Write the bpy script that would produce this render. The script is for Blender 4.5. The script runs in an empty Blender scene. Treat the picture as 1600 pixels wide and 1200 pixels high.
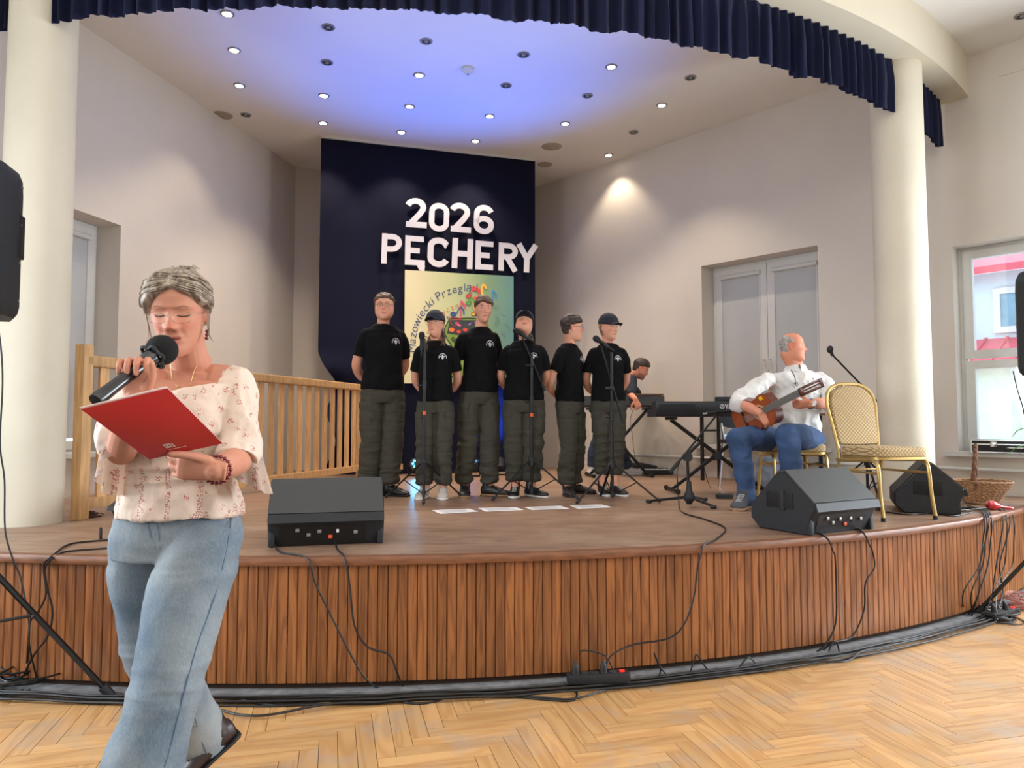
import bpy, bmesh, math, random
import numpy as np
from mathutils import Vector, Matrix, noise, Euler
from mathutils.bvhtree import BVHTree
SC = bpy.context.scene
COL = SC.collection
rng = random.Random(7)
PI = math.pi
# ---------------------------------------------------------------- camera
F = 1120.0; PITCH = math.atan(60/1120); CZ = 1.26
cam_d = bpy.data.cameras.new('camera'); cam = bpy.data.objects.new('camera', cam_d); COL.objects.link(cam)
cam_d.sensor_width = 36; cam_d.lens = 36*F/1600; cam_d.clip_start = .05; cam_d.clip_end = 200
cam.location = (0, 0, CZ); cam.rotation_euler = (PI/2+PITCH, 0, 0)
SC.camera = cam
# ---------------------------------------------------------------- view, world
SC.view_settings.view_transform = 'Standard'; SC.view_settings.look = 'None'
SC.view_settings.gamma = 1; SC.view_settings.use_curve_mapping = False
SC.view_settings.exposure = -0.03
SC.cycles.use_denoising = True
SC.cycles.max_bounces = 7; SC.cycles.diffuse_bounces = 4; SC.cycles.sample_clamp_indirect = 4
W = bpy.data.worlds.new('sky'); SC.world = W; W.use_nodes = True
W.node_tree.nodes['Background'].inputs[0].default_value = (.72, .86, 1, 1)
W.node_tree.nodes['Background'].inputs[1].default_value = 3.2
# room lines (plan): stage back corners and the two splayed side walls
HS = .63; HC = 4.71; HH = 4.575
BL = Vector((-2.927, 9.527)); BR = Vector((.25, 10.50))
DL = Vector((-.226, -.974)); DR = Vector((.682, -.731))
NL = Vector((.974, -.226)); NR = Vector((-.731, -.682))          # inward normals
def wl(t): return BL+DL*t
def wr(t): return BR+DR*t
def area(name, loc, direction, sx, sy, power, color):
    l = bpy.data.lights.new(name, 'AREA'); l.shape = 'RECTANGLE'; l.size = sx; l.size_y = sy
    l.energy = power; l.color = color
    o = bpy.data.objects.new(name, l); COL.objects.link(o); o.location = loc
    o.rotation_euler = Vector(direction).to_track_quat('-Z', 'Y').to_euler()
    return o
RW = (7.6, 9.9, 12.2)                    # daylight of the hall windows on the right wall (outside the frame)
LW = (7.4, 9.7)
for t in RW:
    p = wr(t)+NR*.12; area('window_daylight', (p.x, p.y, 1.95), (NR.x, NR.y, -.12), 1.35, 1.7, 225, (.86, .93, 1))
for t in LW:
    p = wl(t)+NL*.12; area('window_daylight', (p.x, p.y, 1.95), (NL.x, NL.y, -.12), 1.35, 1.7, 150, (.84, .92, 1))
area('hall_fill', (1.2, -.9, 4.3), (-.1, .75, -.75), 5.5, 1.2, 78, (1, .90, .78))  # added front fill standing in for ceiling bounce, no real fitting
area('hall_fill', (.6, .6, 4.5), (0, 0, -1), 4.5, 1.5, 25, (1, .93, .84))  # second added fill panel, facing straight down

# ---------------------------------------------------------------- helpers
def ray(px, py):
    x = (px-800)/F; y = (600-py)/F; c, s = math.cos(PITCH), math.sin(PITCH)
    return Vector((x, c-s*y, s+c*y))
def U(px, py, z):
    r = ray(px, py); t = (z-CZ)/r.z; return Vector((r.x*t, r.y*t, z))
def P(px, py, Y):
    r = ray(px, py); t = Y/r.y; return Vector((r.x*t, Y, CZ+r.z*t))
def srgb(c):
    return tuple(((v/255)/12.92 if v/255 <= .04045 else (((v/255)+.055)/1.055)**2.4) for v in c)
MATS = {}
def pbr(name, col, rough=.6, metal=0, var=.08, scale=8, stretch=(1, 1, 1), bump=0, bscale=None, rnd=0, detail=4, spec=.5, coord='Object', sheen=0, emit=None, coat=0):
    if name in MATS: return MATS[name]
    m = bpy.data.materials.new(name); m.use_nodes = True; nt = m.node_tree; N = nt.nodes; L = nt.links
    b = N['Principled BSDF']; b.inputs['Roughness'].default_value = rough; b.inputs['Metallic'].default_value = metal
    b.inputs['Specular IOR Level'].default_value = spec
    if sheen: b.inputs['Sheen Weight'].default_value = sheen
    if coat: b.inputs['Coat Weight'].default_value = coat; b.inputs['Coat Roughness'].default_value = .25
    c = srgb(col)
    tc = N.new('ShaderNodeTexCoord'); mp = N.new('ShaderNodeMapping'); mp.inputs['Scale'].default_value = stretch
    L.new(tc.outputs[coord], mp.inputs[0])
    vec = mp.outputs[0]
    if rnd:
        oi = N.new('ShaderNodeObjectInfo'); mu = N.new('ShaderNodeVectorMath'); mu.operation = 'ADD'
        ml = N.new('ShaderNodeMath'); ml.operation = 'MULTIPLY'; ml.inputs[1].default_value = 37
        L.new(oi.outputs['Random'], ml.inputs[0]); L.new(mp.outputs[0], mu.inputs[0]); L.new(ml.outputs[0], mu.inputs[1]); vec = mu.outputs[0]
    nz = N.new('ShaderNodeTexNoise'); nz.inputs['Scale'].default_value = scale; nz.inputs['Detail'].default_value = detail
    L.new(vec, nz.inputs[0])
    mr = N.new('ShaderNodeMapRange'); mr.inputs[1].default_value = .3; mr.inputs[2].default_value = .7
    mr.inputs[3].default_value = 1-var; mr.inputs[4].default_value = 1+var; L.new(nz.outputs[0], mr.inputs[0])
    fac = mr.outputs[0]
    if rnd:
        at = N.new('ShaderNodeAttribute'); at.attribute_name = 'rnd'
        ad = N.new('ShaderNodeMath'); ad.operation = 'ADD'; L.new(oi.outputs['Random'], ad.inputs[0]); L.new(at.outputs['Fac'], ad.inputs[1])
        fr = N.new('ShaderNodeMath'); fr.operation = 'FRACT'; L.new(ad.outputs[0], fr.inputs[0])
        m2 = N.new('ShaderNodeMapRange'); m2.inputs[3].default_value = 1-rnd; m2.inputs[4].default_value = 1+rnd; L.new(fr.outputs[0], m2.inputs[0])
        m3 = N.new('ShaderNodeMath'); m3.operation = 'MULTIPLY'; L.new(fac, m3.inputs[0]); L.new(m2.outputs[0], m3.inputs[1]); fac = m3.outputs[0]
    vm = N.new('ShaderNodeVectorMath'); vm.operation = 'SCALE'; vm.inputs[0].default_value = c; L.new(fac, vm.inputs['Scale'])
    L.new(vm.outputs[0], b.inputs['Base Color'])
    if bump:
        bp = N.new('ShaderNodeBump'); bp.inputs['Strength'].default_value = bump; bp.inputs['Distance'].default_value = .01
        if bscale:
            n2 = N.new('ShaderNodeTexNoise'); n2.inputs['Scale'].default_value = bscale; n2.inputs['Detail'].default_value = 3; L.new(vec, n2.inputs[0]); L.new(n2.outputs[0], bp.inputs['Height'])
        else: L.new(nz.outputs[0], bp.inputs['Height'])
        L.new(bp.outputs[0], b.inputs['Normal'])
    if emit: b.inputs['Emission Color'].default_value = (*srgb(emit[0]), 1); b.inputs['Emission Strength'].default_value = emit[1]
    m['vm'] = 1; MATS[name] = m
    return m
def setmat(me, m):
    if isinstance(m, (list, tuple)):
        for k in m: me.materials.append(k)
    else: me.materials.append(m)
def obj(name, bm, m, parent=None, smooth=True, recalc=True, loc=None):
    """one bmesh -> one mesh object; verts are world coordinates, kept so under a parent"""
    if recalc: bmesh.ops.recalc_face_normals(bm, faces=bm.faces)
    me = bpy.data.meshes.new(name); 
    if smooth:
        for f in bm.faces: f.smooth = True
    off = None
    if parent is not None: off = WORLD[parent.name]
    elif loc is not None: off = Vector(loc)
    if off is not None: bmesh.ops.translate(bm, verts=bm.verts, vec=-off)
    bm.to_mesh(me); bm.free(); setmat(me, m)
    if smooth: 
        try: me.set_sharp_from_angle(angle=math.radians(38))
        except Exception: pass
    o = bpy.data.objects.new(name, me); COL.objects.link(o)
    if parent is not None: o.parent = parent; WORLD[o.name] = off.copy()
    else:
        WORLD[o.name] = off.copy() if off is not None else Vector((0, 0, 0))
        if off is not None: o.location = off
    return o
WORLD = {}
def thing(name, label, cat, loc, group=None, kind=None):
    o = bpy.data.objects.new(name, None); COL.objects.link(o); o.location = loc; o.empty_display_size = .1
    WORLD[o.name] = Vector(loc); return tag(o, label, cat, group, kind)
def tag(o, label, cat=None, group=None, kind=None):
    o['label'] = label
    if cat: o['category'] = cat
    if group: o['group'] = group
    if kind: o['kind'] = kind
    return o
def struct(name, bm, m, label=None, parent=None, smooth=False):
    o = obj(name, bm, m, parent, smooth=smooth)
    if parent is None: o['kind'] = 'structure'; o['category'] = label[1] if label else 'room'
    if label and parent is None: o['label'] = label[0]
    return o
def BM(): return bmesh.new()
def bx(bm, c, s, rz=0, bev=0, M=None):
    """box centre c, full size s, rotated about z; optional bevel; optional matrix"""
    T = Matrix.Translation(Vector(c)) @ Matrix.Rotation(rz, 4, 'Z') @ Matrix.Diagonal((s[0], s[1], s[2], 1))
    if M is not None: T = M @ T
    r = bmesh.ops.create_cube(bm, size=1, matrix=T)
    if bev:
        es = list({e for v in r['verts'] for e in v.link_edges})
        bmesh.ops.bevel(bm, geom=es, offset=bev, segments=2, affect='EDGES', profile=.6)
    return bm
def cyl(bm, a, b, r1, r2=None, n=16, caps=True):
    a = Vector(a); b = Vector(b); r2 = r1 if r2 is None else r2; d = b-a
    T = Matrix.Translation((a+b)/2) @ d.to_track_quat('Z', 'Y').to_matrix().to_4x4()
    bmesh.ops.create_cone(bm, cap_ends=caps, segments=n, radius1=r1, radius2=r2, depth=d.length, matrix=T); return bm
def sph(bm, c, r, seg=16, M=None):
    r = (r, r, r) if isinstance(r, (int, float)) else r
    T = Matrix.Translation(Vector(c)) @ (M if M is not None else Matrix.Identity(4)) @ Matrix.Diagonal((*r, 1))
    bmesh.ops.create_uvsphere(bm, u_segments=seg, v_segments=max(6, seg//2), radius=1, matrix=T); return bm
def catmull(pts, k=6, vals=None):
    pts = [Vector(p) for p in pts]; n = len(pts); out = []; ov = []
    for i in range(n-1):
        p0 = pts[i-1] if i else pts[0]*2-pts[1]; p3 = pts[i+2] if i+2 < n else pts[-1]*2-pts[-2]
        p1, p2 = pts[i], pts[i+1]
        for j in range(k):
            t = j/k
            out.append(.5*((2*p1)+(p2-p0)*t+(2*p0-5*p1+4*p2-p3)*t*t+(3*p1-p0-3*p2+p3)*t**3))
            if vals: ov.append(tuple(a+(b-a)*(t*t*(3-2*t)) for a, b in zip(vals[i], vals[i+1])))
    out.append(pts[-1])
    if vals: ov.append(tuple(vals[-1])); return out, ov
    return out
def ringloft(bm, rings, closed=False, caps=True):
    """rings: lists of points, all of one length"""
    vs = [[bm.verts.new(p) for p in r] for r in rings]; n = len(vs[0]); m = len(vs)
    for i in range(m if closed else m-1):
        a, b = vs[i], vs[(i+1) % m]
        for j in range(n): bm.faces.new((a[j], a[(j+1) % n], b[(j+1) % n], b[j]))
    if caps and not closed: bm.faces.new(vs[0][::-1]); bm.faces.new(vs[-1])
    return bm
def tube(bm, pts, r, n=8, smooth=6, up=None, round_ends=False, closed=False):
    """tube through pts; r = number, or per-point (ra, rb) or numbers"""
    N = len(pts)
    if isinstance(r, (int, float, tuple)): r = [r]*N
    r = [(q, q) if isinstance(q, (int, float)) else q for q in r]
    if closed: pts = list(pts)+[pts[0]]; r = r+[r[0]]
    if smooth and N > 2: pts, r = catmull(pts, smooth, r)
    else: pts = [Vector(p) for p in pts]
    if closed: pts = pts[:-1]; r = r[:-1]
    rings = []; nrm = None; M = len(pts)
    for i, p in enumerate(pts):
        if closed: t = (pts[(i+1) % M]-pts[i-1]).normalized()
        else: t = (pts[min(i+1, M-1)]-pts[max(i-1, 0)]).normalized()
        if nrm is None:
            ref = Vector(up) if up is not None else (Vector((0, 0, 1)) if abs(t.z) < .9 else Vector((0, 1, 0)))
            nrm = (ref-t*ref.dot(t)).normalized()
        else:
            if up is not None: nrm = Vector(up)
            nrm = (nrm-t*nrm.dot(t)).normalized()
        bn = t.cross(nrm); ra, rb = r[i]
        def ring(c, s): return [c+nrm*(ra*s*math.sin(2*PI*j/n))+bn*(rb*s*math.cos(2*PI*j/n)) for j in range(n)]
        if round_ends and i == 0:
            rm = min(ra, rb)
            for a in (.93, .7, .38): rings.append(ring(p-t*rm*a, math.sqrt(1-a*a)))
        rings.append(ring(p, 1))
        if round_ends and i == M-1:
            rm = min(ra, rb)
            for a in (.38, .7, .93): rings.append(ring(p+t*rm*a, math.sqrt(1-a*a)))
    return ringloft(bm, rings, closed=closed)
def poly_prism(bm, pts, z0, z1):
    """vertical prism from plan points"""
    return ringloft(bm, [[Vector((p[0], p[1], z0)) for p in pts], [Vector((p[0], p[1], z1)) for p in pts]])
def copyo(src, name=None, loc=None, rot=None, parent=None, label=None):
    c = src.copy(); COL.objects.link(c)
    if name: c.name = name
    if loc is not None: c.location = loc
    if rot is not None: c.rotation_euler = rot
    if parent is not None: c.parent = parent
    if label: c['label'] = label
    return c
# ================================================================= materials
M_wall = pbr('wall_paint', (214, 206, 196), .85, var=.035, scale=1.2, bump=.15, bscale=60, detail=6)
M_hwall = M_wall
M_ceil = pbr('ceiling_paint', (234, 230, 224), .9, var=.02, scale=.8)
M_beam = pbr('beam_paint', (216, 206, 184), .85, var=.03, scale=1.5)
M_col = pbr('column_paint', (218, 210, 190), .7, var=.04, scale=2.5, bump=.2, bscale=25)
M_white = pbr('white_plastic', (212, 212, 210), .45, var=.02)
M_sill = pbr('sill_paint', (205, 205, 200), .5, var=.03)
M_blind = pbr('roller_blind', (188, 190, 190), .9, var=.02, scale=3)
M_blk = pbr('black_plastic', (26, 29, 34), .55, var=.15, scale=60, bump=.25, bscale=400)
M_blkm = pbr('black_metal', (20, 20, 22), .38, var=.1, metal=.3)
M_cable = pbr('cable_rubber', (18, 18, 19), .5, var=.1)
M_grille = pbr('speaker_grille', (44, 46, 48), .5, metal=.45, var=.1, scale=200, bump=.4, bscale=500)
M_velvet = pbr('navy_velvet', (12, 18, 50), .85, var=.2, scale=4, stretch=(1, 1, .3), sheen=.05, spec=.25, bump=.1, bscale=40)
M_drape = pbr('navy_drape', (10, 16, 48), .9, var=.18, scale=2.5, stretch=(2, 2, .5), bump=.35, bscale=3)
M_paper = pbr('white_paper', (225, 225, 228), .6, var=.02)
M_pine = pbr('pine_wood', (204, 162, 112), .5, var=.2, scale=14, stretch=(3, 3, .35), rnd=.2, bump=.05)
M_edge = pbr('stage_edge_wood', (122, 76, 46), .5, var=.28, scale=9, stretch=(1, 1, 6), bump=.2)
M_under = pbr('dark_underlay', (52, 34, 22), .9, var=.2)
M_concrete = pbr('grey_screed', (120, 120, 122), .9, var=.3, scale=20, bump=.5)
M_gold = pbr('gold_metal', (188, 158, 96), .36, metal=.65, var=.06)
M_chrome = pbr('chrome', (190, 190, 192), .2, metal=1, var=.02)
M_red = pbr('red_card', (176, 34, 32), .38, var=.05, scale=3)
M_pinkwhite = pbr('card_inside', (235, 215, 205), .6)
def grainy(name, c1, c2, rough, gs, stretch, rnd, wear=None, coord='Object', bump=.08, coat=0):
    """wood with long grain rings: noise-warped wave, per-piece tone, optional grey wear"""
    m = bpy.data.materials.new(name); m.use_nodes = True; N = m.node_tree.nodes; L = m.node_tree.links; b = N['Principled BSDF']
    b.inputs['Roughness'].default_value = rough
    if coat: b.inputs['Coat Weight'].default_value = coat; b.inputs['Coat Roughness'].default_value = .2
    tc = N.new('ShaderNodeTexCoord'); mp = N.new('ShaderNodeMapping'); mp.inputs['Scale'].default_value = stretch; L.new(tc.outputs[coord], mp.inputs[0])
    oi = N.new('ShaderNodeObjectInfo'); at = N.new('ShaderNodeAttribute'); at.attribute_name = 'rnd'
    ad = N.new('ShaderNodeMath'); ad.operation = 'ADD'; L.new(oi.outputs['Random'], ad.inputs[0]); L.new(at.outputs['Fac'], ad.inputs[1])
    fr = N.new('ShaderNodeMath'); fr.operation = 'FRACT'; L.new(ad.outputs[0], fr.inputs[0])
    ml = N.new('ShaderNodeMath'); ml.operation = 'MULTIPLY'; ml.inputs[1].default_value = 61; L.new(fr.outputs[0], ml.inputs[0])
    mu = N.new('ShaderNodeVectorMath'); mu.operation = 'ADD'; L.new(mp.outputs[0], mu.inputs[0]); L.new(ml.outputs[0], mu.inputs[1])
    n1 = N.new('ShaderNodeTexNoise'); n1.inputs['Scale'].default_value = gs; n1.inputs['Detail'].default_value = 2; n1.inputs['Distortion'].default_value = .4; L.new(mu.outputs[0], n1.inputs[0])
    mm = N.new('ShaderNodeMath'); mm.operation = 'MULTIPLY'; mm.inputs[1].default_value = 6; L.new(n1.outputs[0], mm.inputs[0])
    sn = N.new('ShaderNodeMath'); sn.operation = 'PINGPONG'; sn.inputs[1].default_value = .5; L.new(mm.outputs[0], sn.inputs[0])
    rp = N.new('ShaderNodeValToRGB'); rp.color_ramp.elements[0].color = (*srgb(c1), 1); rp.color_ramp.elements[1].color = (*srgb(c2), 1)
    rp.color_ramp.elements[0].position = .1; rp.color_ramp.elements[1].position = .8
    m2x = N.new('ShaderNodeMath'); m2x.operation = 'MULTIPLY'; m2x.inputs[1].default_value = 2; L.new(sn.outputs[0], m2x.inputs[0]); L.new(m2x.outputs[0], rp.inputs[0])
    m2 = N.new('ShaderNodeMapRange'); m2.inputs[3].default_value = 1-rnd; m2.inputs[4].default_value = 1+rnd; L.new(fr.outputs[0], m2.inputs[0])
    vm = N.new('ShaderNodeVectorMath'); vm.operation = 'SCALE'; L.new(rp.outputs[0], vm.inputs[0]); L.new(m2.outputs[0], vm.inputs['Scale'])
    out = vm.outputs[0]
    if wear:
        geo = N.new('ShaderNodeNewGeometry'); nw = N.new('ShaderNodeTexNoise'); nw.inputs['Scale'].default_value = wear[1]; nw.inputs['Detail'].default_value = 8; nw.inputs['Roughness'].default_value = .65
        L.new(geo.outputs['Position'], nw.inputs[0])
        wr_ = N.new('ShaderNodeMapRange'); wr_.inputs[1].default_value = wear[2]; wr_.inputs[2].default_value = wear[2]+.14; wr_.inputs[4].default_value = wear[3]; L.new(nw.outputs[0], wr_.inputs[0])
        mx = N.new('ShaderNodeMix'); mx.data_type = 'RGBA'; L.new(wr_.outputs[0], mx.inputs['Factor']); L.new(out, mx.inputs['A']); mx.inputs['B'].default_value = (*srgb(wear[0]), 1); out = mx.outputs['Result']
    L.new(out, b.inputs['Base Color'])
    bp = N.new('ShaderNodeBump'); bp.inputs['Strength'].default_value = bump; bp.inputs['Distance'].default_value = .004; L.new(sn.outputs[0], bp.inputs['Height']); L.new(bp.outputs[0], b.inputs['Normal'])
    MATS[name] = m; return m
M_board = grainy('stage_front_board', (120, 72, 38), (150, 94, 50), .42, 11, (1.6, 1.6, .12), .2, coat=.15)
M_parq = grainy('parquet_oak', (192, 144, 92), (206, 162, 108), .36, 4, (.25, 2, 1), .13, wear=((176, 156, 136), 3.2, .50, .6), coat=.25, bump=.03)
M_stage = grainy('worn_stage_floor', (132, 102, 82), (156, 124, 100), .42, 2.2, (.5, 4, 1), .05, wear=((172, 148, 126), 2.2, .52, .5), coat=.1, bump=.05)

# ================================================================= setting
C1 = Vector((-1.24, 10.77)); R1 = 7.41
C2 = Vector((-1.316, 11.505)); R2 = 7.31
def arc(C, R, a): return Vector((C.x+R*math.sin(a), C.y-R*math.cos(a)))
def hit(O, D, C, R):
    q = O-C; b_ = q.dot(D); c_ = q.dot(q)-R*R; return -b_+math.sqrt(b_*b_-c_)
def ang(p, C): return math.atan2(p.x-C.x, C.y-p.y)
aL = ang(wl(hit(BL, DL, C1, R1)), C1); aR = ang(wr(hit(BR, DR, C1, R1)), C1)
bL = ang(wl(hit(BL, DL, C2, R2)), C2); bR = ang(wr(hit(BR, DR, C2, R2)), C2)
def arcpts(C, R, a, b, n): return [arc(C, R, a+(b-a)*i/n) for i in range(n+1)]
EL = wl(13.5); ER = wr(17.5)
# floor slab below the parquet
fl = BM(); poly_prism(fl, [EL, ER, wr(0), wl(0)], -.12, -.012)
floor = struct('floor', fl, M_under, ('hall floor of worn golden oak laid in herringbone blocks', 'floor'))
# walls with real openings: list of (t0, t1, z0, z1)
def wall(name, O, D, N_, t0, t1, top, holes, label, th=.42, topf=None):
    bm = BM(); cuts = sorted({t0, t1, *[h[0] for h in holes], *[h[1] for h in holes]})
    def seg(a, b, z0, z1):
        p = [O+D*a, O+D*b, O+D*b-N_*th, O+D*a-N_*th]; poly_prism(bm, p, z0, z1)
    for a, b in zip(cuts, cuts[1:]):
        h = [q for q in holes if q[0] <= a+1e-6 and q[1] >= b-1e-6]
        if not h: seg(a, b, 0, top)
        else:
            seg(a, b, 0, h[0][2]); seg(a, b, h[0][3], top)
    return struct(name, bm, M_wall, label)
SILL = 1.0
nR = [(2.91, 4.29, SILL-.04, 3.10)]; hR = (5.52, 6.95, SILL-.04, 2.86)
holesR = nR+[hR]+[(t-.7, t+.7, SILL, 2.86) for t in RW]
holesL = [(3.06, 4.40, SILL-.04, 3.08)]+[(t-.7, t+.7, SILL, 2.86) for t in LW]
wall('wall_right', BR, DR, NR, -.3, 17.5, 4.8, holesR, ('off-white side wall running from stage to hall windows on the right', 'wall'))
wall('wall_left', BL, DL, NL, -.3, 13.5, 4.8, holesL, ('off-white side wall behind the pine railing on the left', 'wall'))
BD = (BR-BL).normalized(); BN = Vector((BD.y, -BD.x))
wall('wall_back', BL, BD, BN, -.1, (BR-BL).length+.1, 4.8, [], ('narrow off-white wall behind the navy backdrop curtain', 'wall'), th=.2)
ED = (ER-EL).normalized(); EN = Vector((-ED.y, ED.x))
wall('wall_hall_end', EL, ED, EN, -.1, (ER-EL).length+.1, 4.8, [], ('plain off-white wall at the audience end of the hall', 'wall'), th=.2)
# ceilings
cb = BM(); ap = arcpts(C2, R2-.2, bL-.03, bR+.03, 40)
poly_prism(cb, ap+[wr(-.2), wl(-.2)], HC, HC+.1)
struct('ceiling', cb, M_ceil, ('white stage ceiling dotted with round downlights and a blue glow', 'ceiling'))
cb = BM(); ap = arcpts(C2, R2+.1, bL-.05, bR+.05, 40)
poly_prism(cb, ap+[ER+Vector((.3, 0)), EL-Vector((.3, 0))], HH, HH+.22)
struct('ceiling_hall', cb, M_ceil, ('lower white hall ceiling beyond the curved beam', 'ceiling'))
# curved beam over the stage front
bb = BM(); A0, A1 = bL-.02, bR+.03; n = 72; rings = []
for i in range(n+1):
    a = A0+(A1-A0)*i/n
    p0 = arc(C2, R2-.22, a); p1 = arc(C2, R2+.20, a)
    rings.append([Vector((p0.x, p0.y, HC+.05)), Vector((p0.x, p0.y, 4.2)), Vector((p1.x, p1.y, 4.2)), Vector((p1.x, p1.y, HH+.03))])
ringloft(bb, rings)
struct('trim_1', bb, M_beam, ('curved cream beam arching over the front of the stage', 'beam'), smooth=True)
# stage platform
st = thing('stage', 'raised curved wooden stage with a varnished slatted front', 'stage', (C1.x, C1.y-R1, 0), kind='structure')
s = BM(); poly_prism(s, arcpts(C1, R1-.05, aL, aR, 72)+[wr(.0), wl(.0)], HS-.045, HS)
obj('platform', s, M_stage, st, smooth=False)
s = BM(); rings = []
for i in range(91):
    a = aL+(aR-aL)*i/90
    q = [(R1-.06, HS-.036), (R1-.002, HS-.036), (R1, HS-.031), (R1, HS-.008), (R1-.006, HS+.002), (R1-.06, HS+.002)]
    rings.append([Vector((*arc(C1, r, a), z)) for r, z in q])
ringloft(s, rings); obj('edge_lip', s, M_edge, st)
s = BM(); poly_prism(s, arcpts(C1, R1-.055, aL, aR, 90)+arcpts(C1, R1-.12, aR, aL, 90), 0, HS-.036); obj('backing', s, M_under, st, smooth=False)
s = BM(); poly_prism(s, arcpts(C1, R1+.012, aL, aR, 90)+arcpts(C1, R1-.07, aR, aL, 90), -.012, .022); obj('screed_strip', s, M_concrete, st, smooth=False)
pitch = .0462; nb = int((aR-aL)*(R1-.02)/pitch); bmesh_b = []
for v in range(3):
    b_ = BM(); h = HS-.036-.052-v*.002; w = pitch-.0022
    x0, y0 = w/2, .014
    sec = [(-x0, y0), (-x0, -y0+.005), (-x0+.0045, -y0), (x0-.0045, -y0), (x0, -y0+.005), (x0, y0)]
    ringloft(b_, [[Vector((x, y, 0)) for x, y in sec], [Vector((x, y, h)) for x, y in sec]])
    me = bpy.data.meshes.new('board'); bmesh.ops.recalc_face_normals(b_, faces=b_.faces); b_.to_mesh(me); b_.free(); me.materials.append(M_board); bmesh_b.append(me)
for i in range(nb):
    a = aL+(aR-aL)*(i+.5)/nb; p = arc(C1, R1-.042+rng.uniform(-.0015, .0015), a)
    o = bpy.data.objects.new('board', bmesh_b[i % 3]); COL.objects.link(o); o.parent = st
    o.location = Vector((p.x, p.y, .052))-WORLD[st.name]; o.rotation_euler = (0, 0, a)
# parquet herringbone
PA = math.radians(14); ua = Vector((-math.sin(PA), math.cos(PA))); ub = Vector((math.cos(PA), math.sin(PA)))   # ua runs away from the viewer
Wd, n6 = .0715, 6; blocks = []
def project(p):
    d = Vector(p)-Vector((0, 0, CZ)); c, s_ = math.cos(PITCH), math.sin(PITCH)
    y = d.y*c+d.z*s_; z = -d.y*s_+d.z*c
    return (800+F*d.x/y, 600-F*z/y, y) if y > .1 else (0, 9999, y)
def addblk(ix, iy, hor):
    if hor: cx, cy = (ix+n6/2)*Wd, (iy+.5)*Wd
    else: cx, cy = (ix+.5)*Wd, (iy+n6/2)*Wd
    p = ub*cx+ua*cy+Vector((.03, .02))
    if (p-C1).length < R1-.24 or p.y < 1.2: return
    px, py, dd = project((p.x, p.y, 0))
    if -150 < px < 1800 and py < 1420: blocks.append((dd, p, hor, 0 <= px+60 and px < 1660 and py < 1240))
for iy in range(-70, 150):
    for ix in range(-160, 160):
        if (ix-iy) % (2*n6) == 0: addblk(ix, iy, True)
        if (ix-iy-(2*n6-1)) % (2*n6) == 0: addblk(ix, iy, False)
b_ = BM(); L_ = n6*Wd-.0022; w_ = Wd-.0022
def blockverts(bm, M):
    sec = [(1, 1, -.012), (1, 1, -.0015), (None, None, 0)]
    rr = []
    for q in ((L_/2, w_/2, -.012), (L_/2, w_/2, -.0004), (L_/2-.0004, w_/2-.0004, 0)):
        rr.append([M @ Vector((sx*q[0], sy*q[1], q[2])) for sx, sy in ((1, 1), (-1, 1), (-1, -1), (1, -1))])
    return ringloft(bm, rr)
blockverts(b_, Matrix.Identity(4)); bmesh.ops.recalc_face_normals(b_, faces=b_.faces)
pm = bpy.data.meshes.new('parquet_block'); b_.to_mesh(pm); b_.free(); pm.materials.append(M_parq)
blocks.sort(key=lambda q: (not q[3], q[0])); rest = BM(); lay = rest.verts.layers.float.new('rnd')
for k, (dd, p, hor, vis) in enumerate(blocks):
    rz = PA if hor else PA+PI/2
    if k < 296 and vis:
        o = bpy.data.objects.new('parquet_block', pm); COL.objects.link(o); o.parent = floor; o.location = (p.x, p.y, rng.uniform(-.0006, .0004)); o.rotation_euler = (0, 0, rz)
    else:
        r_ = rng.random(); n0 = len(rest.verts); blockverts(rest, Matrix.Translation((p.x, p.y, 0)) @ Matrix.Rotation(rz, 4, 'Z'))
        rest.verts.ensure_lookup_table()
        for v in rest.verts[n0:]: v[lay] = r_
o = obj('parquet_field', rest, M_parq, floor, smooth=False); o['kind'] = 'stuff'
# columns
def column(c, r, label):
    bm = BM(); prof = [(r*1.0, HS-.01), (r*1.0, 2.0), (r*.985, 3.2), (r*.97, 4.25)]
    ringloft(bm, [[Vector((c[0]+rr*math.cos(2*PI*j/64), c[1]+rr*math.sin(2*PI*j/64), z)) for j in range(64)] for rr, z in prof])
    o = struct('column', bm, M_col, (label, 'column'), smooth=True); return o
CLc = Vector((-3.04, 4.53)); CRc = Vector((3.2, 5.84)); CR_ = .197
column(CLc, CR_, 'round cream column at the stage edge beside the pine railing'); column(CRc, CR_+.005, 'round cream column behind the empty banquet chair')
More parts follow.
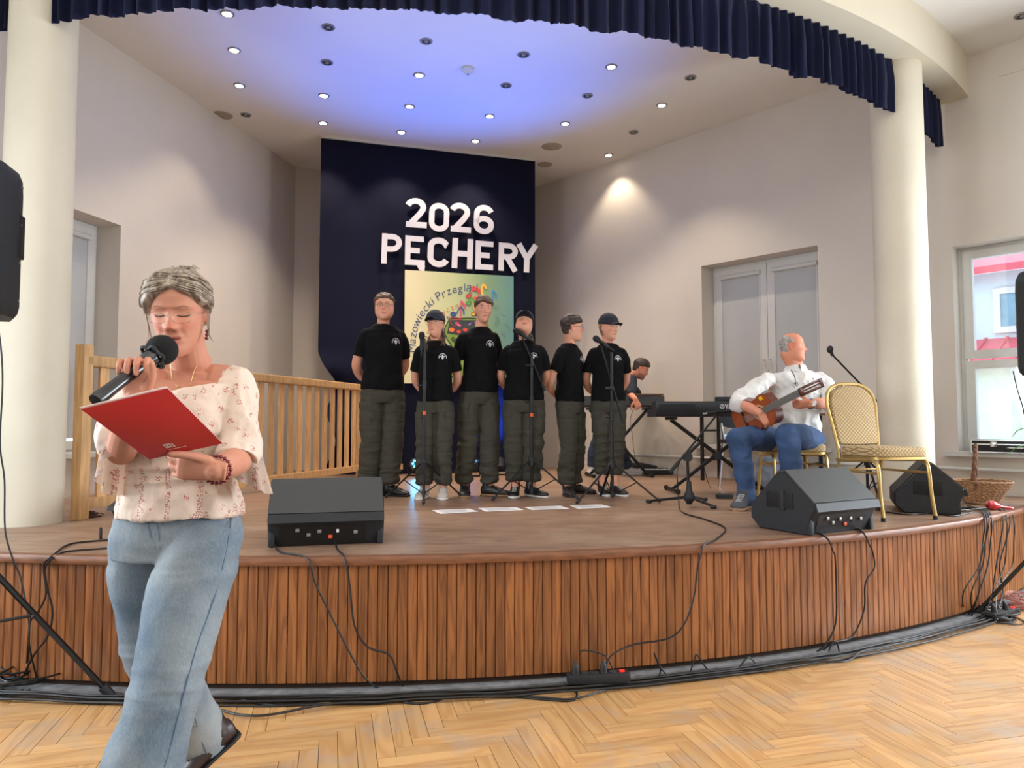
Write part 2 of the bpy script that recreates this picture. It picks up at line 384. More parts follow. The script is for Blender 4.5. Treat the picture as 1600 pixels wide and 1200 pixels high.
# valance: pleated velvet in three lengths, broken by the columns
def valance(a0, a1, label, seed):
    n = int((a1-a0)*R2/.0065); rings = []; r_ = random.Random(seed); bm = BM(); vs = []
    s_ = 0
    for i in range(n+1):
        a = a0+(a1-a0)*i/n; s_ = a*R2
        w1 = noise.noise((s_*1.7, seed, 0)); w2 = noise.noise((s_*.6, seed, 5)); ph = s_*60+w1*7+w2*6
        col = []
        for k, z in enumerate((4.215, 4.16, 4.05, 3.95, 3.86, 3.80, 3.765)):
            g = min(1, (4.215-z)/.2); am = .010+.018*g+.008*w2
            f = math.sin(ph+.5*noise.noise((s_*3, z*2, seed)))
            rr = R2-.01+am*f+.006*math.sin(ph*2.3)*g+.012*noise.noise((s_*4, z*3, 9))*g
            sh = .012*g*math.sin(ph*.5+2*w1)
            zz = z-(.040*noise.noise((s_*5, 2, seed))*1.3+.012*f if k == 6 else 0)
            p = arc(C2, rr, a+sh/R2); col.append(bm.verts.new((p.x, p.y, zz)))
        vs.append(col)
    for i in range(n):
        for k in range(6): bm.faces.new((vs[i][k], vs[i+1][k], vs[i+1][k+1], vs[i][k+1]))
    o = obj('valance', bm, M_velvet, recalc=False); tag(o, label, 'curtain', 'navy velvet valance hanging under the curved beam'); return o
def cross(c, r):
    best = [a for a in np.linspace(bL, bR, 4000) if (arc(C2, R2, a)-c).length < r]
    return min(best), max(best)
l0, l1 = cross(CLc, CR_+.012); r0, r1 = cross(CRc, CR_+.012)
valance(bL+.005, l0, 'short end of navy velvet valance left of the cream column', 1)
valance(l1, r0, 'long pleated navy velvet valance spanning between the two columns', 2)
valance(r1, bR-.012, 'short pleated navy velvet valance between right column and wall', 3)
# ---- windows
def frame_bm(bm, O, D, N_, t0, t1, z0, z1, w, dpt, d0):
    """rectangular frame in a wall plane; d0 = distance behind the wall face, dpt = depth of the bar"""
    def bar(ta, tb, za, zb):
        p = [O+D*ta-N_*d0, O+D*tb-N_*d0, O+D*tb-N_*(d0+dpt), O+D*ta-N_*(d0+dpt)]; poly_prism(bm, p, za, zb)
    bar(t0, t0+w, z0, z1); bar(t1-w, t1, z0, z1); bar(t0+w, t1-w, z1-w, z1); bar(t0+w, t1-w, z0, z0+w); return bm
def slab(bm, O, D, N_, t0, t1, z0, z1, d0, d1):
    p = [O+D*t0-N_*d0, O+D*t1-N_*d0, O+D*t1-N_*d1, O+D*t0-N_*d1]; return poly_prism(bm, p, z0, z1)
M_glass = bpy.data.materials.new('window_glass'); M_glass.use_nodes = True; _n = M_glass.node_tree.nodes; _l = M_glass.node_tree.links
_t = _n.new('ShaderNodeBsdfTransparent'); _t.inputs[0].default_value = (.95, .98, 1, 1); _g = _n.new('ShaderNodeBsdfGlossy'); _g.inputs['Roughness'].default_value = .02; _m = _n.new('ShaderNodeMixShader'); _m.inputs[0].default_value = .07
_l.new(_t.outputs[0], _m.inputs[1]); _l.new(_g.outputs[0], _m.inputs[2]); _l.new(_m.outputs[0], _n['Material Output'].inputs[0])
def window(name, O, D, N_, hole, label, blind, proud=.14, trans=None):
    t0, t1, z0, z1 = hole; c = O+D*((t0+t1)/2)
    w = thing(name, label, 'window', (c.x, c.y, z0), kind='structure')
    obj('window_frame', frame_bm(BM(), O, D, N_, t0, t1, z0+.04, z1, .045, .08, proud+.02), M_white, w, smooth=False)
    s = BM(); slab(s, O, D, N_, t0-.1, t1+.1, z0, z0+.04, -.09, proud+.12); obj('window_sill', s, M_sill, w, smooth=False)
    zt = trans if trans else z0+.06; tm = (t0+t1)/2
    lights = [(t0+.035, tm-.003), (tm+.003, t1-.035)]
    for k, (a, b) in enumerate(lights):
        for (za, zb) in ((zt, z1-.03),) if not trans else ((zt+.01, z1-.03), (z0+.07, zt-.01)):
            f = obj('sash', frame_bm(BM(), O, D, N_, a, b, za, zb, .075, .07, proud), M_white, w, smooth=False)
            g = BM(); slab(g, O, D, N_, a+.07, b-.07, za+.07, zb-.07, proud+.03, proud+.036); obj('pane', g, M_glass, f, smooth=False)
            if blind and za < 2.2:
                g = BM(); slab(g, O, D, N_, a+.085, b-.08, za+.1, zb-.11, proud+.008, proud+.014); obj('blind_cloth', g, M_blind, w, smooth=False)
                g = BM(); 
                pa = O+D*(a+.07)-N_*(proud-.012); pb = O+D*(b-.07)-N_*(proud-.012); cyl(g, (pa.x, pa.y, zb-.1), (pb.x, pb.y, zb-.1), .026, n=12); obj('blind_cassette', g, M_white, w)
                for tt in (a+.075, b-.09): g = BM(); slab(g, O, D, N_, tt, tt+.014, za+.1, zb-.1, proud-.004, proud+.01); obj('blind_rail', g, M_white, w, smooth=False)
    if True:
        for s_ in (-1, 1):
            q = O+D*(tm+s_*.035)-N_*(proud-.02); g = BM(); zc = (zt+z1)/2-.1
            cyl(g, (q.x, q.y, zc), (q.x+N_.x*.04, q.y+N_.y*.04, zc), .012, n=10); 
            e = q+N_*.04; bx(g, (e.x, e.y, zc-.05), (.018, .018, .13), bev=.004); obj('window_handle', g, M_white, w)
    return w
window('window_1', BR, DR, NR, nR[0], 'recessed white double window with grey blinds behind the seated guitarist', True, proud=.24)
window('window_2', BL, DL, NL, holesL[0], 'recessed white window with closed blind beside the left column', True, proud=.24)
wh = window('window_3', BR, DR, NR, hR, 'bright white hall window showing a neighbouring building with red roof', False, proud=.16, trans=1.83)
for i, t in enumerate(RW): window('window_%d' % (4+i), BR, DR, NR, (t-.7, t+.7, SILL, 2.86), 'white hall window further along the right wall, number %d from the stage' % (i+2), False, proud=.16, trans=1.83)
for i, t in enumerate(LW): window('window_%d' % (7+i), BL, DL, NL, (t-.7, t+.7, SILL, 2.86), 'white hall window along the left wall, number %d from the stage' % (i+2), False, proud=.16, trans=1.83)
# neighbouring building outside the hall window
M_fac = pbr('pale_render', (205, 222, 228), .9, var=.04, scale=2, emit=None); M_roof = pbr('red_sheet_roof', (205, 78, 92), .5, var=.06); M_lime = pbr('lime_render', (216, 228, 205), .9)
M_win2 = pbr('far_window_glass', (120, 160, 178), .15, var=.1)
O2 = BR-NR*6.5; bd = thing('neighbour_building', 'pale blue house with red metal roofs seen through the hall window', 'building', (O2.x+DR.x*9, O2.y+DR.y*9, 0))
s = BM(); slab(s, O2, DR, NR, -2, 22, -.5, 3.74, 0, 3); obj('facade', s, M_fac, bd, smooth=False)
s = BM()
ringloft(s, [[Vector((*(O2+DR*t+NR*a), z)) for a, z in ((.35, 3.68), (.35, 3.80), (-3, 4.9), (-3, 4.7))] for t in (-2, 22)]); obj('main_roof', s, M_roof, bd, smooth=False)
s = BM(); slab(s, O2, DR, NR, 3, 22, -.5, 2.12, -.9, 0); obj('lower_annex', s, M_lime, bd, smooth=False)
s = BM(); ringloft(s, [[Vector((*(O2+DR*t+NR*a), z)) for a, z in ((1.1, 2.08), (1.1, 2.18), (0, 2.64), (0, 2.5))] for t in (3, 22)])
for k in range(60):
    t = 3+k*.3; ringloft(s, [[Vector((*(O2+DR*tt+NR*a), z)) for a, z in ((1.1, 2.18), (1.1, 2.21), (0, 2.67), (0, 2.64))] for tt in (t, t+.035)])
obj('annex_roof', s, M_roof, bd, smooth=False)
for t in (4.34, 6.6, 8.9, 11.2):
    f = obj('house_window', frame_bm(BM(), O2, DR, NR, t, t+1.1, 2.72, 3.46, .10, .1, -.06), M_white, bd, smooth=False)
    s = BM(); slab(s, O2, DR, NR, t+.08, t+1.02, 2.80, 3.38, -.03, .0); obj('pane', s, M_win2, f, smooth=False)
# heating pipe along the right wall
s = BM(); a_ = wr(-.1)+NR*.06; 
cyl(s, (*(wr(1.5)+NR*.06), HS+.22), (*(wr(7.8)+NR*.06), HS+.22), .018, n=12); o = obj('heating_pipe', s, M_sill); tag(o, 'cream heating pipe running low along the right wall', 'pipe')
# wall plate above the hall window
s = BM(); slab(s, BR, DR, NR, 5.93, 6.13, 4.30, 4.42, -.008, 0.01); o = obj('junction_cover', s, M_wall, smooth=False); tag(o, 'small painted square cover high on the wall beside the beam', 'cover plate')
# ---- ceiling fittings
lit = [(355,21),(366,78),(374,133),(506,149),(505,192),(655,117),(640,166),(627,206),(765,181),(743,220),(955,104),(883,193),(1034,164),(951,242)]
off = [(513,42),(511,97),(666,64),(818,85),(791,133),(918,149),(1079,121),(990,206),(384,179)]
M_ring = pbr('lamp_ring', (150, 148, 145), .35, metal=.6); M_dark = pbr('lamp_recess', (58, 56, 56), .5)
M_bulb = pbr('lit_bulb', (255, 235, 205), .5, emit=((255, 240, 215), 28))
def ringmesh(bm, c, ri, ro, z0, z1, n=24):
    rr = []
    for j in range(n):
        a = 2*PI*j/n; u = Vector((math.cos(a), math.sin(a), 0))
        rr.append([c+u*ro+Vector((0, 0, z1)), c+u*ro+Vector((0, 0, (z0+z1)/2)), c+u*(ro*.9)+Vector((0, 0, z0)), c+u*ri+Vector((0, 0, z0)), c+u*ri+Vector((0, 0, z1))])
    return ringloft(bm, rr, closed=True)
def downlight(px, py, on, label, z=HC):
    c = U(px, py, z); t = thing('downlight', label, 'ceiling light', c, 'lit ceiling downlights' if on else 'unlit ceiling downlights')
    obj('trim_ring', ringmesh(BM(), c, .040, .058, -.010, 0), M_ring, t)
    s = BM(); cyl(s, c+Vector((0, 0, -.004)), c+Vector((0, 0, -.001)), .042, n=20); obj('bulb', s, M_bulb if on else M_dark, t)
    if not on: s = BM(); sph(s, c+Vector((0, 0, -.006)), (.02, .02, .012), 12); obj('lens', s, M_ring, t)
    if on:
        l = bpy.data.lights.new('downlight_beam', 'SPOT'); l.energy = 45 if (px, py) in ((951, 242), (355, 21), (366, 78), (374, 133)) else 95; l.color = (1, .84, .64); l.spot_size = math.radians(96); l.spot_blend = .6; l.shadow_soft_size = .03
        lo = bpy.data.objects.new('downlight_beam', l); COL.objects.link(lo); lo.parent = t; lo.location = (0, 0, -.02)
ordn = ['first', 'second', 'third', 'fourth', 'fifth', 'sixth', 'seventh', 'eighth', 'ninth']
litlab = ['lit downlight nearest the valance above the left stage wall', 'lit downlight second from the valance along the left stage wall', 'lit downlight third from the valance along the left stage wall',
 'lit downlight between the left wall row and the blue glow, front one of two', 'lit downlight just above the top left corner of the navy backdrop', 'lit downlight at the left edge of the blue glow, front of three',
 'lit downlight at the left edge of the blue glow, middle of three', 'lit downlight left of the backdrop middle, rear of three', 'lit downlight just behind the blue glow, right of centre',
 'lit downlight closest to the top edge of the backdrop, right of centre', 'lit downlight nearest the valance on the right half of the ceiling', 'lit downlight above the right edge of the backdrop',
 'lit downlight nearest the right stage wall, towards the hall', 'lit downlight throwing a warm scallop on the right wall']
offlab = ['unlit downlight nearest the valance on the left half', 'unlit downlight behind the front unlit one on the left half', 'unlit downlight in the front of the blue glow, left one', 'unlit downlight in the front of the blue glow, right one',
 'unlit downlight in the middle of the blue glow behind the smoke detector', 'unlit downlight on the right half between two lit ones', 'unlit downlight nearest the valance on the right half', 'unlit downlight near the right wall, rearmost of the unlit', 'unlit downlight beside the patched hole by the left wall']
for (x, y), lb in zip(lit, litlab): downlight(x, y, True, lb)
for (x, y), lb in zip(off, offlab): downlight(x, y, False, lb)
downlight(1597, 24, False, 'unlit downlight in the hall ceiling beyond the beam', HH)
c = U(731, 107, HC); t = thing('smoke_detector', 'white round smoke detector on the blue-lit ceiling', 'smoke detector', c)
s = BM(); ringloft(s, [[c+Vector((r*math.cos(2*PI*j/24), r*math.sin(2*PI*j/24), z)) for j in range(24)] for r, z in ((.065, 0), (.065, -.02), (.05, -.035), (.03, -.05), (.028, -.056))]); obj('housing', s, M_white, t)
s = BM(); sph(s, c+Vector((0, 0, -.057)), .012, 10); obj('sensor', s, M_ring, t)
M_patch = pbr('patched_plaster', (172, 160, 145), .95, var=.25, scale=30, bump=.6)
for k, (x, y, sc_) in enumerate(((348, 180, .11), (862, 229, .13), (851, 257, .1))):
    c = U(x, y, HC); s = BM(); rr = [sc_*(1+.12*noise.noise((k*3, math.cos(j), math.sin(j)))) for j in range(24)]
    ringloft(s, [[c+Vector((q*rr[j]*math.cos(2*PI*j/24), q*rr[j]*math.sin(2*PI*j/24), z)) for j in range(24)] for q, z in ((1, 0), (.97, -.003), (.5, -.004))])
    o = obj('ceiling_patch', s, M_patch); tag(o, ['rough round plaster patch on the ceiling by the left wall', 'smooth round plaster patch on the ceiling right of the backdrop', 'small rough plaster patch by the backdrop corner'][k], 'plaster patch')
# ================================================================= people: tools
def skinmat(name, col, lip):
    m = bpy.data.materials.new(name); m.use_nodes = True; N = m.node_tree.nodes; L = m.node_tree.links; b = N['Principled BSDF']
    b.inputs['Roughness'].default_value = .62; b.inputs['Specular IOR Level'].default_value = .35; b.inputs['Subsurface Weight'].default_value = .06; b.inputs['Subsurface Radius'].default_value = (.012, .005, .003); b.inputs['Subsurface Scale'].default_value = 1
    at = N.new('ShaderNodeAttribute'); at.attribute_name = 'paint'; sp = N.new('ShaderNodeSeparateColor'); L.new(at.outputs['Color'], sp.inputs[0])
    geo = N.new('ShaderNodeNewGeometry'); nz = N.new('ShaderNodeTexNoise'); nz.inputs['Scale'].default_value = 22; nz.inputs['Detail'].default_value = 4; L.new(geo.outputs['Position'], nz.inputs[0])
    def mix(a, fac, colr):
        x = N.new('ShaderNodeMix'); x.data_type = 'RGBA'; L.new(fac, x.inputs['Factor'])
        if isinstance(a, tuple): x.inputs['A'].default_value = a
        else: L.new(a, x.inputs['A'])
        x.inputs['B'].default_value = (*srgb(colr), 1); return x.outputs['Result']
    mr = N.new('ShaderNodeMapRange'); mr.inputs[1].default_value = .35; mr.inputs[2].default_value = .75; mr.inputs[4].default_value = .35; L.new(nz.outputs[0], mr.inputs[0])
    o = mix((*srgb(col), 1), mr.outputs[0], tuple(min(255, int(c*f)) for c, f in zip(col, (.97, .82, .78))))
    o = mix(o, sp.outputs[1], tuple(int(c*f) for c, f in zip(col, (.98, .74, .70))))
    o = mix(o, sp.outputs[0], lip)
    o = mix(o, sp.outputs[2], (52, 34, 28))
    L.new(o, b.inputs['Base Color']); MATS[name] = m; return m
M_skin = skinmat('skin_light', (200, 140, 114), (168, 84, 80))
M_skin2 = skinmat('skin_youth', (214, 158, 132), (180, 100, 92))
M_skin3 = skinmat('skin_ruddy', (218, 150, 122), (172, 92, 84))
M_eye = pbr('eye_white', (225, 220, 215), .25, var=.01); M_iris = pbr('iris_dark', (48, 38, 34), .2, var=.05)
def hairmat(name, c1, c2, sc=60):
    m = bpy.data.materials.new(name); m.use_nodes = True; N = m.node_tree.nodes; L = m.node_tree.links; b = N['Principled BSDF']; b.inputs['Roughness'].default_value = .55
    tc = N.new('ShaderNodeTexCoord'); mp = N.new('ShaderNodeMapping'); mp.inputs['Scale'].default_value = (1, .35, .5); L.new(tc.outputs['Object'], mp.inputs[0])
    nz = N.new('ShaderNodeTexNoise'); nz.inputs['Scale'].default_value = sc; nz.inputs['Detail'].default_value = 5; nz.inputs['Distortion'].default_value = .8; L.new(mp.outputs[0], nz.inputs[0])
    rp = N.new('ShaderNodeValToRGB'); rp.color_ramp.elements[0].position = .35; rp.color_ramp.elements[1].position = .66
    rp.color_ramp.elements[0].color = (*srgb(c1), 1); rp.color_ramp.elements[1].color = (*srgb(c2), 1); L.new(nz.outputs[0], rp.inputs[0]); L.new(rp.outputs[0], b.inputs['Base Color'])
    bp = N.new('ShaderNodeBump'); bp.inputs['Strength'].default_value = .6; bp.inputs['Distance'].default_value = .006; L.new(nz.outputs[0], bp.inputs['Height']); L.new(bp.outputs[0], b.inputs['Normal'])
    MATS[name] = m; return m
HPROF = [(-.124, .012, .068, -.020), (-.119, .026, .078, .0), (-.108, .040, .084, .022), (-.092, .051, .087, .040), (-.075, .059, .088, .058), (-.055, .066, .089, .074),
 (-.03, .070, .090, .086), (0, .0735, .088, .094), (.025, .075, .090, .097), (.055, .073, .086, .093), (.080, .063, .072, .080), (.1, .046, .05, .060), (.111, .026, .027, .036), (.1155, .008, .006, .012)]
def hprof(z):
    for (a, b) in zip(HPROF, HPROF[1:]):
        if a[0] <= z <= b[0]:
            t = (z-a[0])/(b[0]-a[0]); return [a[k]+(b[k]-a[k])*t for k in (1, 2, 3)]
    return list(HPROF[0][1:]) if z < 0 else list(HPROF[-1][1:])
def gs(x, s): return math.exp(-(x/s)**2/2)
def face_off(x, z, nose=1.0):
    ax = abs(x); o = 0; o += .0035*gs(ax-.031, .010)*gs(z-.003, .0055)-.0028*gs(ax-.031, .013)*gs(z+.0085, .0022)-.0025*gs(ax-.031, .014)*gs(z-.0125, .0022)
    # nose
    if z > -.045: 
        h = .004+.020*max(0, min(1, (.018-z)/.05))
        w = .0065+.0035*max(0, min(1, (.018-z)/.05))
        fade = 1 if z > -.034 else max(0, 1-(-.034-z)/.008)
        top = 1 if z < .012 else max(0, 1-(z-.012)/.02)
        o += nose*h*gs(x, w)*fade*top
    o += nose*.008*gs(ax-.0125, .0055)*gs(z+.033, .0065)
    o -= .0085*gs(ax-.031, .015)*gs(z-.004, .0095)
    o += .0045*gs(ax-.028, .016)*gs(z-.023, .006)
    o -= .002*gs(x, .008)*gs(z-.012, .008)
    o += .0065*gs(x, .019)*gs(z+.060, .0048)+.0065*gs(x, .016)*gs(z+.0715, .005)
    o -= .0055*gs(x, .022)*gs(z+.0655, .0022)
    o -= .003*gs(x, .004)*gs(z+.050, .006)
    o -= .003*gs(x, .02)*gs(z+.083, .005)
    o += .007*gs(x, .020)*gs(z+.102, .012)
    o += .0045*gs(ax-.040, .015)*gs(z+.024, .014)
    o -= .0032*gs(ax-.022-.35*(-.036-z), .0035)*gs(z+.050, .012)
    return o
def head_pts(w=1.0, jaw=1.0, inflate=0.0, feat=True, nz=52, na=64, nose=1.0, fat=0):
    rings = []
    for i in range(nz):
        t = i/(nz-1); z = -.124+(.2395)*t
        if t < .08: z = -.124+.2395*(t*.75+.0) 
        hw, hf, hb = hprof(z)
        k = jaw if z < -.06 else (1+(jaw-1)*max(0, min(1, (-.0-z)/.06)))
        hw = hw*w*k+inflate; hf = hf+inflate; hb = hb+inflate; r = []
        if z < -.02: hw += fat*min(1, (-.02-z)/.05); hf += fat*.3
        for j in range(na):
            a = 2*PI*j/na; s, c = math.sin(a), math.cos(a); e = 2/2.25
            x = hw*math.copysign(abs(s)**e, s); y = math.copysign(abs(c)**e, c)*(hf if c > 0 else hb)
            if feat and c > 0: y += face_off(x, z, nose)*min(1, c*1.6)
            zz = z+inflate*(z/.115)
            r.append(Vector((x, y, zz)))
        rings.append(r)
    return rings
def hmat(c, yaw=0, pitch=0, roll=0, s=1):
    return Matrix.Translation(Vector(c)) @ Matrix.Rotation(PI+yaw, 4, 'Z') @ Matrix.Rotation(pitch, 4, 'X') @ Matrix.Rotation(roll, 4, 'Y') @ Matrix.Scale(s, 4)
def add_head(bm, H, w=1.0, jaw=1.0, nose=1.0, fat=0):
    ringloft(bm, [[H @ p for p in r] for r in head_pts(w, jaw, nose=nose, fat=fat)])
    for s in (-1, 1):       # ears
        R = H @ Matrix.Translation((s*.073*w, -.008, -.006)) @ Matrix.Rotation(s*.35, 4, 'Z') @ Matrix.Rotation(-.15, 4, 'X')
        b2 = BM(); sph(b2, (0, 0, 0), (.0085, .018, .031), 16)
        for v in b2.verts:
            if v.co.x*s > 0: v.co.x -= s*.007*gs(v.co.y, .008)*gs(v.co.z-.004, .014)
            if v.co.z < -.01: v.co.y *= .75
        bmesh.ops.transform(b2, matrix=R, verts=b2.verts); join(bm, b2)
def join(bm, b2):
    me = bpy.data.meshes.new('t'); b2.to_mesh(me); b2.free(); bm.from_mesh(me); bpy.data.meshes.remove(me)
def limb(bm, pts, r, n=18, up=None, k=5): return tube(bm, pts, r, n=n, smooth=k, up=up, round_ends=True)
def xloft(bm, secs, n=32, e=2.3, k=5, V=None):
    """sections: (centre, right vector angle, half width, half depth, tilt up vector optional) -> smooth closed loft"""
    cs = [Vector(s[0]) for s in secs]; vals = [(s[1], s[2], s[3]) for s in secs]
    P_, V_ = catmull(cs, k, vals); rings = []
    for i, (p, (yaw, hw, hd)) in enumerate(zip(P_, V_)):
        t = (P_[min(i+1, len(P_)-1)]-P_[max(i-1, 0)]).normalized()
        u = Vector((math.cos(yaw), math.sin(yaw), 0)); u = (u-t*u.dot(t)).normalized(); v = t.cross(u)
        rings.append([p+u*hw*math.copysign(abs(math.cos(a))**(2/e), math.cos(a))+v*hd*math.copysign(abs(math.sin(a))**(2/e), math.sin(a)) for a in (2*PI*j/n for j in range(n))])
    return ringloft(bm, rings)
def hand(bm, wrist, d, nrm, side=1, s=1.0, curl=(.35, .5, .4), thumb=(.5, .3), spread=.06, curls=None, tout=.9):
    """wrist point, finger direction d, back-of-hand normal nrm; side=+1 puts the thumb on d x nrm side"""
    d = Vector(d).normalized(); nrm = Vector(nrm); nrm = (nrm-d*nrm.dot(d)).normalized(); x = d.cross(nrm)*side; w = Vector(wrist)
    def Q(a, b, c): return w+x*(a*s)+d*(b*s)+nrm*(c*s)
    rings = []
    for b, hw, hd, cx, cz in ((-.03, .025, .019, 0, 0), (0, .028, .018, 0, 0), (.02, .036, .018, .003, -.001), (.05, .041, .0165, .003, -.002), (.078, .042, .0145, 0, -.002), (.092, .039, .011, 0, -.003), (.098, .033, .006, 0, -.004)):
        rings.append([Q(cx+hw*math.copysign(abs(math.cos(a))**.8, math.cos(a)), b, cz+hd*math.copysign(abs(math.sin(a))**.8, math.sin(a))) for a in (2*PI*j/18 for j in range(18))])
    ringloft(bm, rings)
    for i, (fx, ln, r) in enumerate(((.0315, .074, .0088), (.0105, .083, .0092), (-.0110, .077, .0088), (-.0320, .060, .0078))):
        c3 = curls[i] if curls else curl; a = 0; p = Q(fx, .082, -.003); pts = [Q(fx*.9, .055, -.004), p]; sp = (1.2-i)*spread
        for seg, c_ in zip((.46, .30, .24), c3):
            a += c_; dv = (d*math.cos(a)-nrm*math.sin(a)+x*sp).normalized(); p = p+dv*(ln*seg*s); pts.append(p)
        tube(bm, pts, [r*s*1.05, r*s*1.08, r*s*.98, r*s*.92, r*s*.78], n=10, smooth=4, round_ends=True)
    a = thumb[0]; p = Q(.022, .018, -.006); pts = [p]
    dv = (x*math.sin(tout)+d*math.cos(tout)-nrm*a).normalized(); p = p+dv*(.045*s); pts.append(p)
    dv = (x*math.sin(tout*.55)+d*math.cos(tout*.55)-nrm*(a+thumb[1]*.5)).normalized(); p = p+dv*(.034*s); pts.append(p)
    dv = (x*math.sin(tout*.2)+d*math.cos(tout*.2)-nrm*(a+thumb[1])).normalized(); p = p+dv*(.027*s); pts.append(p)
    tube(bm, pts, [.0145*s, .0125*s, .0105*s, .0085*s], n=10, smooth=4, round_ends=True)
def remesh(bm, vox, smooth=2, fac=.5):
    """closed overlapping shells -> one continuous skin"""
    me = bpy.data.meshes.new('t'); bmesh.ops.recalc_face_normals(bm, faces=bm.faces); bm.to_mesh(me); bm.free()
    o = bpy.data.objects.new('t', me); COL.objects.link(o)
    r = o.modifiers.new('r', 'REMESH'); r.mode = 'VOXEL'; r.voxel_size = vox; r.use_smooth_shade = True
    if smooth: s = o.modifiers.new('s', 'SMOOTH'); s.iterations = smooth; s.factor = fac
    dg = bpy.context.evaluated_depsgraph_get(); dg.update(); m2 = bpy.data.meshes.new_from_object(o.evaluated_get(dg))
    bpy.data.objects.remove(o); bpy.data.meshes.remove(me); return m2
def mobj(name, me, m, parent):
    off = WORLD[parent.name]; me.transform(Matrix.Translation(-off)); me.name = name; me.materials.clear(); setmat(me, m)
    o = bpy.data.objects.new(name, me); COL.objects.link(o); o.parent = parent; WORLD[o.name] = off.copy(); return o
def coords(me):
    a = np.empty(len(me.vertices)*3); me.vertices.foreach_get('co', a); return a.reshape(-1, 3)
def normals(me):
    a = np.empty(len(me.vertices)*3); me.vertices.foreach_get('normal', a); return a.reshape(-1, 3)
def folds(me, amt, fn):
    """push vertices along their normals by amt*fn(co)"""
    c = coords(me); n = normals(me); d = np.array([fn(*p) for p in c])*amt
    me.vertices.foreach_set('co', (c+n*d[:, None]).ravel()); me.update()
nz_ = noise.noise
def crease(sx, sy, sz, seed, warp=.3):
    def f(x, y, z):
        w = nz_((x*3+seed, y*3, z*3))*warp
        v = nz_((x*sx+w+seed, y*sy, z*sz+w)); v2 = nz_((x*sx*2.1+seed+9, y*sy*2.1+w, z*sz*2.1))
        return (.6-abs(v)*2.2)+(.3-abs(v2))*.7
    return f
def mixf(*fs):
    def f(x, y, z): return sum(w(x, y, z)*g(x, y, z) if callable(w) else w*g(x, y, z) for w, g in fs)
    return f
def paint_face(me, H, brow=0, lash=0, flush=1.0, beard=0, off=Vector((0, 0, 0)), mouth=.022):
    c = coords(me)+np.array(off); Hi = np.array(H.inverted()); l = c@Hi[:3, :3].T+Hi[:3, 3]
    x, y, z = l.T; ax = abs(x); fr = (y > .045)
    curve = -.0655+.05*0+2.2*x**2
    r = np.exp(-((z-curve)/.0062)**4)*np.clip((mouth-ax)/.004, 0, 1)*fr
    g = (.55*np.exp(-((ax-.042)/.016)**2-((z+.03)/.016)**2)+.5*np.exp(-(x/.014)**2-((z+.028)/.014)**2))*fr*flush
    g = np.clip(g+.5*(ax > .071)*(abs(y+.01) < .04)*(abs(z) < .04), 0, 1)
    b = np.zeros(len(x))
    b += .9*np.exp(-((z-curve)/.0014)**2)*np.clip((mouth-.001-ax)/.004, 0, 1)*fr
    b += .55*np.exp(-((ax-.008)/.003)**2-((z+.0415)/.0022)**2)*fr
    if lash:
        lz = -.002+3*(ax-.031)**2*1.2
        b += lash*np.exp(-((z-lz)/.0016)**2)*(abs(ax-.031) < .015)*fr
    if beard: b += beard*np.clip((-.045-z)/.02, 0, 1)*(y > .0)*(z > -.13)
    col = np.stack([r, g, np.clip(b, 0, 1), np.ones(len(x))], 1).astype(np.float32)
    A = me.color_attributes.new('paint', 'FLOAT_COLOR', 'POINT'); A.data.foreach_set('color', col.ravel())
def surf(H, w, jaw, fat=0, nose=1):
    b = BM(); ringloft(b, head_pts(w, jaw, fat=fat, nose=nose)); t = BVHTree.FromBMesh(b); b.free(); return t
def eyes(parent, H, w=1, jaw=1, fat=0, open_=1.0, brow_m=None, look=(0, 0), browh=.024, browr=.0026):
    T = surf(H, w, jaw, fat)
    def sp(x, z): 
        h = T.ray_cast(Vector((x, .3, z)), Vector((0, -1, 0)))[0]; return h if h else Vector((x, .09, z))
    for s in (-1, 1):
        if open_:
            p = sp(s*.031, .003); b = BM(); sph(b, p+Vector((0, -.0045, 0)), (.0130, .0075, .0062*open_), 16)
            for f in b.faces: f.material_index = 0
            n0 = len(b.faces); sph(b, p+Vector((look[0]*.004, -.0016, look[1]*.002)), (.0055, .0055, .0055*min(1, open_)), 12)
            b.faces.ensure_lookup_table()
            for f in b.faces[n0:]: f.material_index = 1
            n0 = len(b.faces); q = [p+Vector((dx, .0022-abs(dx)*.16, .0055*open_-dx*dx*22)) for dx in (-.014, -.007, 0, .007, .014)]
            tube(b, q, [.0006, .0013, .0015, .0013, .0006], n=6); b.faces.ensure_lookup_table()
            for f in b.faces[n0:]: f.material_index = 1
            bmesh.ops.transform(b, matrix=H, verts=b.verts); obj('eye', b, (M_eye, M_iris), parent)
        if brow_m:
            b = BM(); q = [sp(s*bx_, browh+bz)+Vector((0, .0005, 0)) for bx_, bz in ((.014, -.002), (.024, .002), (.036, .004), (.046, -.001))]
            tube(b, q, [(browr*.6, .0015), (browr, .002), (browr, .002), (browr*.4, .001)], n=8, up=(0, 0, 1)); bmesh.ops.transform(b, matrix=H, verts=b.verts); obj('eyebrow', b, brow_m, parent)
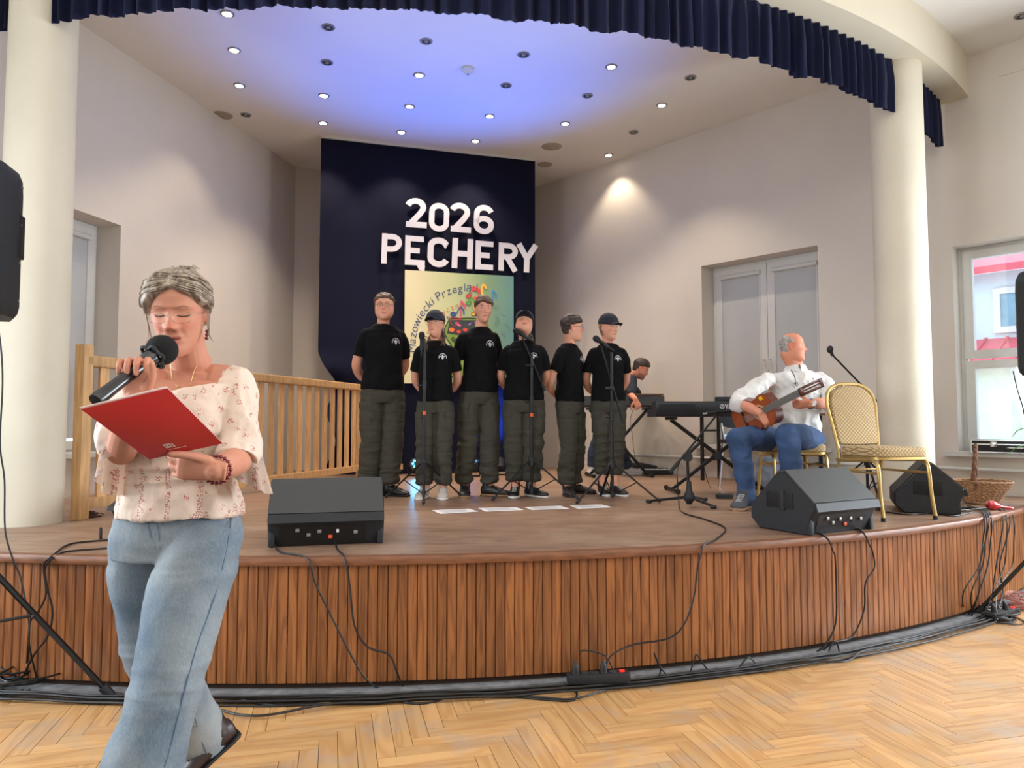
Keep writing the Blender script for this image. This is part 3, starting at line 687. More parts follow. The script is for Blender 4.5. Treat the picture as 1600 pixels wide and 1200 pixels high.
def hairshell(H, w, fn, thick=.012, namp=.004, nfreq=30, na=96, nz=70, seed=0, jaw=1, stretch=(1, .4, 1)):
    """fn(x, y, z) -> 0..1 hair presence in head space; elsewhere the shell dips under the skin"""
    rings = head_pts(w, jaw, feat=False, nz=nz, na=na); b = BM(); out = []
    for r in rings:
        rr = []
        for p in r:
            n = Vector((p.x/.0056, p.y/.0081, p.z/.0133)).normalized() if p.length else Vector((0, 0, 1))
            k = fn(p.x/w, p.y, p.z); k = max(0, min(1, k)); k = k*k*(3-2*k)
            th = thick(p.x, p.y, p.z) if callable(thick) else thick*max(.45, min(1, .45+p.z/.09)); t = -.010+(th+.010)*k
            t += namp*k*nz_((p.x*nfreq*stretch[0]+seed, p.y*nfreq*stretch[1], p.z*nfreq*stretch[2]))
            rr.append(H @ (p+n*t))
        out.append(rr)
    ringloft(b, out); return b
def short_hair(x, y, z, line=.062, side=.0):
    """male crop: forehead line, temples, round the ear, nape"""
    ax = abs(x)
    front = (z-(line-.45*max(0, ax-.035)-(.0 if ax < .05 else .0)))/.008 if y > .02 else 9
    temple = (z-(.016+side))/.010 if y > .008 and ax > .055 else 9
    sidev = (z-(.026 if y > -.026 else -.02))/.008 if y <= .03 and y > -.045 else 9
    back = (z+.062)/.01 if y <= -.045 else 9
    return min(front, temple, sidev, back)*.5+.5
def glasses(H, m, rim, w=1, lens_w=.021, lens_h=.016, wire=.0011, z=0.0, parent=None, yoff=.104, square=True, label=None):
    t = None; b = BM(); e = 3.2 if square else 2.2
    for s in (-1, 1):
        pts = []
        for j in range(24):
            a = 2*PI*j/24; c, q = math.cos(a), math.sin(a)
            X = s*.032+lens_w*math.copysign(abs(c)**(2/e), c); Z = z+lens_h*math.copysign(abs(q)**(2/e), q)
            pts.append(Vector((X, yoff-.35*max(0, abs(X)-.02), Z)))
        tube(b, pts, wire, n=6, smooth=0, closed=True)
        X = s*(.032+lens_w); Y = yoff-.35*(X*s-.02)
        tube(b, [(X, Y, z+.006), (s*.074*w, Y-.02, z+.007), (s*.079*w, -.005, z+.004), (s*.076*w, -.03, z-.012)], wire, n=6)
    tube(b, [(-.012, yoff, z+.003), (0, yoff+.003, z+.006), (.012, yoff, z+.003)], wire, n=6)
    bmesh.ops.transform(b, matrix=H, verts=b.verts); return obj('glasses', b, m, parent)
# ================================================================= people on the stage
M_tee = pbr('black_cotton', (8, 8, 11), .9, var=.15, scale=30, spec=.2)
M_cargo = pbr('olive_cotton', (58, 56, 46), .85, var=.10, scale=9, bump=.25, bscale=120)
M_boot = pbr('black_boot_leather', (24, 22, 22), .45, var=.15)
M_canvas = pbr('pale_canvas', (196, 186, 176), .7, var=.08); M_sole = pbr('tan_sole', (150, 118, 88), .7); M_soleblk = pbr('black_sole', (20, 19, 19), .6); M_solewh = pbr('white_sole', (215, 213, 208), .6)
M_capm = pbr('navy_cap_cloth', (24, 28, 42), .8, var=.1, scale=40)
M_hbrown = hairmat('brown_hair', (52, 36, 26), (104, 76, 54)); M_hdark = hairmat('dark_brown_hair', (30, 22, 18), (66, 48, 38)); M_hfair = hairmat('fair_brown_hair', (90, 66, 44), (150, 118, 84)); M_hgrey = hairmat('short_grey_hair', (130, 122, 114), (186, 180, 172), 120)
M_gm = pbr('dark_wire', (40, 34, 32), .3, metal=.8); M_gsil = pbr('pale_wire', (180, 160, 140), .3, metal=.8)
M_emb = pbr('white_print', (225, 225, 225), .7)
def shoe(parent, ank, fyaw, s=1.0, m=None, sole=None, high=.10, lift=0, pitch=0, white=False, label=None):
    """shoe pointing along fyaw (0 = to the viewer); ank = (x, y, floor z)"""
    M = Matrix.Translation(Vector(ank)) @ Matrix.Rotation(fyaw, 4, 'Z') @ Matrix.Rotation(pitch, 4, 'X') @ Matrix.Scale(s, 4)
    def sec(y, hw, z0, z1, n=16): return [M @ Vector((hw*math.copysign(abs(math.cos(a))**.75, math.cos(a)), y, (z0+z1)/2+(z1-z0)/2*math.copysign(abs(math.sin(a))**.8, math.sin(a)))) for a in (2*PI*j/n for j in range(n))]
    b = BM(); S = [(.075, .022, .03, .075), (.066, .033, .012, .088), (.045, .038, .01, .098), (.01, .041, .01, .100), (-.03, .043, .01, .092), (-.07, .046, .01, .074), (-.11, .050, .01, .060), (-.15, .048, .01, .052), (-.178, .038, .012, .044), (-.192, .02, .016, .034)]
    ringloft(b, [sec(*q) for q in S]); 
    tube(b, [M @ Vector((0, .02, .06)), M @ Vector((0, .022, .11)), M @ Vector((0, .024, high+.045))], [.043*s, .044*s, .043*s], n=16)
    o = obj('shoe', b, m or M_boot, parent)
    if label: o['label'] = label
    b = BM(); ringloft(b, [sec(y, hw+.004, -.001, .02) for y, hw in ((.08, .02), (.068, .034), (.04, .04), (0, .041), (-.05, .044), (-.11, .052), (-.155, .049), (-.185, .037), (-.198, .018))])
    obj('sole', b, sole or M_soleblk, o)
    b = BM()
    for k in range(5):
        y = -.045-.02*k; z = .094-.0085*k
        tube(b, [M @ Vector((x, y+.003*((x > 0)-.5), z+.001-abs(x)*.25)) for x in (-.02, -.01, 0, .01, .02)], .0022*s, n=5, smooth=2)
    obj('laces', b, M_solewh if white else M_boot, o)
    return o
def emblem(parent, shirt_me, off, R, T, cx, cz, s=1.0):
    """white lily badge in an arc, laid on the chest"""
    polys = [[(0, .025), (.0065, .013), (.004, -.004), (-.004, -.004), (-.0065, .013)], [(-.004, -.003), (-.008, .007), (-.015, .010), (-.021, .004), (-.019, -.003), (-.013, .001)], [(.004, -.003), (.008, .007), (.015, .010), (.021, .004), (.019, -.003), (.013, .001)],
        [(-.012, -.005), (.012, -.005), (.012, -.0095), (-.012, -.0095)], [(-.005, -.0095), (.005, -.0095), (.0065, -.016), (0, -.025), (-.0065, -.016)]]
    b = BM(); tr = BVHTree.FromPolygons([v.co+off for v in shirt_me.vertices], [p.vertices[:] for p in shirt_me.polygons])
    d = R @ Vector((0, 1, 0))
    def pr(x, z):
        o = T @ Vector((cx+x*s, -.6, cz+z*s)); h = tr.ray_cast(o, d)[0]; return (h if h else o+d*.48)-d*.0022
    def disc(pts):
        c = (sum(p[0] for p in pts)/len(pts), sum(p[1] for p in pts)/len(pts)); n = len(pts)
        pts2 = []
        for i in range(n):
            a, e = pts[i], pts[(i+1) % n]; pts2 += [a, ((a[0]+e[0])/2, (a[1]+e[1])/2)]
        cv = b.verts.new(pr(*c)); vs = [b.verts.new(pr(*p)) for p in pts2]
        for i in range(len(vs)): b.faces.new((cv, vs[i], vs[(i+1) % len(vs)]))
    for p in polys: disc(p)
    pv = None
    for i in range(23):
        a = PI*(-.08+1.16*i/22); w = .0014+.0012*(i % 2)
        q = [pr((.032+k)*math.cos(a), -.004+(.034+k)*math.sin(a)) for k in (-w, w)]; v = [b.verts.new(t) for t in q]
        if pv: b.faces.new((pv[0], pv[1], v[1], v[0]))
        pv = v
    o = obj('chest_emblem', b, M_emb, parent, recalc=False); return o
def cap(parent, H, w=1.0, byaw=0, tilt=0, m=None, jaw=1):
    def fn(x, y, z): return (z-(.030-.10*y))/.004*.5+.5
    b = hairshell(H, w, fn, thick=lambda x, y, z: .017+.010*max(0, z-.06)/.05, namp=.002, nfreq=16, seed=3)
    o = obj('cap', b, m or M_capm, parent)
    Hb = H @ Matrix.Rotation(byaw, 4, 'Z'); b = BM(); rings = []
    for t in range(9):
        u = t/8; rr = []
        for z in (0, .004):
            for j in range(17):
                a = -1.15+2.3*j/16; a = a if z == 0 else -a
                R_ = .072*w; ox = R_*math.sin(a)*(1+.12*u); oy = .055+.045*math.cos(a)+u*.068*max(.0, math.cos(a*1.25))
                rr.append(Hb @ Vector((ox, oy, .036-.012*u-.35*ox*ox/.1+z+.005)))
        rings.append(rr)
    ringloft(b, rings); bb_ = obj('brim', b, m or M_capm, o)
    b = BM(); sph(b, H @ Vector((0, -.004, .140)), .006, 8); obj('cap_button', b, m or M_capm, o); return o
def pocket(parent, c, yawo, r, h, tilt=0, m=None):
    """curved cargo pocket with a flap: c = leg centre at the pocket, yawo = outward direction"""
    b = BM()
    def patch(z0, z1, a0, a1, ro, ri):
        rr = []
        for i in range(9):
            a = yawo+a0+(a1-a0)*i/8; u = Vector((math.cos(a), math.sin(a), 0))
            rr.append([c+u*ri+Vector((0, 0, z0)), c+u*(ro-.004)+Vector((0, 0, z0)), c+u*ro+Vector((0, 0, z0+.008)), c+u*ro+Vector((0, 0, z1-.006)), c+u*(ro-.004)+Vector((0, 0, z1)), c+u*ri+Vector((0, 0, z1))])
        ringloft(b, rr)
    patch(-h/2, h/2-.02, -.7, .7, r+.004, r-.03); patch(h/2-.045, h/2+.01, -.74, .74, r+.009, r-.03)
    return obj('cargo_pocket', b, m or M_cargo, parent)
def youth(label, x, y, h, yaw=0, head=(0, 0, 0), build=1.0, feet=((-.11, 0, 0), (.11, 0, 0)), shoes=None, skin=None, hair=None, hairfn=None, capd=None, spec=None, face=None, arms=(1, 1), hem=.11, leg=1.0, seed=1, tees=1.0, shift=0, group=None, hthick=.014, ponytail=None, shz=1.0, pants_m=None):
    k = h/1.75; base = Vector((x, y, HS)); t = thing('person', label, 'person', base, group)
    R = Matrix.Rotation(yaw, 4, 'Z'); T = Matrix.Translation(base) @ R @ Matrix.Scale(k, 4)
    Ri = R.to_3x3()
    def L(a, b_, c): return T @ Vector((a, b_, c))
    B = build; skin = skin or M_skin2; fw = face or {}
    hc = L(shift, -.02, 1.625); hs_ = (.97 if k > .95 else .93)
    H = hmat(hc, yaw+head[0], head[1], head[2], hs_)
    # feet targets
    ft = [T @ Vector((fx, fy, 0)) for fx, fy, _ in feet]
    # body
    b = BM(); add_head(b, H, fw.get('w', 1), fw.get('jaw', 1), fw.get('nose', .9), fw.get('fat', 0))
    limb(b, [hc+(H.to_3x3() @ Vector((0, -.022, -.05))), L(shift*.7, .012, 1.50), L(0, .01, 1.42)], [.054*k, (.056*k*B**.5, .053*k), (.058*k, .05*k)])
    xloft(b, [(L(0, .01, .84), yaw, .12*k*B, .08*k*B), (L(0, .01, .95), yaw, .135*k*B, .085*k*B), (L(0, 0, 1.1), yaw, .12*k*B, .08*k*B), (L(0, 0, 1.3), yaw, .14*k*B, .085*k*B), (L(0, .01, 1.40), yaw, .10*k*B, .06*k), (L(0, .01, 1.45), yaw, .05*k, .045*k)])
    sx = .136*B**.6
    for s, am in ((-1, arms[0]), (1, arms[1])):
        if am == 1:
            sh, el, wr_ = (s*(sx-.03), .01, 1.365), (s*(.195*B**.6+.01), .085, 1.13), (s*.085, .165*B, .985)
            limb(b, [L(*sh), L(s*(sx+.036), .04, 1.27), L(*el), L((el[0]+wr_[0])/2+s*.02, .145*B, 1.04), L(*wr_)], [.036*k*B**.5, .042*k*B**.5, .041*k*B**.5, .038*k, .028*k])
            hand(b, L(*wr_), Ri @ Vector((-s, .15, -.12)), Ri @ Vector((0, 1, 0)), side=s, s=.95*k, curl=(.4, .6, .4))
        elif am == 2:      # hanging slightly forward, hand in front of the hip
            sh, el, wr_ = (s*sx, .01, 1.405), (s*(.22*B**.6+.01), .03, 1.12), (s*.19, -.05, .92)
            limb(b, [L(*sh), L(s*(sx+.04), .02, 1.27), L(*el), L(*wr_)], [.048*k, .044*k, .040*k, .027*k]); hand(b, L(*wr_), Ri @ Vector((-s*.1, -.15, -1)), Ri @ Vector((s, 0, 0)), side=s, s=.95*k)
    hips = [L(-.085*B, .01, .90), L(.085*B, .01, .90)]; up = Vector((0, 0, 1))
    knees = []
    for i in (0, 1):
        a = ft[i]+up*.09*k; kn = (hips[i]+a)/2+Ri @ Vector((0, -.02, 0))+up*.03*k; knees.append(kn)
        limb(b, [hips[i], kn, a], [.07*k, .048*k, .034*k], n=12)
        tube(b, [ft[i]+up*.06*k, ft[i]+Vector((math.sin(feet[i][2]), -math.cos(feet[i][2]), 0))*.1*k+up*.035*k], [.035*k, .025*k], n=10, round_ends=True)
    me = remesh(b, .0062, 2); paint_face(me, H, lash=0, flush=.8); mobj('body', me, skin, t)
    eyes(t, H, fw.get('w', 1), fw.get('jaw', 1), fw.get('fat', 0), open_=fw.get('open', .85), brow_m=fw.get('brow', hair or M_hbrown), look=fw.get('look', (0, 0)))
    # shirt
    b = BM(); Z = [(.905, .178, .132), (.95, .180, .134), (1.08, .160, .126), (1.22, .157, .124), (1.34, .158, .114), (1.40, .142, .092), (1.448, .104, .076), (1.472, .064, .062)]
    xloft(b, [(L(shift*.3, .012, z), yaw, hw*k*B*tees*(.97 if z < 1.3 else 1), hd*k*B*tees) for z, hw, hd in Z], n=40)
    for s, am in ((-1, arms[0]), (1, arms[1])):
        e_ = (s*(sx+.047), .055, 1.195) if am == 1 else (s*(sx+.06), .03, 1.19)
        tube(b, [L(s*(sx-.05), .01, 1.385), L(s*(sx+.004), .015, 1.372), L(s*(sx+.030), .03, 1.30), L(*e_)], [.048*k, .055*k*B**.5, .060*k*B**.5, .064*k*B**.5], n=20)
    me = remesh(b, .007, 3)
    zb = base.z
    folds(me, .011*k, mixf((lambda X, Y, z: .45+.9*max(0, 1-(z-zb)/(1.2*k)), crease(5, 5, 9, seed)), (.6, crease(9, 9, 3, seed+5))))
    sh_o = mobj('t_shirt', me, M_tee, t)
    b = BM(); cc = L(shift*.5, .004, 1.468)
    ringp = [cc+Ri @ Vector((math.cos(a)*.074*k, math.sin(a)*.066*k, (-.012+.012*math.sin(a))*k)) for a in (2*PI*j/20 for j in range(20))]; tube(b, ringp, .0055*k, n=6, smooth=0, closed=True); obj('collar', b, M_tee, sh_o)
    emblem(sh_o, sh_o.data, WORLD[t.name], Ri, T, .078*B, 1.315, s=1.05)
    # trousers
    b = BM(); xloft(b, [(L(0, .012, .985), yaw, .150*k*B, .112*k*B), (L(0, .012, .93), yaw, .165*k*B, .12*k*B), (L(0, .014, .86), yaw, .178*k*B, .125*k*B), (L(0, .014, .79), yaw, .165*k*B, .11*k*B)], n=36)
    for i in (0, 1):
        s = (-1, 1)[i]; a = ft[i]+up*hem*k+Ri @ Vector((0, .012, 0)); kn = knees[i]
        lg = leg*B**.7
        tube(b, [hips[i]-up*.02, hips[i]*.6+kn*.4, kn, kn*.5+a*.5, a+up*.07*k, a+up*.02*k, a], [(.098*k*lg, .098*k*lg), (.100*k*lg, .098*k*lg), (.088*k*lg, .09*k*lg), (.084*k*lg, .086*k*lg), (.078*k*lg, .08*k*lg), (.074*k*lg, .078*k*lg), (.062*k*lg, .066*k*lg)], n=24)
    me = remesh(b, .007, 2)
    folds(me, .011*k, mixf((lambda X, Y, z: .5+1.3*math.exp(-((z-zb-.2*k)/.12)**2)+.7*math.exp(-((z-zb-.5*k)/.12)**2), crease(4, 4, 13, seed+20)), (.5, crease(8, 8, 2.5, seed+31))))
    tr = mobj('cargo_trousers', me, pants_m or M_cargo, t)
    for i in (0, 1):
        s = (-1, 1)[i]; c_ = hips[i]*.45+knees[i]*.55; pocket(tr, c_, yaw+(0 if s > 0 else PI)-s*.55, .096*k*leg*B**.7, .19*k)
    for i in (0, 1):
        sm, so, wh, hi = (shoes or [(M_boot, M_soleblk, False, .13)]*2)[i]
        shoe(t, (ft[i].x, ft[i].y, HS), yaw+feet[i][2] if False else feet[i][2], s=1.02*k, m=sm, sole=so, high=hi, white=wh)
    hp = hairfn or short_hair
    if not capd:
        obj('hair', hairshell(H, fw.get('w', 1), hp, thick=hthick, namp=.007, nfreq=45, seed=seed, jaw=1), hair, t)
    else:
        obj('hair', hairshell(H, fw.get('w', 1), lambda X, Y, z: min((-.01-Y)/.006, (z+.075)/.01)*.5+.5, thick=.009, namp=.004, nfreq=45, seed=seed), hair, t)
        cap(t, H, fw.get('w', 1), *capd)
    if ponytail:
        for pts in ponytail:
            b = BM()
            for q in range(7):
                o_ = Vector((rng.uniform(-.012, .012), rng.uniform(-.008, .008), 0)); tube(b, [H @ (Vector(p)+o_*(1+i*.4)) for i, p in enumerate(pts)], [.007, .008, .007, .003], n=6)
            obj('hair_tail', b, hair, t)
    if spec: glasses(H, spec[0], 0, w=fw.get('w', 1), lens_w=spec[1], lens_h=spec[2], wire=spec[3], parent=t, square=spec[4])
    return t
dk = (M_boot, M_soleblk, False, .13); brn = (M_boot, M_sole, False, .07); cv = (M_canvas, M_solewh, True, .07); wh_ = (M_boot, M_solewh, True, .07)
def curly(x, y, z): return short_hair(x, y, z, line=.052+.008*math.sin(x*60))
def place(px, Y): r = ray(px, 660); return r.x/r.y*Y
youth('tall person in glasses and black T-shirt at the left end of the row', place(598, 6.2), 6.2, 1.76, yaw=.42, head=(-.30, 0, 0), build=1.06, feet=((-.10, .06, .25), (.065, -.02, 1.05)), hair=M_hbrown, spec=(M_gm, .021, .014, .0014, True), face=dict(w=1.08, jaw=1.12, fat=.004, open=.55), seed=2, shift=.0, tees=1.0)
youth('short person in navy cap and round glasses with long loose hair, behind the upright microphone', place(680, 6.05), 6.05, 1.565, yaw=.0, head=(-.28, .12, .05), build=.98, feet=((-.10, .0, -.15), (.075, -.02, .1)), hair=M_hbrown, capd=(0, 0), spec=(M_gsil, .024, .020, .0011, False), face=dict(w=.94, jaw=.9, nose=.75, look=(-.6, .5)), shoes=[cv, cv], seed=5,
      ponytail=[[(.05, -.05, -.06), (.066, -.02, -.12), (.075, .02, -.19), (.078, .05, -.27)], [(-.055, -.05, -.06), (-.068, -.03, -.12), (-.07, -.02, -.17), (-.07, .0, -.20)]])
youth('slim bareheaded person with tousled brown hair, third from the left in the row', place(749, 6.2), 6.2, 1.73, yaw=.28, head=(-.05, .02, -.03), build=.93, feet=((-.12, .03, .05), (.085, -.03, 1.2)), hair=M_hbrown, hairfn=curly, hthick=.019, face=dict(w=.93, jaw=.88), shoes=[brn, brn], seed=8, shift=.03)
youth('stocky person in cap with head tilted back behind a slanting microphone boom', place(819, 6.15), 6.15, 1.585, yaw=.0, head=(.05, .55, -.08), build=1.12, feet=((-.085, .02, -.1), (.075, .0, .75)), hair=M_hdark, capd=(0, 0), face=dict(w=1.0, jaw=1.05, fat=.006, open=.35), shoes=[wh_, wh_], seed=11, hem=.15,
      ponytail=[[(-.05, -.06, -.05), (-.066, -.05, -.10), (-.07, -.05, -.14), (-.075, -.04, -.17)]])
youth('slim person in glasses with dark hair, head turned away, fifth in the row', place(892, 6.3), 6.3, 1.575, yaw=.85, head=(.85, .0, .0), build=.90, feet=((-.09, -.02, .15), (.12, .03, 1.25)), hair=M_hdark, spec=(M_gm, .02, .015, .0012, True), face=dict(w=.95, jaw=.92), seed=14, hthick=.022, hairfn=lambda x, y, z: short_hair(x, y, z, line=.05, side=.0), shift=.0)
youth('fair-haired person in navy cap looking sideways at the right end of the row', place(951, 6.3), 6.3, 1.575, yaw=.10, head=(.55, -.02, .0), build=.97, feet=((-.06, .02, .1), (.06, -.02, .35)), hair=M_hfair, capd=(0, 0), face=dict(w=.95, jaw=.92, nose=.8), shoes=[wh_, wh_], seed=17, hem=.20, leg=.92)
# ---- guitarist seated on the further banquet chair
M_shirtw = pbr('white_linen', (222, 220, 216), .8, var=.03, scale=12, bump=.15, bscale=150)
M_jean = pbr('blue_denim', (52, 78, 118), .8, var=.22, scale=7, bump=.2, bscale=220); M_jean2 = pbr('dark_denim', (40, 50, 74), .8, var=.15)
M_gtop = pbr('guitar_cedar', (150, 72, 38), .3, var=.12, scale=3, stretch=(12, 1, 1), coat=.5); M_gside = pbr('guitar_rosewood', (92, 40, 26), .3, var=.2, scale=5, stretch=(1, 8, 8), coat=.5)
M_fret = pbr('ebony_board', (38, 30, 28), .4); M_string = pbr('nylon_string', (205, 205, 200), .3); M_yel = pbr('yellow_pick', (235, 200, 40), .4); M_band = pbr('pale_rosette', (205, 170, 120), .5)
M_suede = pbr('grey_suede', (74, 76, 82), .9, var=.1)
def person_parts(t, b, H, vox, skin, name='body', **kw):
    me = remesh(b, vox, 2); paint_face(me, H, **kw); return mobj(name, me, skin, t)
def guitarist():
    base = U(1215, 780, HS); base.z = HS
    t = thing('person', 'seated balding person in white shirt and blue jeans playing a guitar', 'person', base)
    hc = P(1238, 542, 5.60); yw = 1.15; H = hmat(hc, yw, .02, -.03, .95); dr = Vector((0, 0, 0))
    nb = P(1243, 577, 5.64); sl = P(1200, 594, 5.60); sr = P(1284, 593, 5.66); pel = P(1243, 686, 5.70); hl = P(1212, 690, 5.62); hr = P(1272, 690, 5.62)
    kl = P(1155, 684, 5.24); kr = P(1233, 680, 5.12); al = P(1166, 768, 5.33); ar = P(1240, 772, 5.20)
    el = P(1153, 627, 5.50); wl_ = P(1187, 645, 5.28); er = P(1300, 630, 5.56); wr2 = P(1266, 631, 5.16)
    b = BM(); add_head(b, H, 1.0, 1.0, 1.05, .003)
    limb(b, [hc+H.to_3x3() @ Vector((0, -.03, -.06)), nb+Vector((0, 0, .02)), nb+Vector((0, .02, -.07))], [.062, .064, .08])
    xloft(b, [(pel, 0, .13, .10), (pel+Vector((0, 0, .2)), 0, .13, .10), (pel+Vector((0, -.02, .40)), 0, .15, .10), (nb+Vector((0, 0, -.05)), 0, .12, .07)])
    limb(b, [sl+Vector((.02, 0, -.02)), (sl+el)/2+Vector((-.005, 0, 0)), el], [.036, .044, .042]); limb(b, [el, el*.4+wl_*.6, wl_], [.045, .042, .029])
    limb(b, [sr+Vector((-.02, 0, -.035)), (sr+er)/2, er], [.036, .044, .042]); limb(b, [er, er*.45+wr2*.55, wr2], [.045, .043, .030])
    hand(b, wl_, (.62, -.25, -.74), (-.2, -.85, .2), side=-1, s=1.0, curls=[(.45, .6, .4), (.55, .7, .4), (.65, .8, .5), (.75, .8, .5)], thumb=(.25, .2), tout=.6)
    hand(b, wr2, (-.95, -.15, -.10), (-.1, -.75, -.65), side=1, s=1.0, curls=[(.8, .9, .4), (.75, .9, .5), (.7, .9, .5), (.7, .9, .5)], thumb=(.5, .3), tout=.6)
    for h_, k_, a_ in ((hl, kl, al), (hr, kr, ar)): limb(b, [h_, k_+Vector((0, .045, -.02)), a_+Vector((0, .01, 0))], [.05, .030, .03], n=12)
    person_parts(t, b, H, .0055, M_skin3, flush=.9, lash=0)
    eyes(t, H, 1, 1, .003, open_=.75, brow_m=M_hgrey, look=(.6, .1))
    def bald(x, y, z): return min((.088-z-1.2*max(0, y+.02))/.015, (.030-y+.1*z)/.01, ((z-.024) if y > -.026 else (z+.055))/.01)*.5+.5
    obj('hair', hairshell(H, 1, bald, thick=.006, namp=.002, nfreq=60), M_hgrey, t)
    # shirt
    b = BM(); xloft(b, [(pel+Vector((.0, -.01, -.05)), 0, .195, .155), (pel+Vector((0, -.01, .05)), 0, .185, .15), (pel+Vector((0, -.02, .2)), 0, .175, .14), (pel+Vector((0, -.02, .36)), 0, .185, .13), (nb+Vector((0, 0, -.085)), 0, .215, .105), (nb+Vector((0, 0, -.05)), 0, .185, .09), (nb+Vector((0, 0, -.015)), 0, .09, .075), (nb+Vector((0, 0, .005)), 0, .07, .065)], n=36)
    tube(b, [sl+Vector((.05, 0, 0)), sl, (sl+el)/2+Vector((-.015, 0, 0)), el+Vector((-.005, 0, -.005)), el*.72+wl_*.28], [.042, .052, .059, .060, .053], n=20)
    tube(b, [sr-Vector((.05, 0, 0)), sr, (sr+er)/2+Vector((.012, 0, 0)), er+Vector((.0, 0, -.005)), er*.72+wr2*.28], [.042, .052, .059, .060, .053], n=20)
    me = remesh(b, .0068, 2); folds(me, .015, mixf((.8, crease(5, 5, 8, 3)), (.7, crease(10, 10, 7, 33)))); so = mobj('shirt', me, M_shirtw, t)
    for s in (-1, 1):   # collar wings
        b = BM(); c0 = nb+Vector((0, -.005, .02)); rings = []
        for i in range(9):
            a = s*(.12+1.9*i/8); u = Vector((math.sin(a), -math.cos(a), 0)); hgt = .045-.018*i/8; dd = .020*(1-i/8)
            rings.append([c0+u*.064+Vector((0, 0, hgt*.35)), c0+u*.072+Vector((0, 0, hgt*.3)), c0+u*(.088)+Vector((0, 0, -hgt*.55-dd)), c0+u*(.083)+Vector((0, 0, -hgt*.55-dd))])
        ringloft(b, rings); obj('collar', b, M_shirtw, so)
    b = BM(); 
    for i in range(4): p = P(1243, 590+i*16, 5.50-.012*i); sph(b, p, (.006, .003, .006), 8)
    obj('shirt_buttons', b, M_paper, so)
    # jeans
    b = BM(); xloft(b, [(pel+Vector((0, 0, .04)), 0, .165, .13), (pel+Vector((0, 0, -.04)), 0, .185, .15), (pel+Vector((0, -.02, -.085)), 0, .15, .13)])
    for h_, k_, a_ in ((hl, kl, al), (hr, kr, ar)):
        tube(b, [h_+Vector((0, .06, .01)), (h_+k_)/2+Vector((0, 0, .01)), k_+Vector((0, .03, 0))], [(.098, .105), (.092, .10), (.080, .085)], n=22, round_ends=True)
        tube(b, [k_+Vector((0, .015, .0)), k_*.55+a_*.45+Vector((0, .01, 0)), a_+Vector((0, .01, .03)), a_+Vector((0, .005, -.055))], [(.080, .082), (.070, .074), (.062, .066), (.062, .066)], n=22, round_ends=True)
    me = remesh(b, .007, 2); folds(me, .010, mixf((1, crease(6, 6, 8, 41)),)); mobj('jeans', me, M_jean, t)
    shoe(t, (al.x-.03, al.y-.02, HS), -.55, s=1.1, m=M_suede, sole=M_sole, high=.075, white=True); shoe(t, (ar.x, ar.y-.01, HS), .1, s=1.1, m=M_suede, sole=M_sole, high=.075, white=True)
    # watch
    b = BM(); d = (wr2-er).normalized(); u = d.cross(Vector((0, 0, 1))).normalized(); v = d.cross(u); c = wr2-d*.02
    tube(b, [c+(u*math.cos(a)+v*math.sin(a))*.033 for a in (2*PI*j/16 for j in range(16))], (.008), n=6, smooth=0, closed=True)
    q = c+Vector((0, -.035, .0)); cyl(b, q, q+Vector((0, -.008, 0)), .018, n=16); obj('wristwatch', b, M_chrome, t)
    # reading glasses hung on the placket: a thing he wears
    b = BM(); g0 = P(1236, 578, 5.50); g1 = P(1243, 600, 5.47); tube(b, [g0, (g0+g1)/2+Vector((.01, -.004, 0)), g1], .0035, n=6)
    for k in (0, 1):
        c = g1+Vector((-.012+.022*k, -.004, -.01+.01*k)); tube(b, [c+Vector((.008*math.cos(a), 0, .016*math.sin(a))) for a in (2*PI*j/12 for j in range(12))], .0018, n=5, smooth=0, closed=True)
    obj('hanging_glasses', b, M_blk, so)
    # guitar
    n_ = (P(1275, 601, 4.86)-P(1176, 650, 5.40)).normalized(); up = Vector((-.25, -1, .12)); up = (up-n_*up.dot(n_)).normalized(); x_ = n_.cross(up)
    G = Matrix.Translation(P(1176, 650, 5.37)) @ Matrix((x_, n_, up)).transposed().to_4x4() @ Matrix.Scale(.87, 4)
    g = thing('guitar', 'reddish classical guitar on the knee of the seated player', 'guitar', G.translation)
    W_ = [(-.235, 0), (-.225, .07), (-.20, .12), (-.15, .165), (-.09, .182), (-.03, .168), (.02, .135), (.06, .118), (.10, .122), (.15, .138), (.195, .13), (.225, .10), (.245, .05), (.25, 0)]
    pts, _ = catmull([(a, c, 0) for a, c in W_], 3, [(0,)]*len(W_)); out = [(p.y, p.x) for p in pts]+[(-p.y, p.x) for p in pts[-2:0:-1]]
    b = BM(); ringloft(b, [[G @ Vector((x, y, z)) for x, y in out] for z in (-.092, 0)]); o = obj('guitar_body', b, M_gside, g, smooth=True)
    b = BM(); ringloft(b, [[G @ Vector((x*.985, y*.985, z)) for x, y in out] for z in (-.001, .003)]); o = obj('soundboard', b, M_gtop, g)
    b = BM(); cyl(b, G @ Vector((0, .09, .0032)), G @ Vector((0, .09, .0042)), .058, n=32); rs = obj('rosette', b, M_band, g)
    b = BM(); cyl(b, G @ Vector((0, .09, .0040)), G @ Vector((0, .09, .0050)), .045, n=32); obj('sound_hole', b, M_fret, g)
    b = BM(); bx(b, (0, -.09, .007), (.17, .022, .010), bev=.002, M=G); obj('bridge', b, M_fret, g)
    b = BM(); bx(b, (0, .33, .006), (.056, .44, .008), bev=.002, M=G); bx(b, (0, .41, -.010), (.050, .30, .022), bev=.008, M=G); nk = obj('neck', b, M_fret, g)
    b = BM()
    for k in range(14): bx(b, (0, .55-.65*(1-2**(-k/12)), .0108), (.054, .002, .002), M=G)
    obj('frets', b, M_chrome, nk)
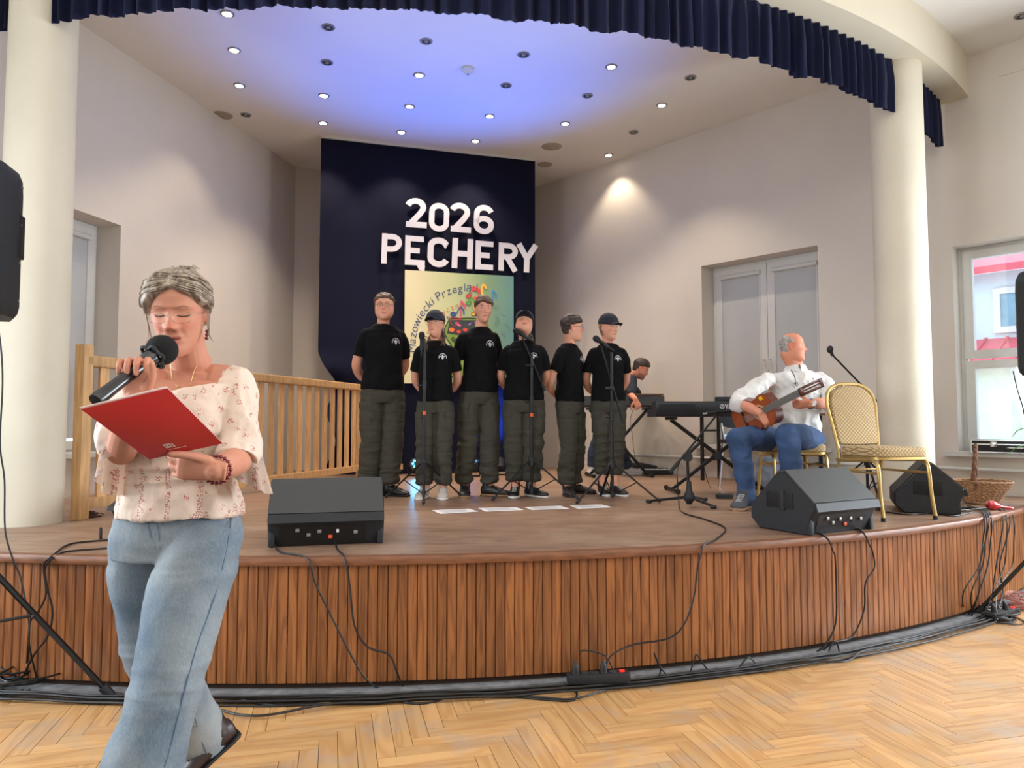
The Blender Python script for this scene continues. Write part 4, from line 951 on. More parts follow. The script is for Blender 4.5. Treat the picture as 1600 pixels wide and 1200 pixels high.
    b = BM(); Gh = G @ Matrix.Translation((0, .55, .002)) @ Matrix.Rotation(-.22, 4, 'X'); bx(b, (-.024, .10, -.006), (.024, .20, .018), bev=.003, M=Gh); bx(b, (.024, .10, -.006), (.024, .20, .018), bev=.003, M=Gh); bx(b, (0, .02, -.006), (.07, .04, .018), bev=.003, M=Gh); bx(b, (0, .195, -.006), (.074, .03, .018), bev=.004, M=Gh); bx(b, (0, .11, -.006), (.012, .16, .016), M=Gh)
    hd = obj('headstock', b, M_gside, g)
    for s in (-1, 1):
        b = BM(); bx(b, (s*.012, .11, .004), (.006, .12, .004), M=Gh)
        for k in range(3): cyl(b, Gh @ Vector((s*.036, .06+.045*k, -.006)), Gh @ Vector((s*.052, .06+.045*k, -.006)), .003, n=8); bx(b, (s*.056, .06+.045*k, -.006), (.012, .018, .010), bev=.003, M=Gh)
        obj('tuning_pegs', b, M_string, hd)
    for k in range(6):
        b = BM(); x = -.021+.0084*k; cyl(b, G @ Vector((x*1.25, -.09, .013)), G @ Vector((x, .55, .014)), .0011, n=5); obj('string', b, M_string, g)
    b = BM(); q = G @ Vector((-.12, .16, .012)); bx(b, (-.10, .17, .008), (.035, .03, .006), bev=.008, M=G); obj('yellow_tab', b, M_yel, g)
guitarist()
# ---- person bending over the rear keyboard
def stooper():
    base = P(955, 742, 8.7); base.z = HS
    t = thing('person', 'dark-haired person in dark shirt and jeans bending over the rear keyboard', 'person', base)
    hc = P(1001, 576, 8.50); H = hmat(hc, 1.45, -.45, 0, .97)
    pel = P(950, 660, 8.80); ch = P(974, 610, 8.66); nb = P(985, 589, 8.58); sl = nb+Vector((-.02, -.16, -.05)); sr = nb+Vector((-.02, .16, -.04))
    el = P(984, 615, 8.30); wl_ = P(993, 624, 8.14)
    b = BM(); add_head(b, H, .98, .98, 1, 0); limb(b, [hc+H.to_3x3() @ Vector((0, -.025, -.06)), nb], [.058, .065])
    tube(b, [pel, (pel+ch)/2, ch, nb+Vector((-.03, 0, -.02))], [(.12, .10), (.12, .1), (.13, .1), (.08, .07)], n=16, up=(0, 1, 0))
    limb(b, [sl, (sl+el)/2, el], [.05, .045, .04]); limb(b, [el, wl_], [.04, .028]); hand(b, wl_, (.35, -.1, -.9), (.3, -.9, 0), side=1, s=1, curl=(.8, .9, .6))
    er = P(1000, 622, 8.9); wr2 = P(1012, 630, 8.6); limb(b, [sr, er], [.05, .04]); limb(b, [er, wr2], [.04, .028]); hand(b, wr2, (.8, -.3, -.4), (.2, 0, 1), side=-1, s=1, curl=(.5, .6, .4))
    ft = [(P(925, 741, 8.75), -.2), (P(981, 742, 8.68), 1.3)]; hp = [pel+Vector((-.05, -.07, -.04)), pel+Vector((.06, .07, -.04))]; kn = [P(930, 702, 8.72), P(970, 703, 8.6)]
    for i in (0, 1): a = Vector((ft[i][0].x, ft[i][0].y, HS+.09)); limb(b, [hp[i], kn[i], a], [.07, .05, .035], n=12)
    person_parts(t, b, H, .0065, M_skin3, flush=.6, beard=.45); eyes(t, H, .98, .98, open_=.4, brow_m=M_hdark, look=(0, -.5))
    obj('hair', hairshell(H, .98, lambda x, y, z: short_hair(x, y, z, .055), thick=.018, namp=.006), M_hdark, t)
    b = BM(); tube(b, [pel+Vector((0, 0, .0)), (pel+ch)/2, ch, nb+Vector((-.02, 0, -.02))], [(.17, .14), (.165, .14), (.18, .13), (.10, .085)], n=24, up=(0, 1, 0))
    for s_, e_ in ((sl, el*.75+wl_*.25), (sr, er)): tube(b, [s_+(nb-s_)*.3, s_, (s_+e_)/2, e_], [.055, .066, .062, .05], n=16)
    me = remesh(b, .008, 2); folds(me, .012, crease(6, 6, 6, 70)); mobj('shirt', me, pbr('dark_patterned_shirt', (34, 38, 50), .85, var=.5, scale=70), t)
    b = BM(); sph(b, pel+Vector((0, 0, -.03)), (.16, .16, .12), 20)
    for i in (0, 1): a = Vector((ft[i][0].x, ft[i][0].y, HS+.10)); tube(b, [hp[i], kn[i], a*.6+kn[i]*.4, a], [.095, .075, .068, .062], n=18)
    me = remesh(b, .008, 2); folds(me, .009, crease(6, 6, 10, 80)); mobj('jeans', me, M_jean2, t)
    for i in (0, 1): shoe(t, (ft[i][0].x, ft[i][0].y, HS), ft[i][1], s=1.05, m=M_canvas, sole=M_solewh, high=.07, white=True)
stooper()

# ================================================================= the speaker in the foreground
M_blouse = bpy.data.materials.new('floral_muslin'); M_blouse.use_nodes = True
def _bl():
    N = M_blouse.node_tree.nodes; L = M_blouse.node_tree.links; b = N['Principled BSDF']; b.inputs['Roughness'].default_value = .85; b.inputs['Sheen Weight'].default_value = .15
    tc = N.new('ShaderNodeTexCoord'); base = (*srgb((222, 201, 184)), 1)
    def math_(op, a, b_=None, c=None):
        n = N.new('ShaderNodeMath'); n.operation = op
        for i, v in enumerate((a, b_, c)):
            if v is None: continue
            if isinstance(v, (int, float)): n.inputs[i].default_value = v
            else: L.new(v, n.inputs[i])
        return n.outputs[0]
    v = N.new('ShaderNodeTexVoronoi'); v.inputs['Scale'].default_value = 210; L.new(tc.outputs['Object'], v.inputs[0])      # petals
    v2 = N.new('ShaderNodeTexVoronoi'); v2.inputs['Scale'].default_value = 44; v2.inputs['Randomness'].default_value = .8; L.new(tc.outputs['Object'], v2.inputs[0])   # sprigs
    petal = math_('LESS_THAN', v.outputs['Distance'], .46); spr = math_('LESS_THAN', v2.outputs['Distance'], .42)
    sc = N.new('ShaderNodeSeparateColor'); L.new(v2.outputs['Color'], sc.inputs[0]); keep = math_('GREATER_THAN', sc.outputs[0], .58)
    # embroidered lines: narrow bands of the pattern
    sx = N.new('ShaderNodeSeparateXYZ'); L.new(tc.outputs['Object'], sx.inputs[0])
    band = math_('LESS_THAN', math_('ABSOLUTE', math_('SUBTRACT', math_('FRACT', math_('MULTIPLY', sx.outputs[0], 13)), .5)), .09)
    low = math_('LESS_THAN', sx.outputs[2], 1.13); bl = math_('MULTIPLY', band, low)
    m1 = math_('MULTIPLY', math_('MULTIPLY', petal, spr), keep); notlow = math_('SUBTRACT', 1, math_('MULTIPLY', low, .0))
    mask = math_('MAXIMUM', math_('MULTIPLY', m1, notlow), math_('MULTIPLY', bl, petal))
    rp = N.new('ShaderNodeValToRGB'); rp.color_ramp.elements[0].color = (*srgb((188, 74, 88)), 1); rp.color_ramp.elements[1].color = (*srgb((150, 110, 84)), 1); rp.color_ramp.elements[0].position = .5; rp.color_ramp.elements[1].position = .8
    s2 = N.new('ShaderNodeSeparateColor'); L.new(v.outputs['Color'], s2.inputs[0]); L.new(s2.outputs[1], rp.inputs[0])
    mx = N.new('ShaderNodeMix'); mx.data_type = 'RGBA'; mx.inputs['A'].default_value = base; L.new(rp.outputs[0], mx.inputs['B']); L.new(math_('MULTIPLY', mask, .85), mx.inputs['Factor'])
    L.new(mx.outputs['Result'], b.inputs['Base Color'])
    nz = N.new('ShaderNodeTexNoise'); nz.inputs['Scale'].default_value = 60; nz.inputs['Detail'].default_value = 4; L.new(tc.outputs['Object'], nz.inputs[0]); bp = N.new('ShaderNodeBump'); bp.inputs['Strength'].default_value = .35; bp.inputs['Distance'].default_value = .004; L.new(nz.outputs[0], bp.inputs['Height']); L.new(bp.outputs[0], b.inputs['Normal'])
    b.inputs['Subsurface Weight'].default_value = .1
_bl(); MATS['floral_muslin'] = M_blouse
M_ljean = bpy.data.materials.new('washed_denim'); M_ljean.use_nodes = True
def _lj():
    N = M_ljean.node_tree.nodes; L = M_ljean.node_tree.links; b = N['Principled BSDF']; b.inputs['Roughness'].default_value = .85
    tc = N.new('ShaderNodeTexCoord')
    n1 = N.new('ShaderNodeTexNoise'); n1.inputs['Scale'].default_value = 4; n1.inputs['Detail'].default_value = 6; L.new(tc.outputs['Object'], n1.inputs[0])
    mp = N.new('ShaderNodeMapping'); mp.inputs['Scale'].default_value = (1, 1, .35); L.new(tc.outputs['Object'], mp.inputs[0])
    n2 = N.new('ShaderNodeTexNoise'); n2.inputs['Scale'].default_value = 260; n2.inputs['Detail'].default_value = 2; L.new(mp.outputs[0], n2.inputs[0])
    rp = N.new('ShaderNodeValToRGB'); rp.color_ramp.elements[0].color = (*srgb((90, 108, 124)), 1); rp.color_ramp.elements[1].color = (*srgb((144, 152, 156)), 1); rp.color_ramp.elements[0].position = .34; rp.color_ramp.elements[1].position = .66
    ad = N.new('ShaderNodeMath'); ad.operation = 'MULTIPLY_ADD'; ad.inputs[1].default_value = .28; L.new(n2.outputs[0], ad.inputs[0]); 
    sb = N.new('ShaderNodeMath'); sb.operation = 'SUBTRACT'; sb.inputs[1].default_value = .14; L.new(n1.outputs[0], sb.inputs[0]); L.new(sb.outputs[0], ad.inputs[2]); L.new(ad.outputs[0], rp.inputs[0])
    L.new(rp.outputs[0], b.inputs['Base Color']); bp = N.new('ShaderNodeBump'); bp.inputs['Strength'].default_value = .3; bp.inputs['Distance'].default_value = .002; L.new(n2.outputs[0], bp.inputs['Height']); L.new(bp.outputs[0], b.inputs['Normal'])
_lj(); MATS['washed_denim'] = M_ljean
M_hgw = hairmat('ash_grey_hair', (106, 92, 78), (178, 162, 144), 75)
M_bead = pbr('dark_red_beads', (120, 16, 34), .25, var=.15, coat=.5); M_lea = pbr('dark_brown_leather', (44, 30, 26), .4, var=.15); M_seam = pbr('denim_seam', (92, 112, 134), .85)
def presenter():
    base = P(262, 900, 2.15); base.z = 0
    t = thing('person', 'grey-haired person in floral blouse and wide pale jeans speaking into a handheld microphone', 'person', base)
    yw = .20; hc = P(279, 487, 2.06); H = hmat(hc, yw, -.27, .03, 1.0); R3 = H.to_3x3()
    sl = P(220, 612, 2.12); sr = P(362, 604, 2.20); nb = P(296, 575, 2.17)
    el = P(190, 704, 2.02); wl_ = P(213, 622, 1.80); er = P(376, 717, 2.12); wr2 = P(336, 735, 1.885)
    pel = P(280, 815, 2.2); hl = P(232, 838, 2.22); hr = P(322, 838, 2.18)
    kl = P(236, 1020, 2.30); kr = P(270, 1040, 2.02); al = P(326, 1165, 2.66); ar = P(205, 1330, 2.02)
    fwd = Vector((math.sin(yw), -math.cos(yw), 0)); rt = Vector((math.cos(yw), math.sin(yw), 0))
    b = BM(); add_head(b, H, .98, .90, 1.05, .002)
    limb(b, [hc+R3 @ Vector((0, -.028, -.045)), (hc+nb)/2+Vector((.004, .028, -.05)), nb+Vector((0, .015, .0)), nb+Vector((0, .02, -.08))], [.053, .053, (.066, .06), (.10, .08)], n=22)
    xloft(b, [(pel+Vector((0, .0, -.06)), yw, .15, .11), (pel+Vector((0, 0, .04)), yw, .14, .10), (P(283, 740, 2.18), yw, .12, .09), (P(290, 665, 2.17), yw, .14, .10), (P(293, 622, 2.17), yw, .155, .085), (P(295, 597, 2.18), yw, .13, .07), (nb, yw, .075, .06)], n=32)
    limb(b, [sl+(nb-sl)*.35, sl, (sl+el)/2+Vector((-.008, 0, 0)), el], [.05, .056, .048, .041]); limb(b, [el, el*.6+wl_*.4, wl_], [.041, .040, .027])
    limb(b, [sr+(nb-sr)*.35, sr, (sr+er)/2+Vector((.01, 0, 0)), er], [.05, .056, .048, .041]); limb(b, [er, er*.6+wr2*.4, wr2], [.041, .041, .028])
    hand(b, wl_, (.02, -.03, 1), (-.25, 1, .12), side=-1, s=.96, curls=[(1.0, 1.25, .8), (1.05, 1.3, .85), (1.1, 1.3, .9), (1.15, 1.3, .9)], thumb=(.75, .4), tout=.55, spread=.02)
    hand(b, wr2, (-.97, -.22, .16), (-.15, -.85, -.25), side=1, s=.96, curls=[(.35, .5, .3), (.45, .6, .35), (.5, .7, .4), (.6, .8, .4)], thumb=(-.55, .1), tout=.45, spread=.10)
    for h_, k_, a_ in ((hl, kl, al), (hr, kr, ar)): limb(b, [h_, k_, a_], [.075, .052, .034], n=12)
    me = remesh(b, .0030, 2); paint_face(me, H, lash=.75, flush=.9, mouth=.024); mobj('body', me, M_skin, t)
    eyes(t, H, .98, .90, .002, open_=0, brow_m=pbr('soft_brow', (158, 118, 94), .9), browh=.0225, browr=.0018)
    TT = surf(H, .98, .90, .002, 1.05)
    for s in (-1, 1):
        q = []
        for i in range(9):
            u_ = -1+i/4; x_, z_ = s*(.0315+.0145*u_), -.0045+.0035*u_*u_-.0012*u_; h_ = TT.ray_cast(Vector((x_, .3, z_)), Vector((0, -1, 0)))[0]; q.append(H @ (h_+Vector((0, .0009, 0))))
        b = BM(); tube(b, q, [.0004]+[.00115]*7+[.0004], n=6, smooth=3); obj('eyelashes', b, pbr('lash_dark', (58, 38, 32), .7), t)
    # hair: swept back shell, locks and a loose knot
    def hf(x, y, z):
        xx = x+.006; ax = abs(xx); line = .071-9.0*ax*ax-7e3*ax**4*.12
        f = (z-line)/.008 if y > .03 else (z-(.004+.5*max(0, y)))/.008
        if y < -.026: f = (z+.045)/.012
        return f*.5+.5
    ho = obj('hair', hairshell(H, .98, hf, thick=lambda x, y, z: .010+.010*math.exp(-((abs(x)-.06)/.03)**2)*max(0, min(1, (z+.02)/.05)), namp=.003, nfreq=30, na=128, nz=90, seed=4, stretch=(.4, .4, 1.8)), M_hgw, t)
    T = surf(H, 1, 1); 
    def on(a, z, lift=.014):     # azimuth a (0 = front), height z
        hw, hf_, hb = hprof(z); s_, c_ = math.sin(a), math.cos(a); e = 2/2.25
        return Vector(((hw+lift)*math.copysign(abs(s_)**e, s_), math.copysign(abs(c_)**e, c_)*((hf_ if c_ > 0 else hb)+lift), z+lift*max(0, z)/.115))
    b = BM(); PX = .006
    for s in (-1, 1):
        for k in range(46):
            u = k/45; g_ = rng.uniform(-1, 1)
            # from the parting down across the temple, over the ear and back into the knot
            z0 = .076+.034*u; a0 = s*.03-PX*8*(1-u)
            l_ = .009+.004*g_; sd = .009+.005*g_; j1, j2 = rng.uniform(-.005, .005), rng.uniform(-.006, .006)
            pts = [on(a0, z0, l_-.004), on(a0+s*(.38+.25*u), z0-.004-.010*(1-u), l_+.003), on(s*(.95+.25*u), .046+.044*u+j1, sd+.003), on(s*(1.38+.15*u), .018+.062*u+j2, sd+.005), on(s*(1.8+.15*u), .012+.066*u-j1, sd+.004), on(s*(2.3+.1*u), .034+.052*u, sd+.003), on(s*2.9, .070+.03*u, sd)]
            w_ = .0024+.0009*rng.random(); tube(b, [H @ p for p in pts], [(w_*.4, w_*.7), (w_, w_*1.5), (w_, w_*1.7), (w_, w_*1.7), (w_, w_*1.5), (w_, w_*1.5), (w_*.6, w_)], n=6, smooth=6)
    obj('swept_locks', b, M_hgw, ho)
    b = BM(); kc = Vector((-.010, -.050, .114))
    for k in range(26):
        a = k*2.399; r_ = .010+.020*((k*7) % 10)/10; pts = [kc+Vector((1.25*r_*math.cos(a+q), .9*r_*math.sin(a+q), -.004+.018*(1-r_/.03)+.004*math.sin(q*2+k))) for q in (0, .7, 1.5, 2.3, 3.1)]
        tube(b, [H @ p for p in pts], [.002, .0048, .0052, .0048, .002], n=7)
    for k in range(22):   # stray ends
        a = rng.uniform(0, 2*PI); p = kc+Vector((.026*math.cos(a), .02*math.sin(a), .006)); d = Vector((math.cos(a)*.010, math.sin(a)*.008, rng.uniform(.002, .009))); tube(b, [H @ p, H @ (p+d), H @ (p+d*1.5+Vector((rng.uniform(-.006, .006), 0, -.006)))], [.0009, .0007, .0003], n=4, smooth=4)
    obj('hair_knot', b, M_hgw, ho)
    b = BM()
    for s, n_ in ((-1, 3), (1, 4)):
        for k in range(n_): tube(b, [H @ Vector((s*.074, .030-.008*k, .03)), H @ Vector((s*(.081+.002*k), .022-.008*k, -.005)), H @ Vector((s*.080, .015-.006*k, -.045-.012*k)), H @ Vector((s*(.084+.004*k), .01, -.075-.006*k))], [.0016, .0012, .001, .0004], n=5)
    obj('loose_strands', b, M_hgw, ho)
    glasses(H, M_gsil, 0, lens_w=.0225, lens_h=.0155, wire=.0007, z=-.004, parent=t, yoff=.108)
    b = BM(); e0 = H @ Vector((-.0765, -.004, -.038)); tube(b, [e0+Vector((0, -.004, .006)), e0+Vector((0, -.006, .0)), e0+Vector((.0, -.004, -.016))], .0007, n=5)
    er_ = obj('earring', b, M_gold, t)
    for k in range(3): b = BM(); sph(b, e0+Vector((-.0005*k, -.004, -.020-.0105*k)), .0054, 14); obj('bead', b, M_bead, er_)
    # necklace
    b = BM(); q = [nb+rt*x+fwd*y+Vector((0, 0, z)) for x, y, z in ((-.056, .02, .035), (-.05, .055, .01), (-.032, .085, -.022), (-.012, .1, -.05), (.002, .105, -.056), (.02, .1, -.045), (.045, .078, -.01), (.064, .03, .035))]
    MB = BVHTree.FromPolygons([v.co+WORLD[t.name] for v in me.vertices], [p.vertices[:] for p in me.polygons])
    q = [MB.find_nearest(p)[0]+fwd*.0012 for p in q]; tube(b, q, .0009, n=5, smooth=8); nk = obj('necklace', b, M_gold, t)
    b = BM(); p = q[4]; bx(b, p+Vector((0, -.002, -.008)), (.003, .002, .016)); bx(b, p+Vector((0, -.002, -.006)), (.009, .002, .003)); obj('pendant', b, M_gold, nk)
    # blouse: rings
    def ring(px, py, Y, hw, hd, roll=0, pitch=0, n=64, ruf=0, ph=0, front=0):
        c = P(px, py, Y); M = Matrix.Translation(c) @ Matrix.Rotation(yw, 4, 'Z') @ Matrix.Rotation(roll, 4, 'Y') @ Matrix.Rotation(pitch, 4, 'X'); o = []
        for j in range(n):
            a = 2*PI*j/n; m = 1+ruf*math.sin(a*13+ph)+ruf*.6*math.sin(a*7+2*ph); e = .88
            o.append(M @ Vector((hw*m*math.copysign(abs(math.cos(a))**e, math.cos(a)), hd*m*math.copysign(abs(math.sin(a))**e, math.sin(a)), front*max(0, -math.sin(a)))))
        return o
    b = BM(); ringloft(b, [ring(281, 804, 2.19, .176, .140, ruf=.014), ring(281, 788, 2.19, .172, .135, ruf=.016), ring(281, 755, 2.185, .154, .125, ruf=.014, ph=1), ring(283, 715, 2.18, .148, .126, ruf=.012, ph=2), ring(288, 672, 2.165, .160, .138), ring(291, 642, 2.165, .164, .130, roll=-.05), ring(292, 632, 2.17, .166, .122, roll=-.10, pitch=-.05), ring(293, 620, 2.17, .162, .112, roll=-.16, pitch=-.05), ring(293, 615, 2.17, .154, .106, roll=-.17, pitch=-.05)])
    def sleeve(s_, e_, w_, flare, sd):
        m = (s_+e_)/2; o = Vector((.012*sd, -.01, 0)); tube(b, [s_+(nb-s_)*.12+Vector((0, 0, -.006)), s_+o*.5, s_*.6+e_*.4+o*1.3, s_*.25+e_*.75+o, e_+(w_-e_)*(.14 if sd > 0 else -.02)], [.046, .058, .058, .058, .056], n=26)
    sleeve(sl, el, wl_, 1, -1); sleeve(sr, er, wr2, 1, 1)
    bm_ = remesh(b, .0042, 3); folds(bm_, .010, mixf((.9, crease(7, 7, 4, 50, .6)), (.6, crease(16, 16, 9, 60, .5)), (lambda X, Y, z: .9*math.exp(-((z-1.10)/.05)**2), crease(3, 3, 22, 55)))); bo = mobj('blouse', bm_, M_blouse, t)
    # flared cuffs (open cloth)
    def flare(c, ax, u, r0, r1, ln, sag, seed, nrip=9, lean=Vector((0, 0, 0)), up0=.3):
        ax = ax.normalized(); u = (u-ax*u.dot(ax)).normalized(); v = ax.cross(u); b = BM(); n = 96; rows = []
        for i in range(13):
            f = i/12; row = []
            for j in range(n):
                a = 2*PI*j/n; low = max(0, -math.cos(a))  # side away from u hangs longer
                L_ = ln*(up0+(1-up0)*((1-math.cos(a))/2)**1.1); r = r0+(r1-r0)*f**.9*(1-.45*math.cos(a)); r *= 1+(.03+.09*f)*f*math.sin(a*nrip+seed)+.05*f*math.sin(a*4+seed*2)
                p = c+(u*math.cos(a)+v*math.sin(a))*r+ax*(L_*f)+Vector((0, 0, -sag*f*f*((1-math.cos(a))/2)))+lean*f; row.append(b.verts.new(p))
            rows.append(row)
        for i in range(12):
            for j in range(n): b.faces.new((rows[i][j], rows[i][(j+1) % n], rows[i+1][(j+1) % n], rows[i+1][j]))
        bmesh.ops.solidify(b, geom=b.faces[:], thickness=.0016)
        return obj('flared_cuff', b, M_blouse, bo)
    flare(el+(sl-el)*.16, (el-sl)*.3+Vector((-.0, -.02, -.1)), Vector((.5, .1, 1))+(wl_-el)*2, .058, .070, .115, .03, 1.3, lean=Vector((.015, .01, 0)))
    flare(er+(sr-er)*.14, Vector((.035, .02, -.2)), Vector((-1, -.3, .1)), .058, .068, .135, .02, 2.6, lean=Vector((-.01, .015, 0)))
    # jeans
    b = BM()
    xloft(b, [(P(281, 790, 2.2), yw, .168, .125), (P(280, 812, 2.2), yw, .176, .135), (P(279, 838, 2.2), yw, .185, .142), (P(278, 866, 2.2), yw, .18, .13)], n=36)
    tube(b, [P(228, 835, 2.22), P(222, 890, 2.24), P(232, 970, 2.28), P(246, 1030, 2.34), P(282, 1095, 2.48), P(308, 1140, 2.58), P(318, 1164, 2.62)], [(.095, .095), (.094, .094), (.088, .088), (.09, .086), (.09, .086), (.086, .088), (.084, .090)], n=30, up=(0, 1, 0))
    tube(b, [P(322, 835, 2.18), P(311, 880, 2.14), P(287, 950, 2.09), P(268, 1040, 2.03), P(248, 1116, 2.00), P(222, 1200, 1.98), P(200, 1275, 2.0), P(188, 1335, 2.02)], [(.102, .102), (.112, .11), (.110, .108), (.096, .094), (.092, .090), (.106, .102), (.122, .115), (.128, .125)], n=30, up=(0, 1, 0))
    me = remesh(b, .0052, 3)
    folds(me, .010, mixf((.6, crease(2.4, 2.4, 3.2, 90, .9)), (lambda X, Y, z: .5*math.exp(-((z-.84)/.05)**2), crease(3, 3, 20, 91)), (lambda X, Y, z: .7*math.exp(-((z-.54)/.06)**2), crease(3, 3, 14, 95, .8)), (.22, crease(9, 9, 6, 98))))
    jo = mobj('jeans', me, M_ljean, t)
    JB = BVHTree.FromPolygons([v.co+WORLD[t.name] for v in me.vertices], [p.vertices[:] for p in me.polygons])
    def on_jean(path, Y0=1.6):
        o = []
        for px, py in path:
            d = ray(px, py).normalized(); h = JB.ray_cast(Vector((0, 0, CZ)), d)[0]
            if h: o.append(h-d*.0004)
        return o
    for path, r_ in (([(362, 806), (357, 840), (349, 880), (336, 930), (322, 970), (309, 1005), (299, 1040), (288, 1080), (278, 1120), (268, 1160), (257, 1198)], .0022), ([(302, 1112), (308, 1135), (316, 1160), (326, 1184)], .0018), ([(229, 812), (235, 835), (243, 858)], .0018), ([(244, 812), (249, 838), (250, 858)], .0014)):
        q = on_jean(path)
        if len(q) > 2: b = BM(); tube(b, q, (r_*.7, r_), n=6, smooth=6); obj('seam', b, M_seam, jo)
    # shoes
    M = Matrix.Translation(Vector((0, 0, 0)))
    shoe(t, (P(348, 1172, 2.64).x, 2.62, .095), -.80, s=.98, m=M_lea, sole=M_soleblk, high=.03, pitch=.5)
    shoe(t, (ar.x, ar.y, 0), -.35, s=.98, m=M_lea, sole=M_soleblk, high=.05)
    # bracelet
    d = (wr2-er).normalized(); u = d.cross(Vector((0, 0, 1))).normalized(); v = d.cross(u); c = wr2-d*.012
    bt = None; b = BM(); tube(b, [c+(u*math.cos(a)+v*math.sin(a))*.036 for a in (2*PI*j/20 for j in range(20))], .0012, n=5, smooth=0, closed=True); br = obj('bracelet', b, M_bead, t)
    for j in range(20):
        a = 2*PI*j/20; b = BM(); sph(b, c+(u*math.cos(a)+v*math.sin(a))*.036, .0056, 10); obj('bead', b, M_bead, br)
    # microphone
    m0 = P(253, 547, 1.865); m1 = P(173, 608, 1.715); ax = (m1-m0).normalized()
    mt = thing('handheld_microphone', 'black handheld microphone with round foam windscreen held by the speaker', 'microphone', m0)
    b = BM(); sph(b, m0, (.040, .040, .040), 32); obj('foam_windscreen', b, pbr('black_foam', (17, 17, 18), .95, var=.2, scale=300, bump=.8, bscale=600), mt)
    b = BM(); tube(b, [m0+ax*.030, m0+ax*.045, m0+ax*.075, m0+ax*.16, m0+ax*.235, m0+ax*.243], [.026, .024, .0175, .0155, .0175, .014], n=24, smooth=3); obj('handle', b, pbr('satin_black', (24, 26, 28), .25, coat=.4), mt)
    b = BM(); ringm = m0+ax*.038; u = ax.cross(Vector((0, 0, 1))).normalized(); v = ax.cross(u)
    tube(b, [ringm+(u*math.cos(a)+v*math.sin(a))*(.030+.005*math.cos(a*6)) for a in (2*PI*j/36 for j in range(36))], .0045, n=8, smooth=0, closed=True); obj('anti_roll_ring', b, M_blk, mt)
    # folder
    A, B_, C_, D_ = P(127, 640, 1.55), P(262, 607, 1.68), P(348, 693, 1.88), P(233, 718, 1.80)
    ft = thing('folder', 'red card folder with small white emblem held by the speaker', 'folder', (A+C_)/2)
    nn = (B_-A).cross(D_-A).normalized(); nn = nn if nn.y < 0 else -nn
    def sheet(off, ins, th, bend=0):
        b = BM(); N_ = 10; g0, g1 = [], []
        for side, gg in ((0, g0), (th, g1)):
            for i in range(N_+1):
                row = []
                for j in range(N_+1):
                    u_, v_ = ins+(1-2*ins)*i/N_, ins+(1-2*ins)*j/N_
                    p = A*(1-u_)*(1-v_)+B_*u_*(1-v_)+C_*u_*v_+D_*(1-u_)*v_; row.append(b.verts.new(p+nn*(-side-off+.006*math.sin(PI*u_)*math.sin(PI*v_)+bend*math.sin(PI*v_))))
                gg.append(row)
        for i in range(N_):
            for j in range(N_):
                b.faces.new((g0[i][j], g0[i+1][j], g0[i+1][j+1], g0[i][j+1])); b.faces.new((g1[i][j], g1[i][j+1], g1[i+1][j+1], g1[i+1][j]))
        for k in range(N_):
            for q in (((g0[k][0], g1[k][0], g1[k+1][0], g0[k+1][0])), ((g0[k][N_], g0[k+1][N_], g1[k+1][N_], g1[k][N_])), ((g0[0][k], g0[0][k+1], g1[0][k+1], g1[0][k])), ((g0[N_][k], g1[N_][k], g1[N_][k+1], g0[N_][k+1]))): b.faces.new(q)
        return b
    obj('cover', sheet(0, 0, .0012), M_red, ft); obj('back_cover', sheet(.006, -.004, .001, -.004), M_pinkwhite, ft); obj('papers', sheet(.0025, .015, .002), M_paper, ft)
    def fp(u_, v_): return A*(1-u_)*(1-v_)+B_*u_*(1-v_)+C_*u_*v_+D_*(1-u_)*v_+nn*(.0012+.006*math.sin(PI*u_)*math.sin(PI*v_))
    b = BM(); u0, v0 = .38, .835
    def quad(us, vs): b.faces.new([b.verts.new(fp(u_, v_)) for u_, v_ in ((us[0], vs[0]), (us[1], vs[0]), (us[1], vs[1]), (us[0], vs[1]))])
    for a_, b_ in (((.33, .345), (.775, .855)), ((.435, .45), (.775, .855)), ((.33, .45), (.775, .785)), ((.33, .45), (.845, .855))): quad(a_, b_)
    c_ = (.39, .815)
    for k in range(10):
        a = 2*PI*k/10; r_ = .030; b.faces.new([b.verts.new(fp(c_[0]+r_*1.2*math.cos(q)*m_, c_[1]+r_*math.sin(q)*m_)) for q, m_ in ((a, 1), (a+.45, 1), (a+.45, .35), (a, .35))])
    for k in range(13): quad((.335+.018*k, .347+.018*k), (.885, .897))
    obj('cover_emblem', b, pbr('pale_print', (232, 205, 195), .7), ft, recalc=False)
presenter()
# ================================================================= backdrop, letters, poster
AX = BD.copy()                                       # backdrop runs parallel to the back wall
K0 = U(502, 210, HC); K0 = Vector((K0.x, K0.y)); K1 = K0+AX*((U(838, 247, HC).xy-K0).length)
kd = (U(838, 247, HC).xy-K0).normalized(); kn = Vector((kd.y, -kd.x)); KW = (U(838, 247, HC).xy-K0).length
def KP(s, z, d=0): q = K0+kd*s+kn*d; return Vector((q.x, q.y, z))
def KR(px, py):      # pixel -> (s, z) on the backdrop plane
    r = ray(px, py); o = Vector((0, 0, CZ)); n3 = Vector((kn.x, kn.y, 0)); t = (Vector((K0.x, K0.y, 0))-o).dot(n3)/r.dot(n3); p = o+r*t
    return (p.xy-K0).dot(kd), p.z
b = BM(); NX, NZ = 120, 70; g = []
for i in range(NX+1):
    col = []
    for j in range(NZ+1):
        s = KW*i/NX; z = HC-(HC-HS-.01)*j/NZ; low = j/NZ
        d = .014*noise.noise((s*2.2, z*.5, 3))+.010*noise.noise((s*6, z*.8, 8))*low-.05+.02*noise.noise((s*1.2, z*.3, 11))
        ds = 0
        if s < .5 and z < 2.1: k = (1-s/.5)*max(0, min(1, (2.1-z)/.35)); ds = .16*k-.05*math.sin((z-1.9)*9)*k; d += .12*k*math.sin(z*7)
        col.append(b.verts.new(KP(s+ds, z, d)))
    g.append(col)
